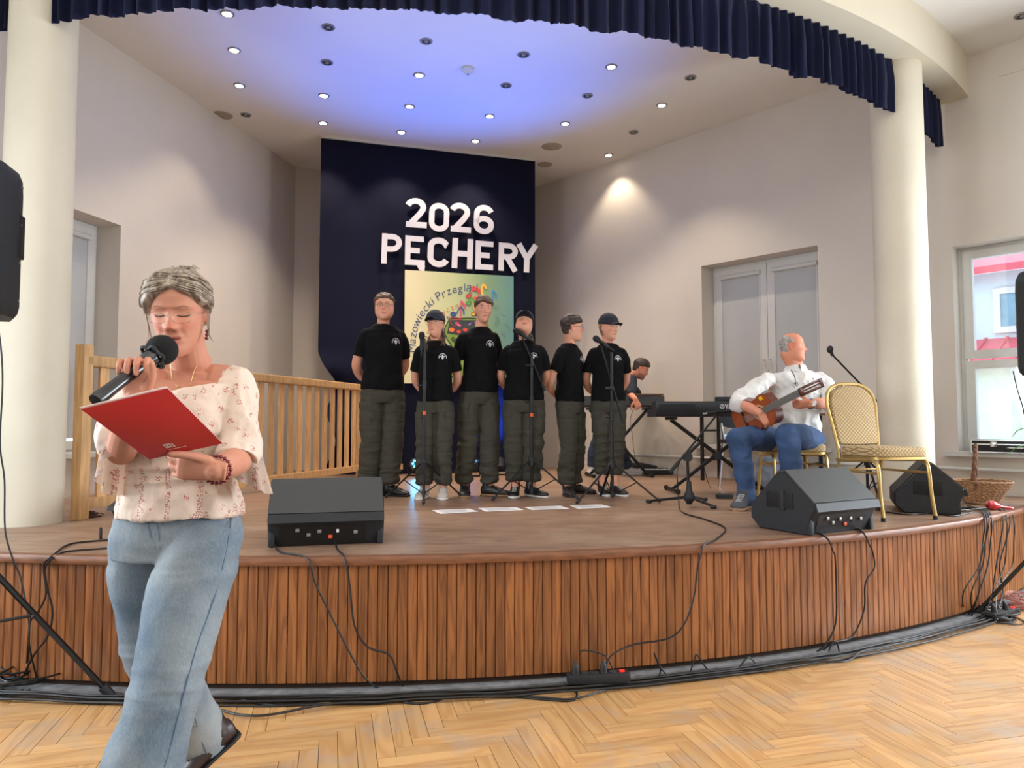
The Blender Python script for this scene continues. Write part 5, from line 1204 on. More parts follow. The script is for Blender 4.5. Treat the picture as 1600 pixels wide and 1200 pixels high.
for i in range(NX):
    for j in range(NZ): b.faces.new((g[i][j], g[i+1][j], g[i+1][j+1], g[i][j+1]))
bmesh.ops.solidify(b, geom=b.faces[:], thickness=.003)
o = obj('backdrop_curtain', b, M_drape); tag(o, 'tall navy cloth backdrop hanging behind the row of singers', 'curtain')
b = BM(); bx(b, KP(KW/2, HC-.01, -.05), (KW, .03, .03), rz=math.atan2(kd.y, kd.x)); o = obj('curtain_batten', b, M_sill); tag(o, 'thin batten fixing the navy backdrop to the ceiling', 'batten')
# paper letters from thick strokes
def arcp(cx, cy, rx, ry, a0, a1, n=9): return [(cx+rx*math.cos(math.radians(a0+(a1-a0)*i/n)), cy+ry*math.sin(math.radians(a0+(a1-a0)*i/n))) for i in range(n+1)]
w_ = .27
GL = {  # unit box: width 1, height 1.35; strokes as centre lines
 '2': [arcp(.42, .93, .36, .29, 165, -20)+[(.62, .62), (.2, .14)], [(.02, .13), (.98, .13)]],
 '0': [arcp(.5, .93, .36, .29, 180, 0)+arcp(.5, .42, .36, .29, 0, -180)+[(.14, .93)]],
 '6': [arcp(.5, .93, .36, .29, 20, 180)+arcp(.5, .42, .36, .29, 180, 360)+arcp(.5, .46, .36, .26, 0, 170)],
 'P': [[(.14, 0), (.14, 1.35)], [(.1, 1.22), (.5, 1.22)]+arcp(.5, .94, .36, .28, 90, -90)+[(.14, .66)]],
 'Ę': [[(.14, 0), (.14, 1.35)], [(.1, 1.22), (.92, 1.22)], [(.1, .68), (.72, .68)], [(.1, .13), (.98, .13)], [(.70, .06), (.80, -.10), (.98, -.12)]],
 'E': [[(.14, 0), (.14, 1.35)], [(.1, 1.22), (.9, 1.22)], [(.1, .68), (.72, .68)], [(.1, .13), (.9, .13)]],
 'C': [[(.88, 1.0)]+arcp(.52, .93, .36, .29, 15, 180)+arcp(.52, .42, .36, .29, 180, 345)],
 'H': [[(.14, 0), (.14, 1.35)], [(.86, 0), (.86, 1.35)], [(.1, .67), (.9, .67)]],
 'R': [[(.14, 0), (.14, 1.35)], [(.1, 1.22), (.5, 1.22)]+arcp(.5, .95, .34, .27, 90, -90)+[(.14, .68)], [(.42, .68), (.86, 0)]],
 'Y': [[(.08, 1.35), (.5, .66)], [(.92, 1.35), (.5, .66), (.5, 0)]]}
def ribbon(bm, pts, w, fn, zz, th):
    pts = [p for i, p in enumerate(pts) if i == 0 or (Vector(p)-Vector(pts[i-1])).length > 1e-4]
    n = len(pts); L_, R_ = [], []
    for i in range(n):
        p = Vector(pts[i]); a = (Vector(pts[i])-Vector(pts[i-1])).normalized() if i else None; c = (Vector(pts[i+1])-p).normalized() if i < n-1 else None
        a = a or c; c = c or a; m = (a+c); m = m.normalized() if m.length > .1 else a; nn = Vector((-m.y, m.x)); k = w/2/max(.5, nn.dot(Vector((-a.y, a.x))))
        L_.append(p+nn*k); R_.append(p-nn*k)
    rings = [[fn(l.x, l.y, zz), fn(l.x, l.y, zz+th), fn(r.x, r.y, zz+th), fn(r.x, r.y, zz)] for l, r in zip(L_, R_)]
    ringloft(bm, rings)
M_letter = pbr('letter_card', (212, 208, 214), .5, var=.02)
def letter(ch, corners, label, grp):
    """corners (pixels of the letter's box on the cloth): left-bottom, right-bottom, left-top"""
    s0, z0 = KR(*corners[0]); s1, z1 = KR(*corners[1]); s2, z2 = KR(*corners[2]); wd = s1-s0; ht = z2-z0
    lean = (s2-s0)/ht; base = (z1-z0)/wd
    def fn(x, y, d): u = x*wd; v = y/1.35*ht; return KP(s0+u+v*lean*.8, z0+v+u*base, .012+d)
    bm = BM()
    for k, st_ in enumerate(GL[ch]):
        # aspect-correct stroke width by working in real units
        sc_ = wd; pts = [(p[0]*wd, p[1]/1.35*ht) for p in st_]
        ribbon(bm, pts, .265*wd, lambda X, Y, d: fn(X/wd, Y/ht*1.35, d), .0004*k, .003)
    o = obj('paper_letter', bm, M_letter, smooth=False); tag(o, label, 'letter', grp)
    return o
LT = [('2', (633, 355), (667, 357), (636, 309), 'white paper figure 2 that starts the date line'), ('0', (669, 361), (701, 364), (671, 316), 'white paper figure 0 in the date line'), ('2', (703, 362), (736, 365), (705, 316), 'white paper figure 2 right after the 0 of the date line'), ('6', (739, 365), (771, 368), (741, 319), 'white paper figure 6 ending the date line'),
 ('P', (595, 412), (627, 413), (597, 365), 'white paper letter P starting the lower word'), ('Ę', (632, 414), (664, 416), (633, 368), 'white paper letter E with a tail in the lower word'), ('C', (666, 416), (701, 419), (668, 370), 'white paper letter C in the lower word'), ('H', (705, 419), (738, 421), (707, 372), 'white paper letter H in the lower word'),
 ('E', (742, 421), (773, 423), (743, 376), 'white paper letter E without a tail, between H and R'), ('R', (778, 423), (809, 425), (779, 379), 'white paper letter R in the lower word'), ('Y', (806, 425), (838, 427), (808, 381), 'white paper letter Y at the edge of the backdrop')]
for ch, c0, c1, c2, lb in LT: letter(ch, (c0, c1, c2), lb, 'paper letters on the backdrop')
# poster
ps0, pz0 = KR(631, 599); ps1, pz1 = KR(802, 432); _, pzt = KR(631, 422)
PW, PH = ps1-ps0, pzt-pz0
def PP(u, v, d=0):   # u, v in poster units of its width (v up from the top edge down = negative)
    sag = .010*math.sin(u*9)*math.exp(-3*abs(v))*.6
    return KP(ps0+u*PW, pzt+v*PW, .016+d+sag+.006*noise.noise((u*4, v*4, 1)))
M_post = bpy.data.materials.new('poster_print'); M_post.use_nodes = True
def _ps():
    N = M_post.node_tree.nodes; L = M_post.node_tree.links; b = N['Principled BSDF']; b.inputs['Roughness'].default_value = .45
    uv = N.new('ShaderNodeAttribute'); uv.attribute_name = 'puv'; sp = N.new('ShaderNodeSeparateXYZ'); L.new(uv.outputs['Vector'], sp.inputs[0])
    rp = N.new('ShaderNodeValToRGB'); e = rp.color_ramp.elements; e[0].color = (*srgb((212, 202, 162)), 1); e[0].position = .1; e[1].color = (*srgb((96, 138, 132)), 1); e[1].position = .98
    m = e.new(.45); m.color = (*srgb((182, 188, 138)), 1); m = e.new(.75); m.color = (*srgb((120, 148, 110)), 1); L.new(sp.outputs[0], rp.inputs[0]); L.new(rp.outputs[0], b.inputs['Base Color'])
_ps(); MATS['poster_print'] = M_post
b = BM(); lay = b.verts.layers.float_vector.new('puv'); g = []; vmax = -(pzt-pz0)/PW
for i in range(25):
    g.append([]); 
    for j in range(25): v = b.verts.new(PP(i/24, vmax*j/24)); v[lay] = (i/24, j/24, 0); g[-1].append(v)
for i in range(24):
    for j in range(24): b.faces.new((g[i][j], g[i+1][j], g[i+1][j+1], g[i][j+1]))
po = obj('poster', b, M_post, loc=PP(.5, vmax/2)); tag(po, 'printed festival poster with guitar and musical notes on the backdrop', 'poster')
def pm_(c): return pbr('print_%02x%02x%02x' % c, c, .5, var=.02)
def flat(name, pts, col, d=.004, lift=.0):
    b = BM(); cx = sum(p[0] for p in pts)/len(pts); cy = sum(p[1] for p in pts)/len(pts); c = b.verts.new(PP(cx, -cy, d)); vs = [b.verts.new(PP(x, -y, d)) for x, y in pts]
    for i in range(len(vs)): b.faces.new((c, vs[i], vs[(i+1) % len(vs)]))
    return obj(name, b, pm_(col), po, recalc=False)
def line(name, pts, w, col, d=.006):
    b = BM(); ribbon(b, pts, w, lambda x, y, z: PP(x, -y, z), d, .0012); return obj(name, b, pm_(col), po)
def ell(x, y, rx, ry, n=20, a=0): return [(x+rx*math.cos(t)*math.cos(a)-ry*math.sin(t)*math.sin(a), y+rx*math.cos(t)*math.sin(a)+ry*math.sin(t)*math.cos(a)) for t in (2*PI*i/n for i in range(n))]
def ptext(s, cx, cy, r, a0, a1, size, col):
    """letters along an arc (angles clockwise from the left), printed flat"""
    n = len(s); wts = [.45 if c in 'ilj, ' else (1.25 if c in 'mMw' else .9) for c in s]; tot = sum(wts); acc = 0
    for c, wt in zip(s, wts):
        a = math.radians(a0+(a1-a0)*(acc+wt/2)/tot); acc += wt
        if c == ' ': continue
        cu = bpy.data.curves.new('t', 'FONT'); cu.body = c; cu.size = size; cu.align_x = 'CENTER'; cu.offset = -size*.006; cu.resolution_u = 3; cu.shear = .15
        to = bpy.data.objects.new('t', cu); COL.objects.link(to); dg = bpy.context.evaluated_depsgraph_get(); dg.update(); me = bpy.data.meshes.new_from_object(to.evaluated_get(dg)); bpy.data.objects.remove(to)
        bx_, by_ = cx-r*math.cos(a), cy-r*math.sin(a); th = math.pi/2-a      # rotation of the letter
        for v in me.vertices:
            x, y = v.co.x, v.co.y; X = bx_+x*math.cos(th)-y*math.sin(th); Y = by_-(x*math.sin(th)+y*math.cos(th)); v.co = PP(X, -Y, .004)-WORLD[po.name]
        me.materials.clear(); me.materials.append(pm_(col)); lo = bpy.data.objects.new('printed_letter', me); COL.objects.link(lo); lo.parent = po
ptext('Mazowiecki Przegląd', .60, .66, .50, -8, 96, .105, (52, 68, 112))
ptext('Piosenki Turystycznej', .60, .70, .40, -35, 84, .075, (190, 96, 70))
# guitar
body = [(.40, .42), (.55, .405), (.66, .41), (.74, .46), (.78, .54), (.76, .62), (.70, .66), (.78, .74), (.80, .86), (.74, .94), (.60, .965), (.46, .95), (.37, .88), (.36, .76), (.42, .67), (.38, .60), (.355, .52)]
pts, _ = catmull([(x, y, 0) for x, y in body+[body[0]]], 4, [(0,)]*18); body_s = [(p.x, p.y) for p in pts[:-1]]
flat('printed_guitar', body_s, (122, 148, 62), .003); line('guitar_outline', body_s+body_s[:2], .008, (30, 38, 30), .005)
flat('dark_band', [(.40, .43), (.66, .42), (.77, .5), (.76, .56), (.55, .57), (.38, .55)], (52, 62, 56), .0045)
for x, y, r, c in ((.49, .455, .033, (232, 96, 150)), (.575, .455, .022, (150, 96, 178)), (.65, .44, .022, (150, 96, 190)), (.42, .515, .025, (242, 120, 50)), (.485, .53, .02, (228, 70, 70)), (.545, .51, .021, (232, 70, 66)), (.70, .52, .018, (240, 190, 60))): flat('printed_dot', ell(x, y, r*1.15, r*.85), c, .006); line('dot_outline', ell(x, y, r*1.15, r*.85)+ell(x, y, r*1.15, r*.85)[:1], .003, (34, 34, 34), .007)
line('printed_scroll', arcp(.44, .60, .02, .018, -40, 260)+[(.455, .66), (.455, .80)], .008, (50, 40, 34)); line('printed_scroll', arcp(.50, .60, .02, .018, 220, -80)+[(.485, .66), (.485, .80)], .008, (50, 40, 34))
line('printed_sail', [(.375, .40), (.52, .41), (.44, .49), (.375, .40)], .006, (150, 50, 56)); flat('sail_fill', [(.40, .405), (.51, .412), (.46, .44)], (205, 60, 90), .005)
def note(x, y, c, h=.13, w=.06, dx=.02, r=.022, two=False):
    if r: flat('printed_note', ell(x, y, r*1.1, r*.9), c, .006); line('note_outline', ell(x, y, r*1.1, r*.9)+ell(x, y, r*1.1, r*.9)[:1], .003, (40, 34, 34), .007)
    line('note_stem', [(x+r, y), (x+r+dx, y-h)], .010, c, .006)
    if two:
        flat('printed_note', ell(x+w, y+.02, r*1.1, r*.9), c, .006); line('note_stem', [(x+w+r, y+.02), (x+w+r+dx, y-h+.03)], .010, c, .006)
        for k in (0, .016, .03): line('note_beam', [(x+r+dx, y-h+k), (x+w+r+dx, y-h+.03+k)], .009, c, .0065)
    else: line('note_flag', [(x+r+dx, y-h), (x+r+dx+.03, y-h+.03), (x+r+dx+.035, y-h+.07)], .012, c, .0065)
note(.575, .205, (218, 64, 60), .095, .065, .02, .021, True); note(.435, .375, (52, 74, 140), .07, dx=.04, r=.024); note(.505, .41, (212, 66, 120), .16, dx=.0, r=.0); note(.575, .27, (92, 160, 64), .06, dx=0, r=.021); note(.62, .365, (236, 170, 60), .04, dx=0, r=.018); note(.80, .25, (60, 130, 176), .11, dx=0, r=.0)
line('treble_clef', [(.735, .13)]+arcp(.715, .145, .018, .05, -60, -250)+[(.70, .20), (.655, .25)]+arcp(.665, .295, .04, .045, 200, 20)+[(.70, .28), (.675, .26)], .02, (236, 172, 60), .006)
for x, y in ((.84, .37), (.905, .35), (.90, .52), (.92, .63), (.83, .60)): flat('faint_note', ell(x, y, .018, .018), (108, 140, 132), .004)
for p in ([(.82, .44), (.85, .40), (.865, .41), (.84, .46), (.82, .45)], [(.92, .44), (.96, .48)], [(.80, .28), (.86, .272)], [(.80, .30), (.86, .292)], [(.88, .54), (.93, .56)]): line('faint_mark', p, .004, (104, 136, 130))

# ================================================================= railing
rt_ = thing('railing', 'pine railing with vertical slats along the left side of the stage', 'railing', (*U(118, 810, HS).xy, HS))
r0_ = U(124, 812, HS).xy; r1_ = U(562, 745, HS).xy; rd = (r1_-r0_).normalized(); rl = (r1_-r0_).length; rn = Vector((-rd.y, rd.x)); ra_ = math.atan2(rd.y, rd.x)
H0 = 1.04
def rb(name, s, z0, z1, w, d, parent=rt_, off=0):
    b = BM(); p = r0_+rd*s+rn*off; bx(b, (p.x, p.y, (z0+z1)/2), (w, d, z1-z0), rz=ra_, bev=.004); return obj(name, b, M_pine, parent, smooth=False)
rb('post', 0, HS, HS+H0+.10, .075, .075); rb('post', rl, HS, HS+H0, .07, .07)
b = BM(); p = r0_+rd*rl/2; bx(b, (p.x, p.y, HS+H0-.005), (rl+.02, .075, .075), rz=ra_, bev=.012); obj('handrail', b, M_pine, rt_, smooth=False)
b = BM(); bx(b, (p.x, p.y, HS+.10), (rl, .05, .07), rz=ra_, bev=.005); obj('bottom_rail', b, M_pine, rt_, smooth=False)
n = 24
for i in range(1, n): rb('slat', rl*i/n, HS+.12, HS+H0-.02, .075, .022)
# return panel behind the tall singer
q1 = U(628, 742, HS).xy; d2 = (q1-r1_).normalized(); l2 = (q1-r1_).length; a2 = math.atan2(d2.y, d2.x); rt2 = thing('railing', 'short pine railing end running behind the tall singer to the backdrop', 'railing', (r1_.x, r1_.y, HS))
for z, w in ((HS+H0-.005, .075), (HS+.10, .07)):
    b = BM(); p = (r1_+q1)/2; bx(b, (p.x, p.y, z), (l2, .06, w), rz=a2, bev=.006); obj('handrail' if z > 1 else 'bottom_rail', b, M_pine, rt2, smooth=False)
for i in range(1, 6):
    p = r1_+d2*(l2*i/6); b = BM(); bx(b, (p.x, p.y, HS+H0/2+.03), (.075, .022, H0-.14), rz=a2, bev=.004); obj('slat', b, M_pine, rt2, smooth=False)

# ================================================================= microphone stands
def micbody(t, tip, ax, foam=False):
    ax = Vector(ax).normalized()   # ax: from head towards the tail
    b = BM(); sph(b, tip, .026, 20); tube(b, [tip+ax*.010, tip+ax*.028, tip+ax*.034], [.026, .024, .018], n=18, smooth=0); o = obj('microphone_head', b, M_blk if foam else pbr('mic_mesh', (48, 48, 50), .4, metal=.7, bump=.6, bscale=700), t)
    b = BM(); tube(b, [tip+ax*.032, tip+ax*.06, tip+ax*.17, tip+ax*.178], [.018, .0165, .0115, .008], n=16, smooth=3); m = obj('microphone_body', b, M_blkm, t)
    b = BM(); c = tip+ax*.10; tube(b, [c-ax*.022, c+ax*.022], [.0175, .016], n=14); obj('mic_clip', b, M_blk, t)
def micstand(label, foot, hub_z, pole_top, legs, rot, boom=None, mic=None, mark=None, grp='tripod microphone stands'):
    f = Vector(foot); t = thing('microphone_stand', label, 'microphone stand', f, grp)
    b = BM(); cyl(b, f+Vector((0, 0, .03)), (f.x, f.y, hub_z+.05), .012); cyl(b, (f.x, f.y, hub_z-.05), (f.x, f.y, hub_z+.9 if pole_top-hub_z > .6 else pole_top), .0125); obj('lower_tube', b, M_blkm, t)
    mid = hub_z+(pole_top-hub_z)*.62; b = BM(); cyl(b, (f.x, f.y, mid), (f.x, f.y, pole_top), .009); obj('upper_tube', b, M_blkm, t)
    b = BM(); cyl(b, (f.x, f.y, mid-.03), (f.x, f.y, mid+.04), .018); cyl(b, (f.x, f.y, mid), (f.x-.04, f.y-.01, mid), .006); sph(b, (f.x-.042, f.y-.01, mid), .012, 10); obj('clutch', b, M_blk, t)
    b = BM(); cyl(b, (f.x, f.y, hub_z-.04), (f.x, f.y, hub_z+.03), .026); cyl(b, (f.x, f.y, .04+HS), (f.x, f.y, .075+HS), .018); obj('leg_hub', b, M_blk, t)
    for k in range(3):
        a = rot+2*PI*k/3; u = Vector((math.cos(a), math.sin(a), 0)); h = Vector((f.x, f.y, hub_z))+u*.02; e = f+u*legs+Vector((0, 0, .014)); lo = f+Vector((0, 0, .055))+u*.015
        b = BM(); tube(b, [h, e], [(.008, .011), (.007, .009)], n=8, smooth=0); lg = obj('leg', b, M_blkm, t)
        b = BM(); cyl(b, e-(e-h).normalized()*.03, e+(e-h).normalized()*.006, .013, .012, 10); obj('rubber_foot', b, M_blk, lg)
        b = BM(); tube(b, [lo, (h+e)/2], .005, n=6, smooth=0); obj('brace', b, M_blkm, t)
    if boom:
        a_, c_ = Vector(boom[0]), Vector(boom[1]); jn = Vector((f.x, f.y, pole_top)); b = BM(); cyl(b, a_, c_, .0075); obj('boom_arm', b, M_blkm, t)
        b = BM(); sph(b, jn, .022, 12); cyl(b, jn+Vector((-.05, 0, 0)), jn+Vector((.02, 0, 0)), .008); obj('boom_joint', b, M_blk, t)
        b = BM(); d = (c_-a_).normalized(); cyl(b, c_-d*.05, c_+d*.01, .0125); obj('boom_grip', b, M_blk, t)
    if mark: b = BM(); cyl(b, (f.x, f.y, mark[0]), (f.x, f.y, mark[0]+mark[2]), .0135); obj('coloured_tape', b, mark[1], t)
    if mic: micbody(t, Vector(mic[0]), mic[1])
    return t
M_or = pbr('orange_tape', (225, 84, 40), .5); M_gr = pbr('green_tape', (120, 190, 60), .5)
def fp_(px, py): return U(px, py, HS)
f1 = fp_(662, 781); t1 = P(659, 531, f1.y)
micstand('upright tripod microphone stand in front of the short singer with round glasses', f1, HS+.30, t1.z+.01, .36, -1.45, mic=((P(659, 523, f1.y-.01)), (0, .12, -1)), mark=(P(0, 648, f1.y).z, M_or, .03))
f2 = fp_(831, 778); j2 = P(829, 571, f2.y)
micstand('tripod stand with long slanting boom before the singer looking up', f2, HS+.31, j2.z, .40, -2.5, boom=(P(816, 528, f2.y), P(851, 609, f2.y+.02)), mic=(P(806, 517, f2.y-.02), (1, .05, -.62)), mark=(P(0, 651, f2.y).z, M_or, .03))
f3 = fp_(957, 783); j3 = P(955, 607, f3.y)
micstand('tripod stand with slanting boom before the rightmost singer', f3, HS+.30, j3.z, .38, -2.5, boom=(P(939, 540, f3.y), P(974, 661, f3.y+.02)), mic=(P(931, 529, f3.y-.02), (1, .05, -.70)))
# short stand for the guitar
def shortstand():
    f = fp_(1077, 792); Y = f.y; t = thing('microphone_stand', 'short boom stand with low microphone in front of the keyboard', 'microphone stand', f)
    j = P(1074, 716, Y); b = BM(); cyl(b, f+Vector((0, 0, .02)), j, .011); obj('lower_tube', b, M_blkm, t)
    b = BM(); tube(b, [f+Vector((0, 0, .19)), f+Vector((0, 0, .13)), f+Vector((0, 0, .07)), f+Vector((0, 0, .02))], [.018, .022, .045, .02], n=14, smooth=4); obj('leg_hub', b, M_blk, t)
    for px, py in ((1012, 786), (1117, 795), (1103, 783)):
        e = fp_(px, py)+Vector((0, 0, .014)); lg = obj('leg', tube(BM(), [f+Vector((0, 0, .075)), e], [(.012, .010), (.009, .008)], n=8, smooth=0), M_blkm, t); b = BM(); d = (e-f).normalized(); cyl(b, e-d*.03, e+d*.01, .016, .013, 10); obj('rubber_foot', b, M_blk, lg)
    a0 = P(1048, 737, Y-.06); a1 = P(1120, 648, Y+.1); b = BM(); cyl(b, a0, a1, .008); d = (a1-a0).normalized(); cyl(b, a0-d*.01, a0+d*.10, .014); cyl(b, j+d*.0-Vector((.03, 0, 0)), j+d*.16, .013); obj('boom_arm', b, M_blkm, t)
    b = BM(); cyl(b, j+Vector((0, -.02, .01)), j+Vector((0, .02, .01)), .035, n=20); obj('boom_joint', b, M_blk, t)
    b = BM(); cyl(b, P(1099, 646, Y+.02), P(1140, 643, Y+.1), .009); cyl(b, P(1117, 650, Y+.07), P(1122, 641, Y+.06), .013); o = obj('pencil_microphone', b, M_blkm, t); b = BM(); cyl(b, P(1098, 647, Y+.02), P(1104, 646, Y+.03), .011); obj('microphone_head', b, M_chrome, o)
shortstand()
# tall boom on the right, behind the empty chair
f5 = fp_(1356, 792); f5 = U(1356, 775, HS); j5 = P(1355, 614, f5.y)
t5 = micstand('boom stand rising behind the empty chair beside the right column', f5, HS+.30, j5.z, .34, .3, boom=(P(1299, 553, f5.y), P(1407, 664, f5.y)))
b = BM(); c = P(1297, 546, f5.y); sph(b, c, (.028, .028, .034), 12); cyl(b, c, P(1301, 556, f5.y), .014); obj('microphone_head', b, M_blk, t5)

# ================================================================= loudspeakers
def wedge(label, M, w=.66, grp=None, cols=None, flip=False):
    """floor monitor: side outline extruded over its width. local x = width, -y = towards its back edge, z up"""
    t = thing('stage_monitor', label, 'monitor speaker', M.translation, grp)
    out = [(-.19, .0), (.17, .0), (.235, .06), (.235, .15), (.02, .385), (-.03, .395), (-.245, .20), (-.262, .165), (-.235, .13)]
    b = BM(); hw = w/2
    ringloft(b, [[M @ Vector((x, y*sc+dy, z*sc+dz)) for y, z in out] for x, sc, dy, dz in ((-hw, .955, 0, .008), (-hw+.02, 1, 0, 0), (hw-.02, 1, 0, 0), (hw, .955, 0, .008))]); obj('cabinet', b, M_blk, t)
    # grille over the sloping front (faces away from the hall: y+)
    p0, p1 = Vector((0, .24, .155)), Vector((0, .025, .388)); n_ = Vector((0, p1.z-p0.z, p0.y-p1.y)).normalized(); n_ = Vector((0, .73, .68))
    b = BM(); q = [M @ Vector((sx, p.y+n_.y*o, p.z+n_.z*o)) for p, o in ((p0, 0),) for sx in (0,)]
    def panel(pa, pb, nn, x0, x1, th): return ringloft(BM(), [[M @ (Vector((x, pa[0], pa[1]))+Vector((0, nn[0], nn[1]))*k) for x, k in ((x0, -.004), (x1, -.004), (x1, th), (x0, th))], [M @ (Vector((x, pb[0], pb[1]))+Vector((0, nn[0], nn[1]))*k) for x, k in ((x0, -.004), (x1, -.004), (x1, th), (x0, th))]])
    obj('front_grille', panel((.236, .152), (.022, .384), (.735, .678), -hw+.03, hw-.03, .006), M_grille, t)
    # top/back slanted skin
    obj('back_panel', panel((-.035, .392), (-.243, .202), (-.674, .738), -hw+.006, hw-.006, .006), M_spk, t)
    obj('lower_rail', panel((-.248, .198), (-.262, .150), (-.97, .2), -hw+.003, hw-.003, .010), M_blk, t)
    ra = obj('connector_panel', panel((-.232, .128), (-.194, .010), (-.95, -.3), -hw+.06, hw-.10, .004), pbr('socket_panel', (14, 14, 15), .5), t)
    for x, z, c in ((-.16, .10, M_ring), (-.10, .07, M_ring), (.06, .09, M_paper), (.02, .055, M_or), (-.04, .09, M_ring), (.16, .08, M_ring)):
        b = BM(); yy = -.232+.038*((.128-z)/.118)*1.0-.008; bx(b, (x, yy, z), (.022 if c is not M_paper else .014, .012, .02), bev=.002, M=M); obj('socket', b, c, ra)
    for s in (-1, 1):
        b = BM(); bx(b, (s*(hw-.0), .0, .20), (.012, .20, .10), bev=.004, M=M @ Matrix.Translation((0, 0, 0))); h = obj('side_recess', b, pbr('recess_black', (8, 8, 9), .7), t)
        b = BM(); bx(b, (s*(hw+.004), -.02, .20), (.016, .035, .13), bev=.005, M=M); obj('carry_handle', b, M_blk, h)
        b = BM(); bx(b, (s*(hw-.02), -.17, .05), (.035, .10, .10), bev=.01, M=M); obj('corner_foot', b, M_blk, t)
    return t
M_spk = pbr('dark_grey_skin', (58, 58, 56), .5, var=.05, scale=80, bump=.3, bscale=500)
mA = U(480, 853, HS); wedge('black floor monitor at the stage edge beside the speaker in floral blouse', Matrix.Translation((mA.x+.05, mA.y+.20, HS)) @ Matrix.Rotation(.24, 4, 'Z') @ Matrix.Diagonal((.90, .92, .84, 1)), w=.64)
mB = U(1262, 834, HS); wedge('black floor monitor at the stage edge in front of the guitarist', Matrix.Translation((mB.x+.12, mB.y+.22, HS)) @ Matrix.Rotation(.50, 4, 'Z') @ Matrix.Diagonal((.92, .95, .90, 1)), w=.60)
mC = U(1460, 800, HS); wedge('black floor monitor by the right column behind the chair leg', Matrix.Translation((mC.x, mC.y+.12, HS)) @ Matrix.Rotation(1.15, 4, 'Z') @ Matrix.Diagonal((.85, .88, .88, 1)), w=.58)
mD = U(203, 830, HS); wedge('black floor monitor partly hidden behind the speaker in floral blouse', Matrix.Translation((mD.x+.10, mD.y+.32, HS)) @ Matrix.Rotation(-.35, 4, 'Z') @ Matrix.Diagonal((.9, .9, .62, 1)), w=.62)
def pa_speaker(label, M, w, h, d, pole_z, legs_rot, foot_r, spread_z, badge=False):
    t = thing('loudspeaker', label, 'loudspeaker', M.translation)
    hw, hd = w/2, d/2; sec = [(-hw*.62, hd), (hw*.62, hd), (hw, hd*.2), (hw, -hd*.72), (hw*.94, -hd), (-hw*.94, -hd), (-hw, -hd*.72), (-hw, hd*.2)]
    b = BM(); ringloft(b, [[M @ Vector((x*s, y*s, z)) for x, y in sec] for z, s in ((0, .90), (.02, .97), (.05, 1), (h-.12, 1), (h-.05, .98), (h-.012, .90), (h, .80))]); obj('cabinet', b, M_blk, t)
    b = BM(); ringloft(b, [[M @ Vector((x, y, z)) for x, y in ((-hw*.88, -hd-.006), (hw*.88, -hd-.006), (hw*.9, -hd+.01), (-hw*.9, -hd+.01))] for z in (.04, h-.07)]); obj('front_grille', b, M_grille, t)
    b = BM()
    for k in range(4): cyl(b, M @ Vector((hw-.002, .02-.0, .08+k*(h-.16)/3)), M @ Vector((hw+.004, .02, .08+k*(h-.16)/3)), .006, n=8); cyl(b, M @ Vector((-hw+.002, .02, .08+k*(h-.16)/3)), M @ Vector((-hw-.004, .02, .08+k*(h-.16)/3)), .006, n=8)
    obj('side_screws', b, M_ring, t)['kind'] = 'stuff'
    for sg in (-1, 1): obj('side_grip', bx(BM(), (sg*(hw-.004), .03, h*.55), (.014, .07, .2), bev=.006, M=M), M_blkm, t)
    if badge:
        b = BM(); cyl(b, M @ Vector((-hw-.003, -.10, h*.5)), M @ Vector((-hw+.002, -.10, h*.5)), .03, n=20); obj('round_badge', b, M_ring, t)
    return t
def spk_stand(label, c, top, hubz, foot_r, rot, bz):
    c = Vector(c); t = thing('speaker_stand', label, 'speaker stand', c)
    b = BM(); cyl(b, c+Vector((0, 0, .12)), (c.x, c.y, top), .0175); obj('pole', b, M_blkm, t); b = BM(); cyl(b, (c.x, c.y, hubz-.06), (c.x, c.y, hubz+.05), .03); obj('leg_hub', b, M_blk, t); b = BM(); cyl(b, (c.x, c.y, bz-.04), (c.x, c.y, bz+.04), .026); obj('lower_collar', b, M_blk, t)
    for k in range(3):
        a = rot+2*PI*k/3; u = Vector((math.cos(a), math.sin(a), 0)); h = Vector((c.x, c.y, hubz))+u*.03; e = c+u*foot_r+Vector((0, 0, .02)); l = obj('leg', tube(BM(), [h, e], [(.013, .016), (.013, .016)], n=8, smooth=0), M_blkm, t)
        b = BM(); d = (e-h).normalized(); cyl(b, e-d*.05, e+d*.012, .022, .02, 12); obj('rubber_foot', b, M_blk, l); m = h*.5+e*.5; obj('brace', tube(BM(), [Vector((c.x, c.y, bz))+u*.02, m], [(.007, .011)]*2, n=6, smooth=0), M_blkm, t)
        b = BM(); cyl(b, m+Vector((0, -.02, 0)), m+Vector((0, .02, 0)), .006, n=8); obj('rivet', b, M_chrome, l)
SLc = Vector((-2.46, 3.16, 0)); fl_ = U(172, 1092, 0); rot_l = math.atan2(fl_.y-SLc.y, fl_.x-SLc.x)
pa_speaker('tall black loudspeaker on a tripod at the left edge', Matrix.Translation((-2.42, 3.16, P(0, 494, 3.16).z)) @ Matrix.Rotation(.25, 4, 'Z'), .38, .68, .36, 0, 0, 0, 0)
spk_stand('black tripod stand under the left loudspeaker', SLc, P(0, 494, 3.16).z+.02, .78, (fl_.xy-SLc.xy).length, rot_l, .36)
SRc = Vector((3.66, 4.52, 0)); fr_ = U(1527, 962, 0); rot_r = math.atan2(fr_.y-SRc.y, fr_.x-SRc.x)
pa_speaker('black loudspeaker on a tripod in front of the hall window', Matrix.Translation((3.45, 4.52, P(0, 586, 4.5).z)) @ Matrix.Rotation(-.75, 4, 'Z'), .38, .66, .36, 0, 0, 0, 0, badge=True)
spk_stand('black tripod stand under the loudspeaker by the hall window', SRc, P(0, 586, 4.5).z+.02, .82, (fr_.xy-SRc.xy).length, rot_r, .42)
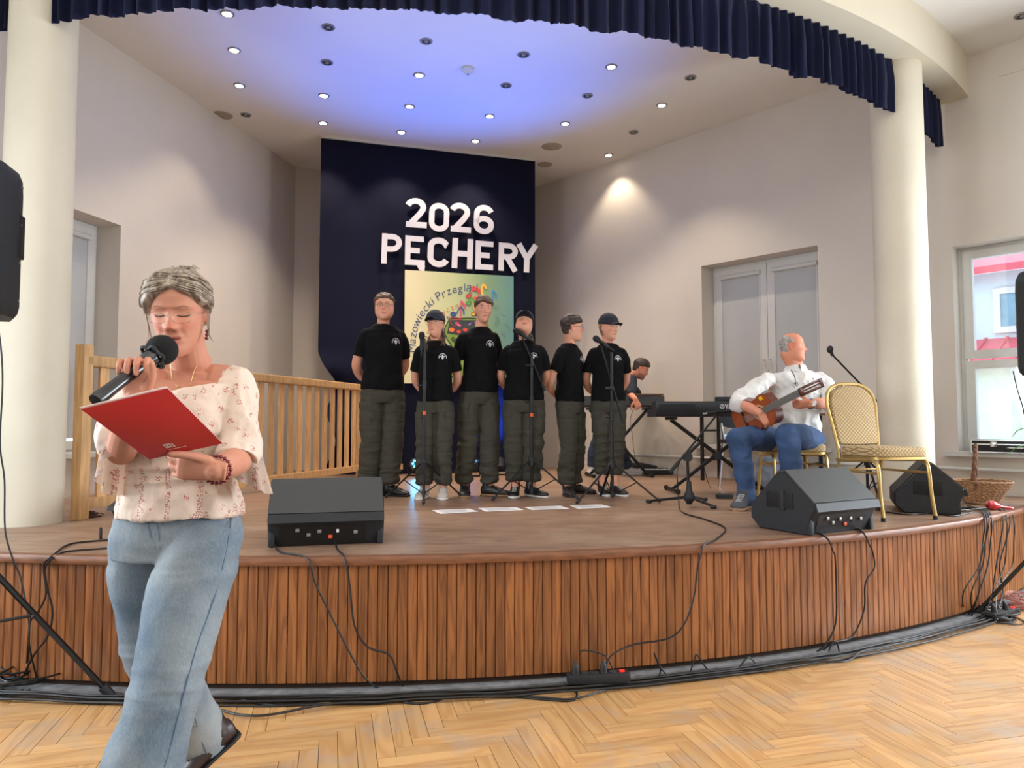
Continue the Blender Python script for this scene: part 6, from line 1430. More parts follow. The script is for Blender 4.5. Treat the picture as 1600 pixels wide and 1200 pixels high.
# ================================================================= chairs
M_uph = bpy.data.materials.new('patterned_upholstery'); M_uph.use_nodes = True
def _up():
    N = M_uph.node_tree.nodes; L = M_uph.node_tree.links; b = N['Principled BSDF']; b.inputs['Roughness'].default_value = .8
    tc = N.new('ShaderNodeTexCoord'); mp = N.new('ShaderNodeMapping'); mp.inputs['Scale'].default_value = (52, .01, 52); mp.inputs['Rotation'].default_value = (0, .785, 0); L.new(tc.outputs['Object'], mp.inputs[0])
    v = N.new('ShaderNodeTexVoronoi'); v.inputs['Scale'].default_value = 1.0; v.inputs['Randomness'].default_value = 0; v.distance = 'CHEBYCHEV'; L.new(mp.outputs[0], v.inputs[0])
    rp = N.new('ShaderNodeValToRGB'); rp.color_ramp.elements[0].color = (*srgb((190, 166, 118)), 1); rp.color_ramp.elements[1].color = (*srgb((136, 108, 78)), 1); rp.color_ramp.elements[0].position = .30; rp.color_ramp.elements[1].position = .44
    L.new(v.outputs['Distance'], rp.inputs[0]); L.new(rp.outputs[0], b.inputs['Base Color'])
_up(); MATS['patterned_upholstery'] = M_uph
def banquet(label, x, y, yaw):
    t = thing('banquet_chair', label, 'chair', (x, y, HS), 'gold banquet chairs on the stage')
    M = Matrix.Translation((x, y, HS)) @ Matrix.Rotation(yaw, 4, 'Z')    # forward = -y
    def W(*p): return M @ Vector(p)
    b = BM(); out = [(.20*math.copysign(abs(math.cos(a))**.35, math.cos(a))*(1.04 if math.sin(a) < 0 else .95), .205*math.copysign(abs(math.sin(a))**.35, math.sin(a))) for a in (2*PI*j/40 for j in range(40))]
    ringloft(b, [[W(px*s, py*s-.01, z) for px, py in out] for z, s in ((.405, .95), (.41, 1), (.445, 1.01), (.462, .97), (.47, .85), (.472, .5))]); obj('seat', b, M_uph, t)
    b = BM(); ringloft(b, [[W(px*s, py*s-.01, z) for px, py in out] for z, s in ((.385, .97), (.388, 1.0), (.405, 1.0), (.407, .96))]); obj('seat_frame', b, M_gold, t)
    # back: arched pad in a tube frame, leaning back
    def bp(u, v, d=0): return W(u, .20+.10*(v-.42)/.5+d, v)
    def outline(k): 
        pts = []
        for i in range(25):
            a = PI*i/24; c, s_ = math.cos(a), math.sin(a)
            pts.append((k*.198*math.copysign(abs(c)**.55, c), .74+k*.155*abs(s_)**.75*(1+.06*math.exp(-(c/.35)**2))))
        return pts
    b = BM(); o_ = outline(.92); lower = [(-.165, .50), (-.15, .475), (0, .47), (.15, .475), (.165, .50)]
    loop = o_+lower; c_ = (0, .68); rings = []
    for s, d in ((.97, .018), (1, .008), (1, -.008), (.96, -.020), (.7, -.026)): rings.append([bp(c_[0]+(u-c_[0])*s, c_[1]+(v-c_[1])*s, d) for u, v in loop])
    ringloft(b, rings); obj('backrest', b, M_uph, t)
    b = BM(); fr = [(-.175, .36), (-.168, .45)]+[(u, v) for u, v in outline(1.02)[::-1]]+[(.168, .45), (.175, .36)]
    tube(b, [bp(u, v) for u, v in fr], [(.011, .013)]*len(fr), n=8, smooth=2); bf = obj('back_frame', b, M_gold, t)
    b = BM(); tube(b, [bp(-.05, .893), bp(-.025, .876), bp(.025, .876), bp(.05, .893)], .009, n=8); obj('grip_bar', b, M_gold, bf)
    for s in (-1, 1):
        lg = obj('leg', tube(BM(), [W(s*.192, .19, .375), W(s*.195, .12, .372), W(s*.196, -.10, .382), W(s*.196, -.165, .375), W(s*.197, -.195, .33), W(s*.20, -.21, .16), W(s*.203, -.235, .012)], [(.012, .012)]*7, n=8, smooth=5), M_gold, t)
        b = BM(); cyl(b, W(s*.203, -.235, 0), W(s*.203, -.235, .025), .016, n=10); obj('foot_cap', b, M_blk, lg)
        lg = obj('leg', tube(BM(), [W(s*.175, .19, .37), W(s*.180, .20, .33), W(s*.188, .225, .17), W(s*.195, .26, .012)], [(.012, .012)]*4, n=8, smooth=5), M_gold, t)
        b = BM(); cyl(b, W(s*.195, .26, 0), W(s*.195, .26, .025), .016, n=10); obj('foot_cap', b, M_blk, lg)
        obj('stretcher', tube(BM(), [W(s*.196, -.19, .30), W(s*.184, .205, .30)], .008, n=8, smooth=0), M_gold, t)
    obj('stretcher', tube(BM(), [W(-.185, .205, .30), W(.185, .205, .30)], .008, n=8, smooth=0), M_gold, t)
    return t
fa, fb = U(1376, 815, HS), U(1467, 812, HS); mid = (fa+fb)/2; yw_ = math.atan2(fb.y-fa.y, fb.x-fa.x)+.05
f_ = Vector((math.sin(yw_), -math.cos(yw_), 0)); c_ = mid-f_*.235
banquet('empty gold banquet chair with patterned seat beside the guitarist', c_.x, c_.y, yw_)
banquet('gold banquet chair on which the guitarist sits', 2.20, 5.66, -.05)
# dark stacking chair behind
def stacking():
    c = U(1180, 768, HS)+Vector((.05, .25, 0)); t = thing('stacking_chair', 'dark stacking chair with chrome legs behind the guitarist', 'chair', c); M = Matrix.Translation(c) @ Matrix.Rotation(.1, 4, 'Z')
    b = BM(); bx(b, (0, 0, .45), (.44, .42, .04), bev=.015, M=M); obj('seat', b, M_blk, t); b = BM(); ringloft(b, [[M @ Vector((.21*math.copysign(abs(math.cos(a))**.6, math.cos(a)), .22+d+.05*abs(math.cos(a)), .72+.15*math.copysign(abs(math.sin(a))**.6, math.sin(a)))) for a in (2*PI*j/28 for j in range(28))] for d in (-.012, .012)]); obj('backrest', b, M_blk, t)
    for sx in (-1, 1):
        for sy in (-1, 1): obj('leg', tube(BM(), [M @ Vector((sx*.2, sy*.17, .44)), M @ Vector((sx*.23, sy*.22, 0))], .011, n=8, smooth=0), M_chrome, t)
        obj('back_support', tube(BM(), [M @ Vector((sx*.19, .18, .44)), M @ Vector((sx*.19, .235, .62))], .011, n=8, smooth=0), M_chrome, t)
stacking()
# ================================================================= keyboards, table
M_key = pbr('keyboard_case', (32, 35, 40), .45, var=.06); M_keyw = pbr('white_keys', (225, 225, 222), .3)
def xstand(t, c, w, top, ang_, spread=.30):
    M = Matrix.Translation((c[0], c[1], 0)) @ Matrix.Rotation(ang_, 4, 'Z')
    for k, s in enumerate((-1, 1)):
        for dy in (.012*(s),):
            obj('crossed_leg', tube(BM(), [M @ Vector((-s*w, dy, top)), M @ Vector((s*w, dy, HS+.03))], [(.018, .013)]*2, n=8, smooth=0), M_blkm, t)
        b = BM(); cyl(b, M @ Vector((s*w, -.20, HS+.022)), M @ Vector((s*w, .20, HS+.022)), .016); cyl(b, M @ Vector((s*w, -.215, HS+.022)), M @ Vector((s*w, -.18, HS+.022)), .022); cyl(b, M @ Vector((s*w, .18, HS+.022)), M @ Vector((s*w, .215, HS+.022)), .022); obj('foot_bar', b, M_blkm, t)
        b = BM(); cyl(b, M @ Vector((s*w, -.17, top+.012)), M @ Vector((s*w, .17, top+.012)), .014); obj('support_arm', b, M_blkm, t)
    b = BM(); m = (top+HS)/2; cyl(b, M @ Vector((0, -.03, m)), M @ Vector((0, .03, m)), .035); obj('pivot', b, M_blk, t)
Yk = 6.45; kl_ = P(1021, 640, Yk).x; kz0, kz1 = P(0, 651, Yk).z, P(0, 627.5, Yk).z; KWd = 1.32; kc = (kl_+KWd/2, Yk+.1)
ks = thing('keyboard_stand', 'black crossed keyboard stand left of the guitarist', 'keyboard stand', (kc[0], kc[1], HS)); xstand(ks, (kc[0]-.06, kc[1]+.02), .42, kz0-.028, .04)
t = thing('stage_piano', 'long dark digital piano seen from its back, beside the guitarist', 'keyboard', (kc[0], kc[1], kz0)); Mk = Matrix.Translation((kc[0], kc[1], 0)) @ Matrix.Rotation(.03, 4, 'Z')
b = BM(); hw = KWd/2; ringloft(b, [[Mk @ Vector((x, y, z)) for y, z in ((-.17, kz0+.03), (-.15, kz0), (.19, kz0), (.19, kz0+.06), (.02, kz0+.075), (-.02, kz1), (-.165, kz1), (-.17, kz1-.01))] for x in (-hw, hw)]); obj('case', b, M_key, t)
b = BM(); bx(b, (-hw+.19, -.172, (kz0+kz1)/2+.012), (.32, .006, .062), bev=.002, M=Mk); obj('speaker_panel', b, pbr('panel_dark', (20, 22, 25), .7), t)
b = BM()
for k in range(52): bx(b, (-hw+.05+.0235*k, .11, kz0+.078), (.0215, .14, .012), M=Mk)
obj('white_keys', b, M_keyw, t)
b = BM()
for k in range(51):
    if k % 7 in (0, 1, 3, 4, 5): bx(b, (-hw+.062+.0235*k, .085, kz0+.088), (.011, .09, .014), M=Mk)
obj('black_keys', b, M_blk, t)
b = BM()
for x in (-.06, -.02, .01): cyl(b, Mk @ Vector((x-.0, -.172, kz1-.045)), Mk @ Vector((x, -.182, kz1-.045)), .008)
obj('sockets', b, M_ring, t)
def ktext(s, p, size, M, m, par, name='maker_lettering'):
    cu = bpy.data.curves.new('t', 'FONT'); cu.body = s; cu.size = size; cu.extrude = .0008; cu.offset = size*.03; to = bpy.data.objects.new('t', cu); COL.objects.link(to)
    dg = bpy.context.evaluated_depsgraph_get(); dg.update(); me = bpy.data.meshes.new_from_object(to.evaluated_get(dg)); bpy.data.objects.remove(to)
    me.transform(Matrix.Translation(-WORLD[par.name]) @ M @ Matrix.Translation(p) @ Matrix.Rotation(PI/2, 4, 'X')); me.materials.clear(); me.materials.append(m); o = bpy.data.objects.new(name, me); COL.objects.link(o); o.parent = par; return o
xt = P(1124, 0, Yk-.08).x-kc[0]-.012
ktext('YAMAHA', Vector((xt, -.1745, kz0+.072)), .052, Mk, M_emb, t)
b = BM(); c = Mk @ Vector((xt-.024, -.174, kz0+.088)); tube(b, [c+Vector((.019*math.cos(a), 0, .019*math.sin(a))) for a in (2*PI*j/20 for j in range(20))], .0022, n=6, smooth=0, closed=True)
for k in range(3):
    a = PI/2+2*PI*k/3; tube(b, [c, c+Vector((.018*math.cos(a), 0, .018*math.sin(a)))], .0025, n=6, smooth=0)
obj('maker_emblem', b, M_emb, t)
b = BM(); q = P(1131, 622, Yk); bx(b, (q.x, Yk+.02, kz1+.022), (.13, .09, .042), bev=.006); gb = obj('sound_module', b, M_blk, None, loc=(q.x, Yk+.02, kz1)); tag(gb, 'small black sound box lying on the long digital piano', 'sound box')
# floor table behind
tA = Vector((2.05, 7.86)); td = DR; tp = -NR; TZ = HS+.70
t = thing('folding_table', 'narrow brown-topped folding table with dark legs behind the long piano', 'table', (tA.x, tA.y, HS))
b = BM(); poly_prism(b, [tA-td*.03-tp*.03, tA+td*1.2-tp*.03, tA+td*1.2+tp*.42, tA-td*.03+tp*.42], TZ, TZ+.022); obj('table_top', b, pbr('brown_laminate', (118, 82, 60), .45), t, smooth=False)
for a_, c in ((0, 0), (0, .34), (1.15, 0), (1.15, .34)): b = BM(); p = tA+td*(a_+.02)+tp*(c+.02); bx(b, (p.x, p.y, HS+.35), (.03, .03, .70), rz=math.atan2(td.y, td.x)); obj('leg', b, M_blkm, t, smooth=False)
for a_ in (.02, 1.17):
    p = tA+td*a_+tp*.19
    for z in (HS+.22, HS+.54): b = BM(); bx(b, (p.x, p.y, z), (.022, .34, .022), rz=math.atan2(td.y, td.x)); obj('crossbar', b, M_blkm, t, smooth=False)
# rear keyboard
Yr = 8.28; xl, xr = P(908, 630, Yr).x, P(1037, 625, Yr).x; z0, z1 = P(0, 636, Yr).z, P(0, 619, Yr).z
kt = thing('keyboard_stand', 'crossed keyboard stand under the rear keyboard', 'keyboard stand', ((xl+xr)/2, Yr+.1, HS)); xstand(kt, ((xl+xr)/2-.03, Yr+.12), .34, z0-.03, .1)
t = thing('electronic_keyboard', 'black electronic keyboard at the back under the bending person', 'keyboard', ((xl+xr)/2, Yr+.1, z0)); b = BM(); ringloft(b, [[Vector((x, Yr+y, z)) for y, z in ((-.06, z0+.02), (-.04, z0), (.30, z0), (.32, z0+.05), (.30, z0+.06), (.06, z1-.01), (-.04, z1))] for x in (xl, xr)]); obj('case', b, M_key, t)
b = BM()
for k in range(36): bx(b, (xl+.035+(xr-xl-.07)*k/35, Yr+.24, z0+.066), (.021, .12, .008))
obj('white_keys', b, M_keyw, t)
b = BM(); bx(b, ((xl+xr)/2+.28, Yr+.06, z1+.016), (.36, .22, .022), rz=.1, bev=.004); o = obj('brown_folder', b, pbr('brown_card', (92, 72, 58), .7), None, loc=((xl+xr)/2+.28, Yr+.06, z1)); tag(o, 'brown folder lying on the rear keyboard', 'folder')
# keyboard on the floor
cF = U(1030, 741, HS); Wf = .86
t = thing('electronic_keyboard', 'black keyboard with white keys lying flat on the stage floor by the right wall', 'keyboard', cF); Mf = Matrix.Translation((cF.x, cF.y+.09, HS)) @ Matrix.Rotation(-.06, 4, 'Z')
b = BM(); ringloft(b, [[Mf @ Vector((x*s, y, z)) for y, z in ((-.17, .008), (-.165, .055), (-.02, .062), (.0, .10), (.16, .125), (.18, .11), (.18, .008))] for x, s in ((-Wf/2, 1), (-Wf/2+.02, 1.02), (Wf/2-.02, 1.02), (Wf/2, 1))]); obj('case', b, M_blk, t)
b = BM()
for k in range(36): bx(b, (-Wf/2+.06+(Wf-.12)*k/35, -.105, .062), (.0205, .13, .012), M=Mf)
obj('white_keys', b, M_keyw, t)
b = BM()
for k in range(35):
    if k % 7 in (0, 1, 3, 4, 5): bx(b, (-Wf/2+.072+(Wf-.12)*k/35, -.08, .072), (.011, .08, .012), M=Mf)
obj('black_keys', b, M_blk, t)
# pedal
b = BM(); q = U(1132, 779, HS); bx(b, (q.x, q.y, HS+.018), (.13, .07, .036), bev=.008); o = obj('foot_pedal', b, M_blk, None, loc=q); tag(o, 'small black foot pedal on the stage by the guitarist shoe', 'pedal')
# grey bag behind the guitarist
q = U(1206, 762, HS)+Vector((.0, .1, 0)); b = BM(); xloft(b, [((q.x, q.y, HS+.0), .2, .12, .08), ((q.x, q.y, HS+.10), .2, .14, .10), ((q.x, q.y, HS+.24), .2, .12, .08), ((q.x+.01, q.y, HS+.31), .2, .06, .03)], n=24)
me_ = remesh(b, .008, 1); folds(me_, .02, crease(6, 6, 6, 7)); tb = thing('bag', 'grey cloth bag standing under the guitarist chair', 'bag', (q.x, q.y, HS)); mobj('bag_body', me_, pbr('grey_bag_cloth', (120, 124, 134), .8, var=.2, scale=12), tb)
b = BM(); tube(b, [(q.x-.06, q.y, HS+.30), (q.x-.04, q.y-.01, HS+.38), (q.x+.04, q.y-.01, HS+.38), (q.x+.06, q.y, HS+.30)], .007); obj('strap', b, M_blkm, tb)
# ================================================================= papers, lamps
for k, (pts) in enumerate((((675, 797.5), (733, 795), (747, 799.5), (688, 803)), ((747, 794), (806, 792.5), (818, 797), (759, 799.5)), ((819, 792.5), (876, 790.5), (890, 795), (831, 797)), ((890, 790), (941, 788.5), (957, 793), (903, 795)))):
    cs = [U(x, y, HS+.002) for x, y in pts]; b = BM(); ringloft(b, [[c+Vector((0, 0, h)) for c in cs] for h in (0, .0012)]); o = obj('song_sheet', b, M_paper, None, smooth=False, loc=(cs[0]+cs[2])/2)
    b = BM()
    for r_ in range(5):
        v = .2+.15*r_; a_ = cs[0].lerp(cs[3], v).lerp(cs[1].lerp(cs[2], v), .12); e_ = cs[0].lerp(cs[3], v).lerp(cs[1].lerp(cs[2], v), rng.uniform(.6, .88)); d_ = (cs[3]-cs[0])*.02
        b.faces.new([b.verts.new(p+Vector((0, 0, .0016))) for p in (a_-d_, e_-d_, e_+d_, a_+d_)])
    obj('text_lines', b, pbr('ink_grey', (110, 110, 115), .7), o, smooth=False)
    tag(o, ['white song sheet on the stage floor, leftmost of the row of four', 'white song sheet on the stage floor, second from the left of four', 'white song sheet on the stage floor, third from the left of four', 'white song sheet on the stage floor, rightmost of the row of four'][k], 'sheet of paper', 'song sheets on the stage floor')
def ledpar(px, col, label, yaw, tilt, on, power=0, Y=8.45, spot=1.1, aim=None):
    x = (px-800)/1120*Y; c = Vector((x, Y, HS)); t = thing('stage_lamp', label, 'stage lamp', c, 'small LED lamps in front of the backdrop')
    M = Matrix.Translation((x, Y, HS+.13)) @ Matrix.Rotation(yaw, 4, 'Z') @ Matrix.Rotation(tilt, 4, 'X')   # beam along -y rotated up
    b = BM(); cyl(b, M @ Vector((0, .06, 0)), M @ Vector((0, -.055, 0)), .062, .075, 24); obj('housing', b, M_blk, t)
    b = BM(); tube(b, [Vector((x-.09, Y, HS+.13)), Vector((x-.09, Y, HS+.02)), Vector((x-.05, Y, HS+.008)), Vector((x+.05, Y, HS+.008)), Vector((x+.09, Y, HS+.02)), Vector((x+.09, Y, HS+.13))], .009, n=8); obj('yoke', b, M_blkm, t)
    lm = pbr('led_'+label.split()[0]+str(px), (60, 170, 255), .3, emit=(col, 9)) if on else M_dark
    for k in range(7):
        a = 2*PI*k/6; r_ = .038 if k < 6 else 0; b = BM(); sph(b, M @ Vector((r_*math.cos(a), -.056, r_*math.sin(a))), (.014, .008, .014), 10); obj('led', b, lm, t)
    if power:
        l = bpy.data.lights.new('led_beam', 'SPOT'); l.energy = power; l.color = tuple(c_ for c_ in srgb(col)); l.spot_size = spot; l.spot_blend = .9; l.shadow_soft_size = .06
        lo = bpy.data.objects.new('led_beam', l); COL.objects.link(lo); lo.parent = t; p = M @ Vector((0, -.09, 0)); lo.location = p-c; d = (M.to_3x3() @ Vector((0, -1, 0))) if aim is None else (Vector(aim)-p); lo.rotation_euler = d.to_track_quat('-Z', 'Y').to_euler()
ledpar(651, (60, 190, 255), 'cyan lit lamp at the foot of the backdrop behind the first two singers', .12, -.35, True, 10, spot=1.6)
ledpar(738, (8, 112, 255), 'blue lit lamp between the legs of the third singer', 0, -1.2, True, 800, Y=8.40, spot=1.15, aim=(-.65, 6.7, HC))
ledpar(779, (40, 110, 255), 'blue lit lamp at the foot of the backdrop right of the third singer', .3, -2.2, True, 500, Y=8.60, spot=.95, aim=(-.28, 9.05, 1.25))
# ================================================================= right side: basket, maraca, case, plant
M_wick = pbr('wicker', (168, 128, 92), .6, var=.3, scale=60, rnd=0); M_wick2 = pbr('dark_wicker', (120, 80, 56), .6, var=.3, scale=60)
def basket():
    c = U(1552, 791, HS)+Vector((0, .16, 0)); t = thing('wicker_basket', 'round wicker basket with tall twisted handle at the right stage edge', 'basket', c); M = Matrix.Translation(c) @ Matrix.Rotation(-.5, 4, 'Z') @ Matrix.Rotation(.10, 4, 'Y')
    def rr(z): return .105+.095*(z/.17)**.9
    b = BM(); ns = 26
    for i in range(13):
        z = .012+.158*i/12; pts = []
        for j in range(ns*2):
            a = PI*j/ns; r = rr(z)+(.006 if (j+i) % 2 else -.006); pts.append(M @ Vector((r*math.cos(a), r*math.sin(a)*.85, z+.02*math.cos(a)*z/.17)))
        tube(b, pts, .0052, n=5, smooth=2, closed=True)
    obj('woven_wall', b, M_wick, t)
    b = BM()
    for j in range(ns): a = 2*PI*(j+.5)/ns; tube(b, [M @ Vector((rr(z)*math.cos(a), .85*rr(z)*math.sin(a), z+.02*math.cos(a)*z/.17)) for z in (.002, .08, .18)], .0042, n=5, smooth=2)
    obj('stakes', b, M_wick, t)
    b = BM(); cyl(b, M @ Vector((0, 0, .002)), M @ Vector((0, 0, .012)), .10, n=24); obj('base', b, M_wick, t)
    b = BM()
    for k in range(3): tube(b, [M @ Vector(((rr(.17)+.006*math.cos(a*9+2*k))*math.cos(a), .85*(rr(.17)+.006*math.cos(a*9+2*k))*math.sin(a), .176+.006*math.sin(a*9+2*k)+.02*math.cos(a))) for a in (2*PI*j/60 for j in range(60))], .005, n=5, smooth=0, closed=True)
    obj('rim', b, M_wick, t)
    b = BM()
    for k in range(2):
        pts = []
        for j in range(41):
            a = PI*j/40; base_ = Vector((-.045-.012*math.sin(a), -.165*math.cos(a)*(1-.55*math.sin(a)), .12+.33*math.sin(a)**.8)); q_ = j*.9+PI*k; pts.append(M @ (base_+Vector((.0075*math.cos(q_), 0, .0075*math.sin(q_)))))
        tube(b, pts, .0068, n=6, smooth=2)
    obj('handle', b, M_wick2, t)
basket()
def maraca():
    c = U(1551, 797, HS); t = thing('maraca', 'red wooden maraca lying beside the wicker basket', 'maraca', c); h = c+Vector((0, 0, .034)); d = Vector((1, .12, -.16)).normalized()
    b = BM(); tube(b, [h-d*.05, h-d*.035, h, h+d*.035, h+d*.055], [.010, .028, .034, .026, .012], n=20, round_ends=True); obj('head', b, pbr('red_lacquer', (186, 38, 42), .25, coat=.6), t)
    b = BM(); tube(b, [h+d*.05, h+d*.10, h+d*.155], [.012, .010, .013], n=14, round_ends=True); obj('handle', b, MATS['red_lacquer'], t)
maraca()
sl_z = SILL+.002
def at_sill(s, off): q = BR+DR*s-NR*off; return q
t = thing('equipment_case', 'black case with metal edges lying on the hall window sill', 'case', (*at_sill(5.95, .0), SILL)); a_ = math.atan2(DR.y, DR.x); q = at_sill(6.02, -.01)
b = BM(); bx(b, (q.x, q.y, SILL+.055), (.75, .22, .105), rz=a_, bev=.006); obj('case_body', b, M_blk, t)
b = BM()
for z in (SILL+.004, SILL+.072, SILL+.106): 
    for off in (-.11, .11): bx(b, (q.x-NR.x*off, q.y-NR.y*off, z), (.752, .012, .010), rz=a_)
for s in (-.37, .37): bx(b, (q.x+DR.x*s, q.y+DR.y*s, SILL+.055), (.014, .225, .108), rz=a_)
obj('metal_edging', b, M_chrome, t)
b = BM()
for s in (-.2, .12): bx(b, (q.x+DR.x*s+NR.x*.115, q.y+DR.y*s+NR.y*.115, SILL+.072), (.05, .012, .045), rz=a_, bev=.003)
obj('latches', b, M_chrome, t)
b = BM(); h0 = q+NR*.115; tube(b, [(h0.x-DR.x*.10+0, h0.y-DR.y*.10, SILL+.05), (h0.x-DR.x*.09+NR.x*.03, h0.y-DR.y*.09+NR.y*.03, SILL+.045), (h0.x+DR.x*.02+NR.x*.03, h0.y+DR.y*.02+NR.y*.03, SILL+.045), (h0.x+DR.x*.03, h0.y+DR.y*.03, SILL+.05)], .008); obj('handle', b, M_chrome, t)
def tangle(name, label, cat, c, R_, n, thick, m, seed, flat_=.25, turns=5, group=None):
    r_ = random.Random(seed); t = thing(name, label, cat, c, group); c = Vector(c)
    for k in range(n):
        pts = []; ph = r_.uniform(0, 6); e1, e2 = r_.uniform(.5, 1), r_.uniform(.5, 1); sh = Vector((r_.uniform(-.25, .25)*R_, r_.uniform(-.25, .25)*R_, 0))
        for j in range(turns*8): a = ph+j*.78; rad = R_*(.62+.28*math.sin(j*.19+ph)); pts.append(c+sh+Vector((rad*e1*math.cos(a), rad*e2*math.sin(a), thick*1.2+R_*flat_*(.5+.5*math.sin(a*.5+k*1.7+ph))*(.3+.7*k/max(1, n)))))
        b = BM(); tube(b, pts, thick, n=5, smooth=4); obj('loop', b, m, t)
    return t
tangle('wire_bundle', 'thin pinkish wire bundle on top of the case at the window', 'wire bundle', (*at_sill(6.18, -.02), SILL+.112), .11, 3, .0022, pbr('pink_wire', (190, 150, 160), .5), 3, flat_=.2)
tangle('cord_coil', 'brown twisted cord coil at the foot of the left railing post', 'cord', U(138, 808, HS), .085, 6, .003, pbr('brown_cord', (84, 58, 48), .7), 5, flat_=.5)
tangle('wire_bundle', 'reddish wire bundle on the floor at the right end of the stage front', 'wire bundle', (*U(1592, 950, 0).xy, .0), .14, 7, .003, pbr('red_wire', (186, 130, 120), .5), 9, flat_=.9)
def plant():
    c = Vector((*at_sill(6.75, .0), SILL)); c = Vector((4.06, 5.35, HS-.12)); t = thing('potted_plant', 'green strap-leaved plant reaching into the frame at the right edge', 'plant', c)
    b = BM(); ringloft(b, [[c+Vector((r*math.cos(2*PI*j/24), r*math.sin(2*PI*j/24), z)) for j in range(24)] for r, z in ((.08, 0), (.11, .20), (.118, .205), (.118, .22), (.10, .22), (.09, .19))]); obj('pot', b, pbr('clay_pot', (150, 84, 58), .8), t)
    r_ = random.Random(4); M_leaf = pbr('green_leaf', (98, 158, 56), .45, var=.15, scale=10)
    for k in range(16):
        a = r_.uniform(0, 2*PI) if k else PI*.985; ln = r_.uniform(.30, .42) if k else .345; up = r_.uniform(.25, .5) if k else .36; pts = []
        b = BM(); u = Vector((math.cos(a), math.sin(a), 0)); v = Vector((-u.y, u.x, 0)); rows = []
        for i in range(9):
            f = i/8; p = c+Vector((0, 0, .20))+u*(ln*f**1.1)+Vector((0, 0, up*math.sin(f*2.1)*1.05)); w = .020*math.sin(PI*min(1, .12+f*.88))**.7+.001
            rows.append([b.verts.new(p-v*w), b.verts.new(p-Vector((0, 0, .005))), b.verts.new(p+v*w)])
        for i in range(8):
            for j in (0, 1): b.faces.new((rows[i][j], rows[i][j+1], rows[i+1][j+1], rows[i+1][j]))
        bmesh.ops.solidify(b, geom=b.faces[:], thickness=.0012); obj('leaf', b, M_leaf, t)
plant()
# ================================================================= cables
def FC(px, py, r=R1+.012):
    """point of the sight line on the curved stage front"""
    d = ray(px, py); o = Vector((0, 0, CZ)); a = d.x**2+d.y**2; bb = 2*(d.x*(o.x-C1.x)+d.y*(o.y-C1.y)); cc = (o.x-C1.x)**2+(o.y-C1.y)**2-r*r; k = (-bb-math.sqrt(max(0, bb*bb-4*a*cc)))/(2*a); return o+d*k
CR = .0048
def cable(label, pts, r=CR, name='cable', m=None, plug=None):
    b = BM(); tube(b, pts, r, n=6, smooth=5); o = obj(name, b, m or M_cable, None, loc=pts[0]); tag(o, label, 'cable'); return o
def SF(l): return [U(x, y, HS+CR+.001) for x, y in l]
def FF(l): return [FC(x, y) for x, y in l]
def GF(l): return [U(x, y, CR+.001) for x, y in l]
E_ = lambda p: Vector(p)
cable('black cable winding from the short stand over the stage edge', [P(1074, 716, f1.y+.0)+Vector((-.06, 0, 0)), P(1058, 740, 5.44), P(1060, 770, 5.42)]+SF([(1062, 795), (1072, 803), (1100, 811), (1133, 825), (1118, 843), (1100, 851)])+FF([(1094, 870), (1090, 884), (1084, 933), (1068, 977), (1043, 998), (991, 1007)])+[FC(958, 1022, R1+.05), FC(945, 1040, R1+.06)])
cable('black cable dropping straight down from the guitarist floor monitor', [P(1272, 818, 4.06)]+SF([(1280, 832), (1294, 843)])+FF([(1302, 862), (1305, 872), (1307, 933), (1305, 977), (1289, 1008)])+GF([(1270, 1022)]))
cable('curling black cable hanging from the guitarist floor monitor', [P(1330, 812, 4.15)]+SF([(1336, 823), (1350, 834)])+FF([(1358, 850), (1364, 864), (1366, 888), (1352, 912), (1350, 953), (1332, 994), (1303, 1004)])+GF([(1280, 1020)]))
cable('black cable running diagonally down from the left floor monitor', [P(429, 845, 3.72)]+SF([(431, 856), (440, 863), (470, 868)])+FF([(484, 878), (493, 912), (517, 961), (542, 1011), (571, 1060)])+GF([(600, 1078), (640, 1082)]))
cable('black cable with a step in it hanging from the left floor monitor', [P(524, 845, 3.72)]+SF([(527, 858), (537, 868)])+FF([(541, 885), (546, 912), (554, 978), (575, 1011), (608, 1023), (620, 1050)])+GF([(633, 1077), (660, 1084)]))
cable('upper of two black cables crossing the stage edge left of the floral blouse', SF([(200, 842), (178, 843), (120, 848), (100, 854), (92, 860)])+FF([(78, 872), (68, 885), (72, 927), (60, 955), (47, 972), (44, 1010)])+GF([(40, 1066)]))
cable('lower of two black cables crossing the stage edge left of the floral blouse', SF([(200, 855), (178, 856), (120, 860), (96, 864)])+FF([(80, 875), (70, 889), (74, 920), (82, 955), (75, 993), (52, 1025)])+GF([(30, 1070)]))
Yc = 3.35
cable('thin black cable hanging from the left loudspeaker down the column side', [P(-10, 470, 3.2), P(1, 540, 3.2), P(4, 600, 3.22), P(0, 693, 3.25), P(7, 750, 3.28), P(8, 827, 3.3), P(20, 873, 3.3), P(33, 905, 3.3), P(45, 970, 3.3), P(46, 1010, 3.3)]+GF([(60, 1070)]), r=.004)
cable('black cable hanging from the loudspeaker in front of the hall window', [P(1583, 580, 4.5), P(1590, 610, 4.5), P(1599, 640, 4.5), P(1608, 700, 4.5)], r=.004)
cable('thin white cable with black plug hanging from the rear keyboard', [P(994, 628, 8.3), P(985, 655, 8.3), P(988, 680, 8.28), P(990, 700, 8.3), P(992, 716, 8.3)], r=.004, m=pbr('grey_cable', (120, 112, 108), .6))
cable('black cable from the keyboard to the foot pedal', [P(1096, 700, 6.7), P(1100, 730, 6.6)]+SF([(1110, 762), (1128, 772)]), r=.0035)
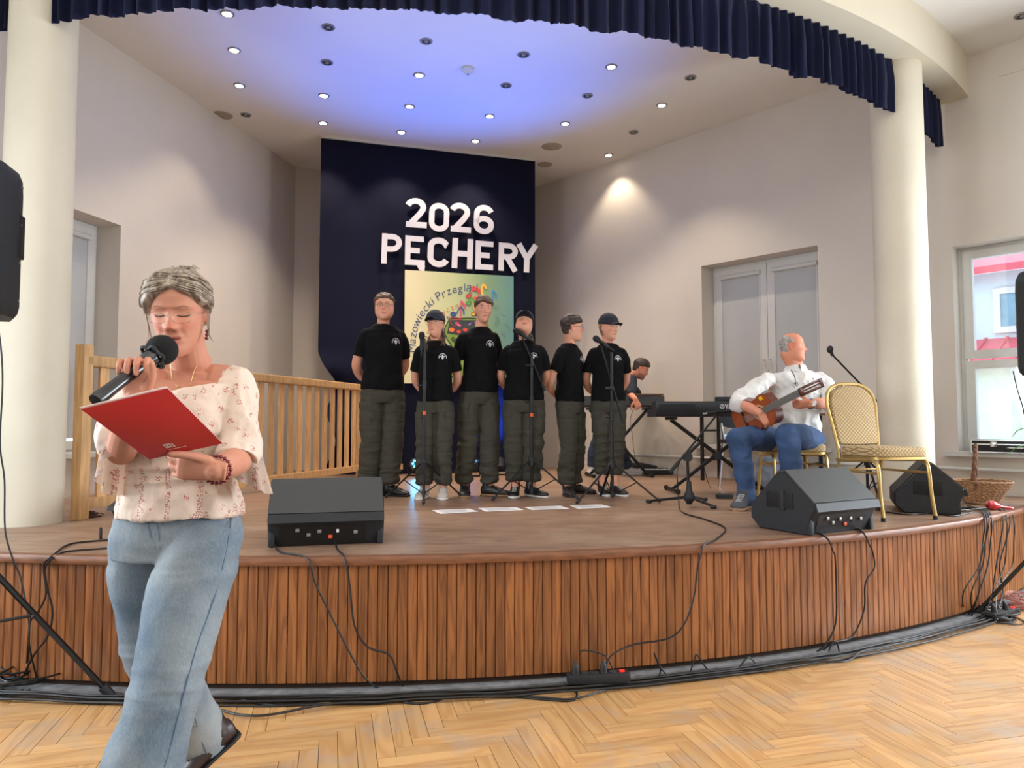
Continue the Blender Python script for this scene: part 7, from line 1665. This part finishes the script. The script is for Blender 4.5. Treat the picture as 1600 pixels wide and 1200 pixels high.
# long runs along the foot of the stage
r_ = random.Random(21); lab_ = ['against the boards', 'second from the boards', 'third from the boards', 'in the middle of the bundle', 'just outside the middle of the bundle', 'second from the outside', 'on the outside of the bundle', 'making a loop by the power strip']
for k in range(8):
    pts = []; a0, a1 = -.26+r_.uniform(0, .02), .60+r_.uniform(-.01, .04); n_ = 70
    for i in range(n_+1):
        a = a0+(a1-a0)*i/n_; rr_ = R1+.035+.013*k+.020*noise.noise((a*9, k*3.1, 0))+.010*noise.noise((a*30, k, 5)); rr_ += (.10*math.exp(-((a-.20-.1*(k % 3))/.02)**2) if k in (5, 6) else 0)+(.12*math.exp(-((a-.02)/.025)**2) if k == 7 else 0)
        pts.append(Vector((*arc(C1, max(rr_, R1+.022), a), .006+.009*(k % 3)+.012*abs(noise.noise((a*12, k, 2))))))
    cable('black cable of the bundle along the stage foot, '+lab_[k], pts, r=.0045+.0008*(k % 2))
cable('black cable loop lying out on the parquet left of the power strip', GF([(700, 1085), (740, 1083), (800, 1088), (880, 1095), (900, 1090), (895, 1078), (850, 1072), (790, 1070)]))
cable('black cable lying out on the parquet near the shoe of the speaker', GF([(365, 1090), (400, 1098), (440, 1102), (500, 1095), (560, 1086), (620, 1078)]), r=.006)
cable('small black cable loop on the parquet under the stage front', GF([(640, 1078), (622, 1086), (626, 1096), (660, 1099), (690, 1092), (688, 1084)]))
for k, l in enumerate((((905, 1020), (915, 1016), (945, 1024), (958, 1046)), ((1028, 1060), (1032, 1045), (1022, 1020), (1030, 1040), (1045, 1058)), ((1075, 1062), (1085, 1030), (1090, 1024), (1105, 1045), (1125, 1052)), ((1150, 1050), (1165, 1030), (1172, 1028), (1185, 1040), (1200, 1046)), ((1295, 1018), (1302, 1002), (1308, 1006), (1312, 1022)))):
    cable(['black loop of cable standing over the power strip', 'thin black cable end sticking up right of the power strip', 'black loop of cable against the boards, second right of the power strip', 'black loop of cable against the boards, farther right than two similar loops', 'small black cable loop standing below the guitarist floor monitor'][k], [FC(x, y, R1+.03) for x, y in l], r=.004)
def strip(label, c, rz, n_, led=True):
    c = Vector(c); t = thing('power_strip', label, 'power strip', c); M = Matrix.Translation(c) @ Matrix.Rotation(rz, 4, 'Z')
    b = BM(); bx(b, (0, 0, .024), (.30, .062, .045), bev=.008, M=M); obj('housing', b, M_blk, t)
    for k in range(n_): b = BM(); cyl(b, M @ Vector((-.11+.045*k, 0, .046)), M @ Vector((-.11+.045*k, 0, .049)), .018, n=16); obj('socket', b, M_dark, t)
    for k in (0, 3): b = BM(); tube(b, [M @ Vector((-.11+.045*k, 0, .048)), M @ Vector((-.11+.045*k, 0, .075)), M @ Vector((-.11+.045*k, .01, .10))], [.017, .015, .006], n=12); obj('plug', b, M_blk, t)
    b = BM(); bx(b, (.115, 0, .049), (.022, .016, .008), bev=.002, M=M); obj('switch', b, pbr('red_switch', (200, 20, 20), .3, emit=((255, 30, 20), 2.5)), t)
q = FC(935, 1056, R1+.075); strip('black power strip with red switch on the parquet against the stage front', (q.x, q.y, .03), .12, 5)
q = U(1568, 967, 0); strip('black power strip among tangled cables at the right end of the stage front', (q.x, q.y, .01), .5, 5)
# cascade on the right
for k in range(8):
    w1, w2, w3 = rng.uniform(-9, 9), rng.uniform(-14, 10), rng.uniform(-16, 12); x0 = 1536+(3.5*k if k < 4 else 6+7*k*.8)
    cable('black cable falling over the right stage edge, strand %s of eight from the left' % ['one', 'two', 'three', 'four', 'five', 'six', 'seven', 'eight'][k], [U(1455+8*k, 801-1.5*k, HS+.008+.004*(k % 3)), U(1500+5*k, 798-.6*k, HS+.010+.005*(k % 3)), U(x0-6, 796-.8*k, HS+.012+.004*(k % 2)), FC(x0+3, 812, R1+.02+.006*(k % 3)), FC(x0+w1*.5, 845, R1+.03+.008*(k % 3)), FC(x0+w1-6, 885, R1+.04), FC(x0+w2-18, 925, R1+.045)]+[U(x0+w3-24, 958+1.5*k, .02)], r=.0042)
cable('black cable snaking on the stage floor under the empty chair', SF([(1385, 800), (1420, 804), (1450, 802), (1490, 806), (1520, 800)]))
cable('black cable on the stage floor behind the empty chair', SF([(1360, 775), (1395, 782), (1420, 790), (1470, 797), (1510, 798)]))
tangle('cable_tangle', 'heap of loosely tangled black cables on the floor at the left edge', 'cable', (*U(25, 1072, 0).xy, 0), .27, 6, .0048, M_cable, 11, flat_=.45, turns=3)
tangle('cable_tangle', 'heap of tangled black cables by the foot of the right tripod', 'cable', (*U(1548, 966, 0).xy, 0), .20, 6, .0042, M_cable, 13, flat_=.3, turns=3)
b = BM(); q = U(157, 842, HS); bx(b, (q.x, q.y, HS+.03), (.012, .05, .06), rz=.6, bev=.003); o = obj('cable_tie', b, M_blk, None, loc=q); tag(o, 'small black hook-and-loop cable tie standing up on the left stage floor', 'cable tie')
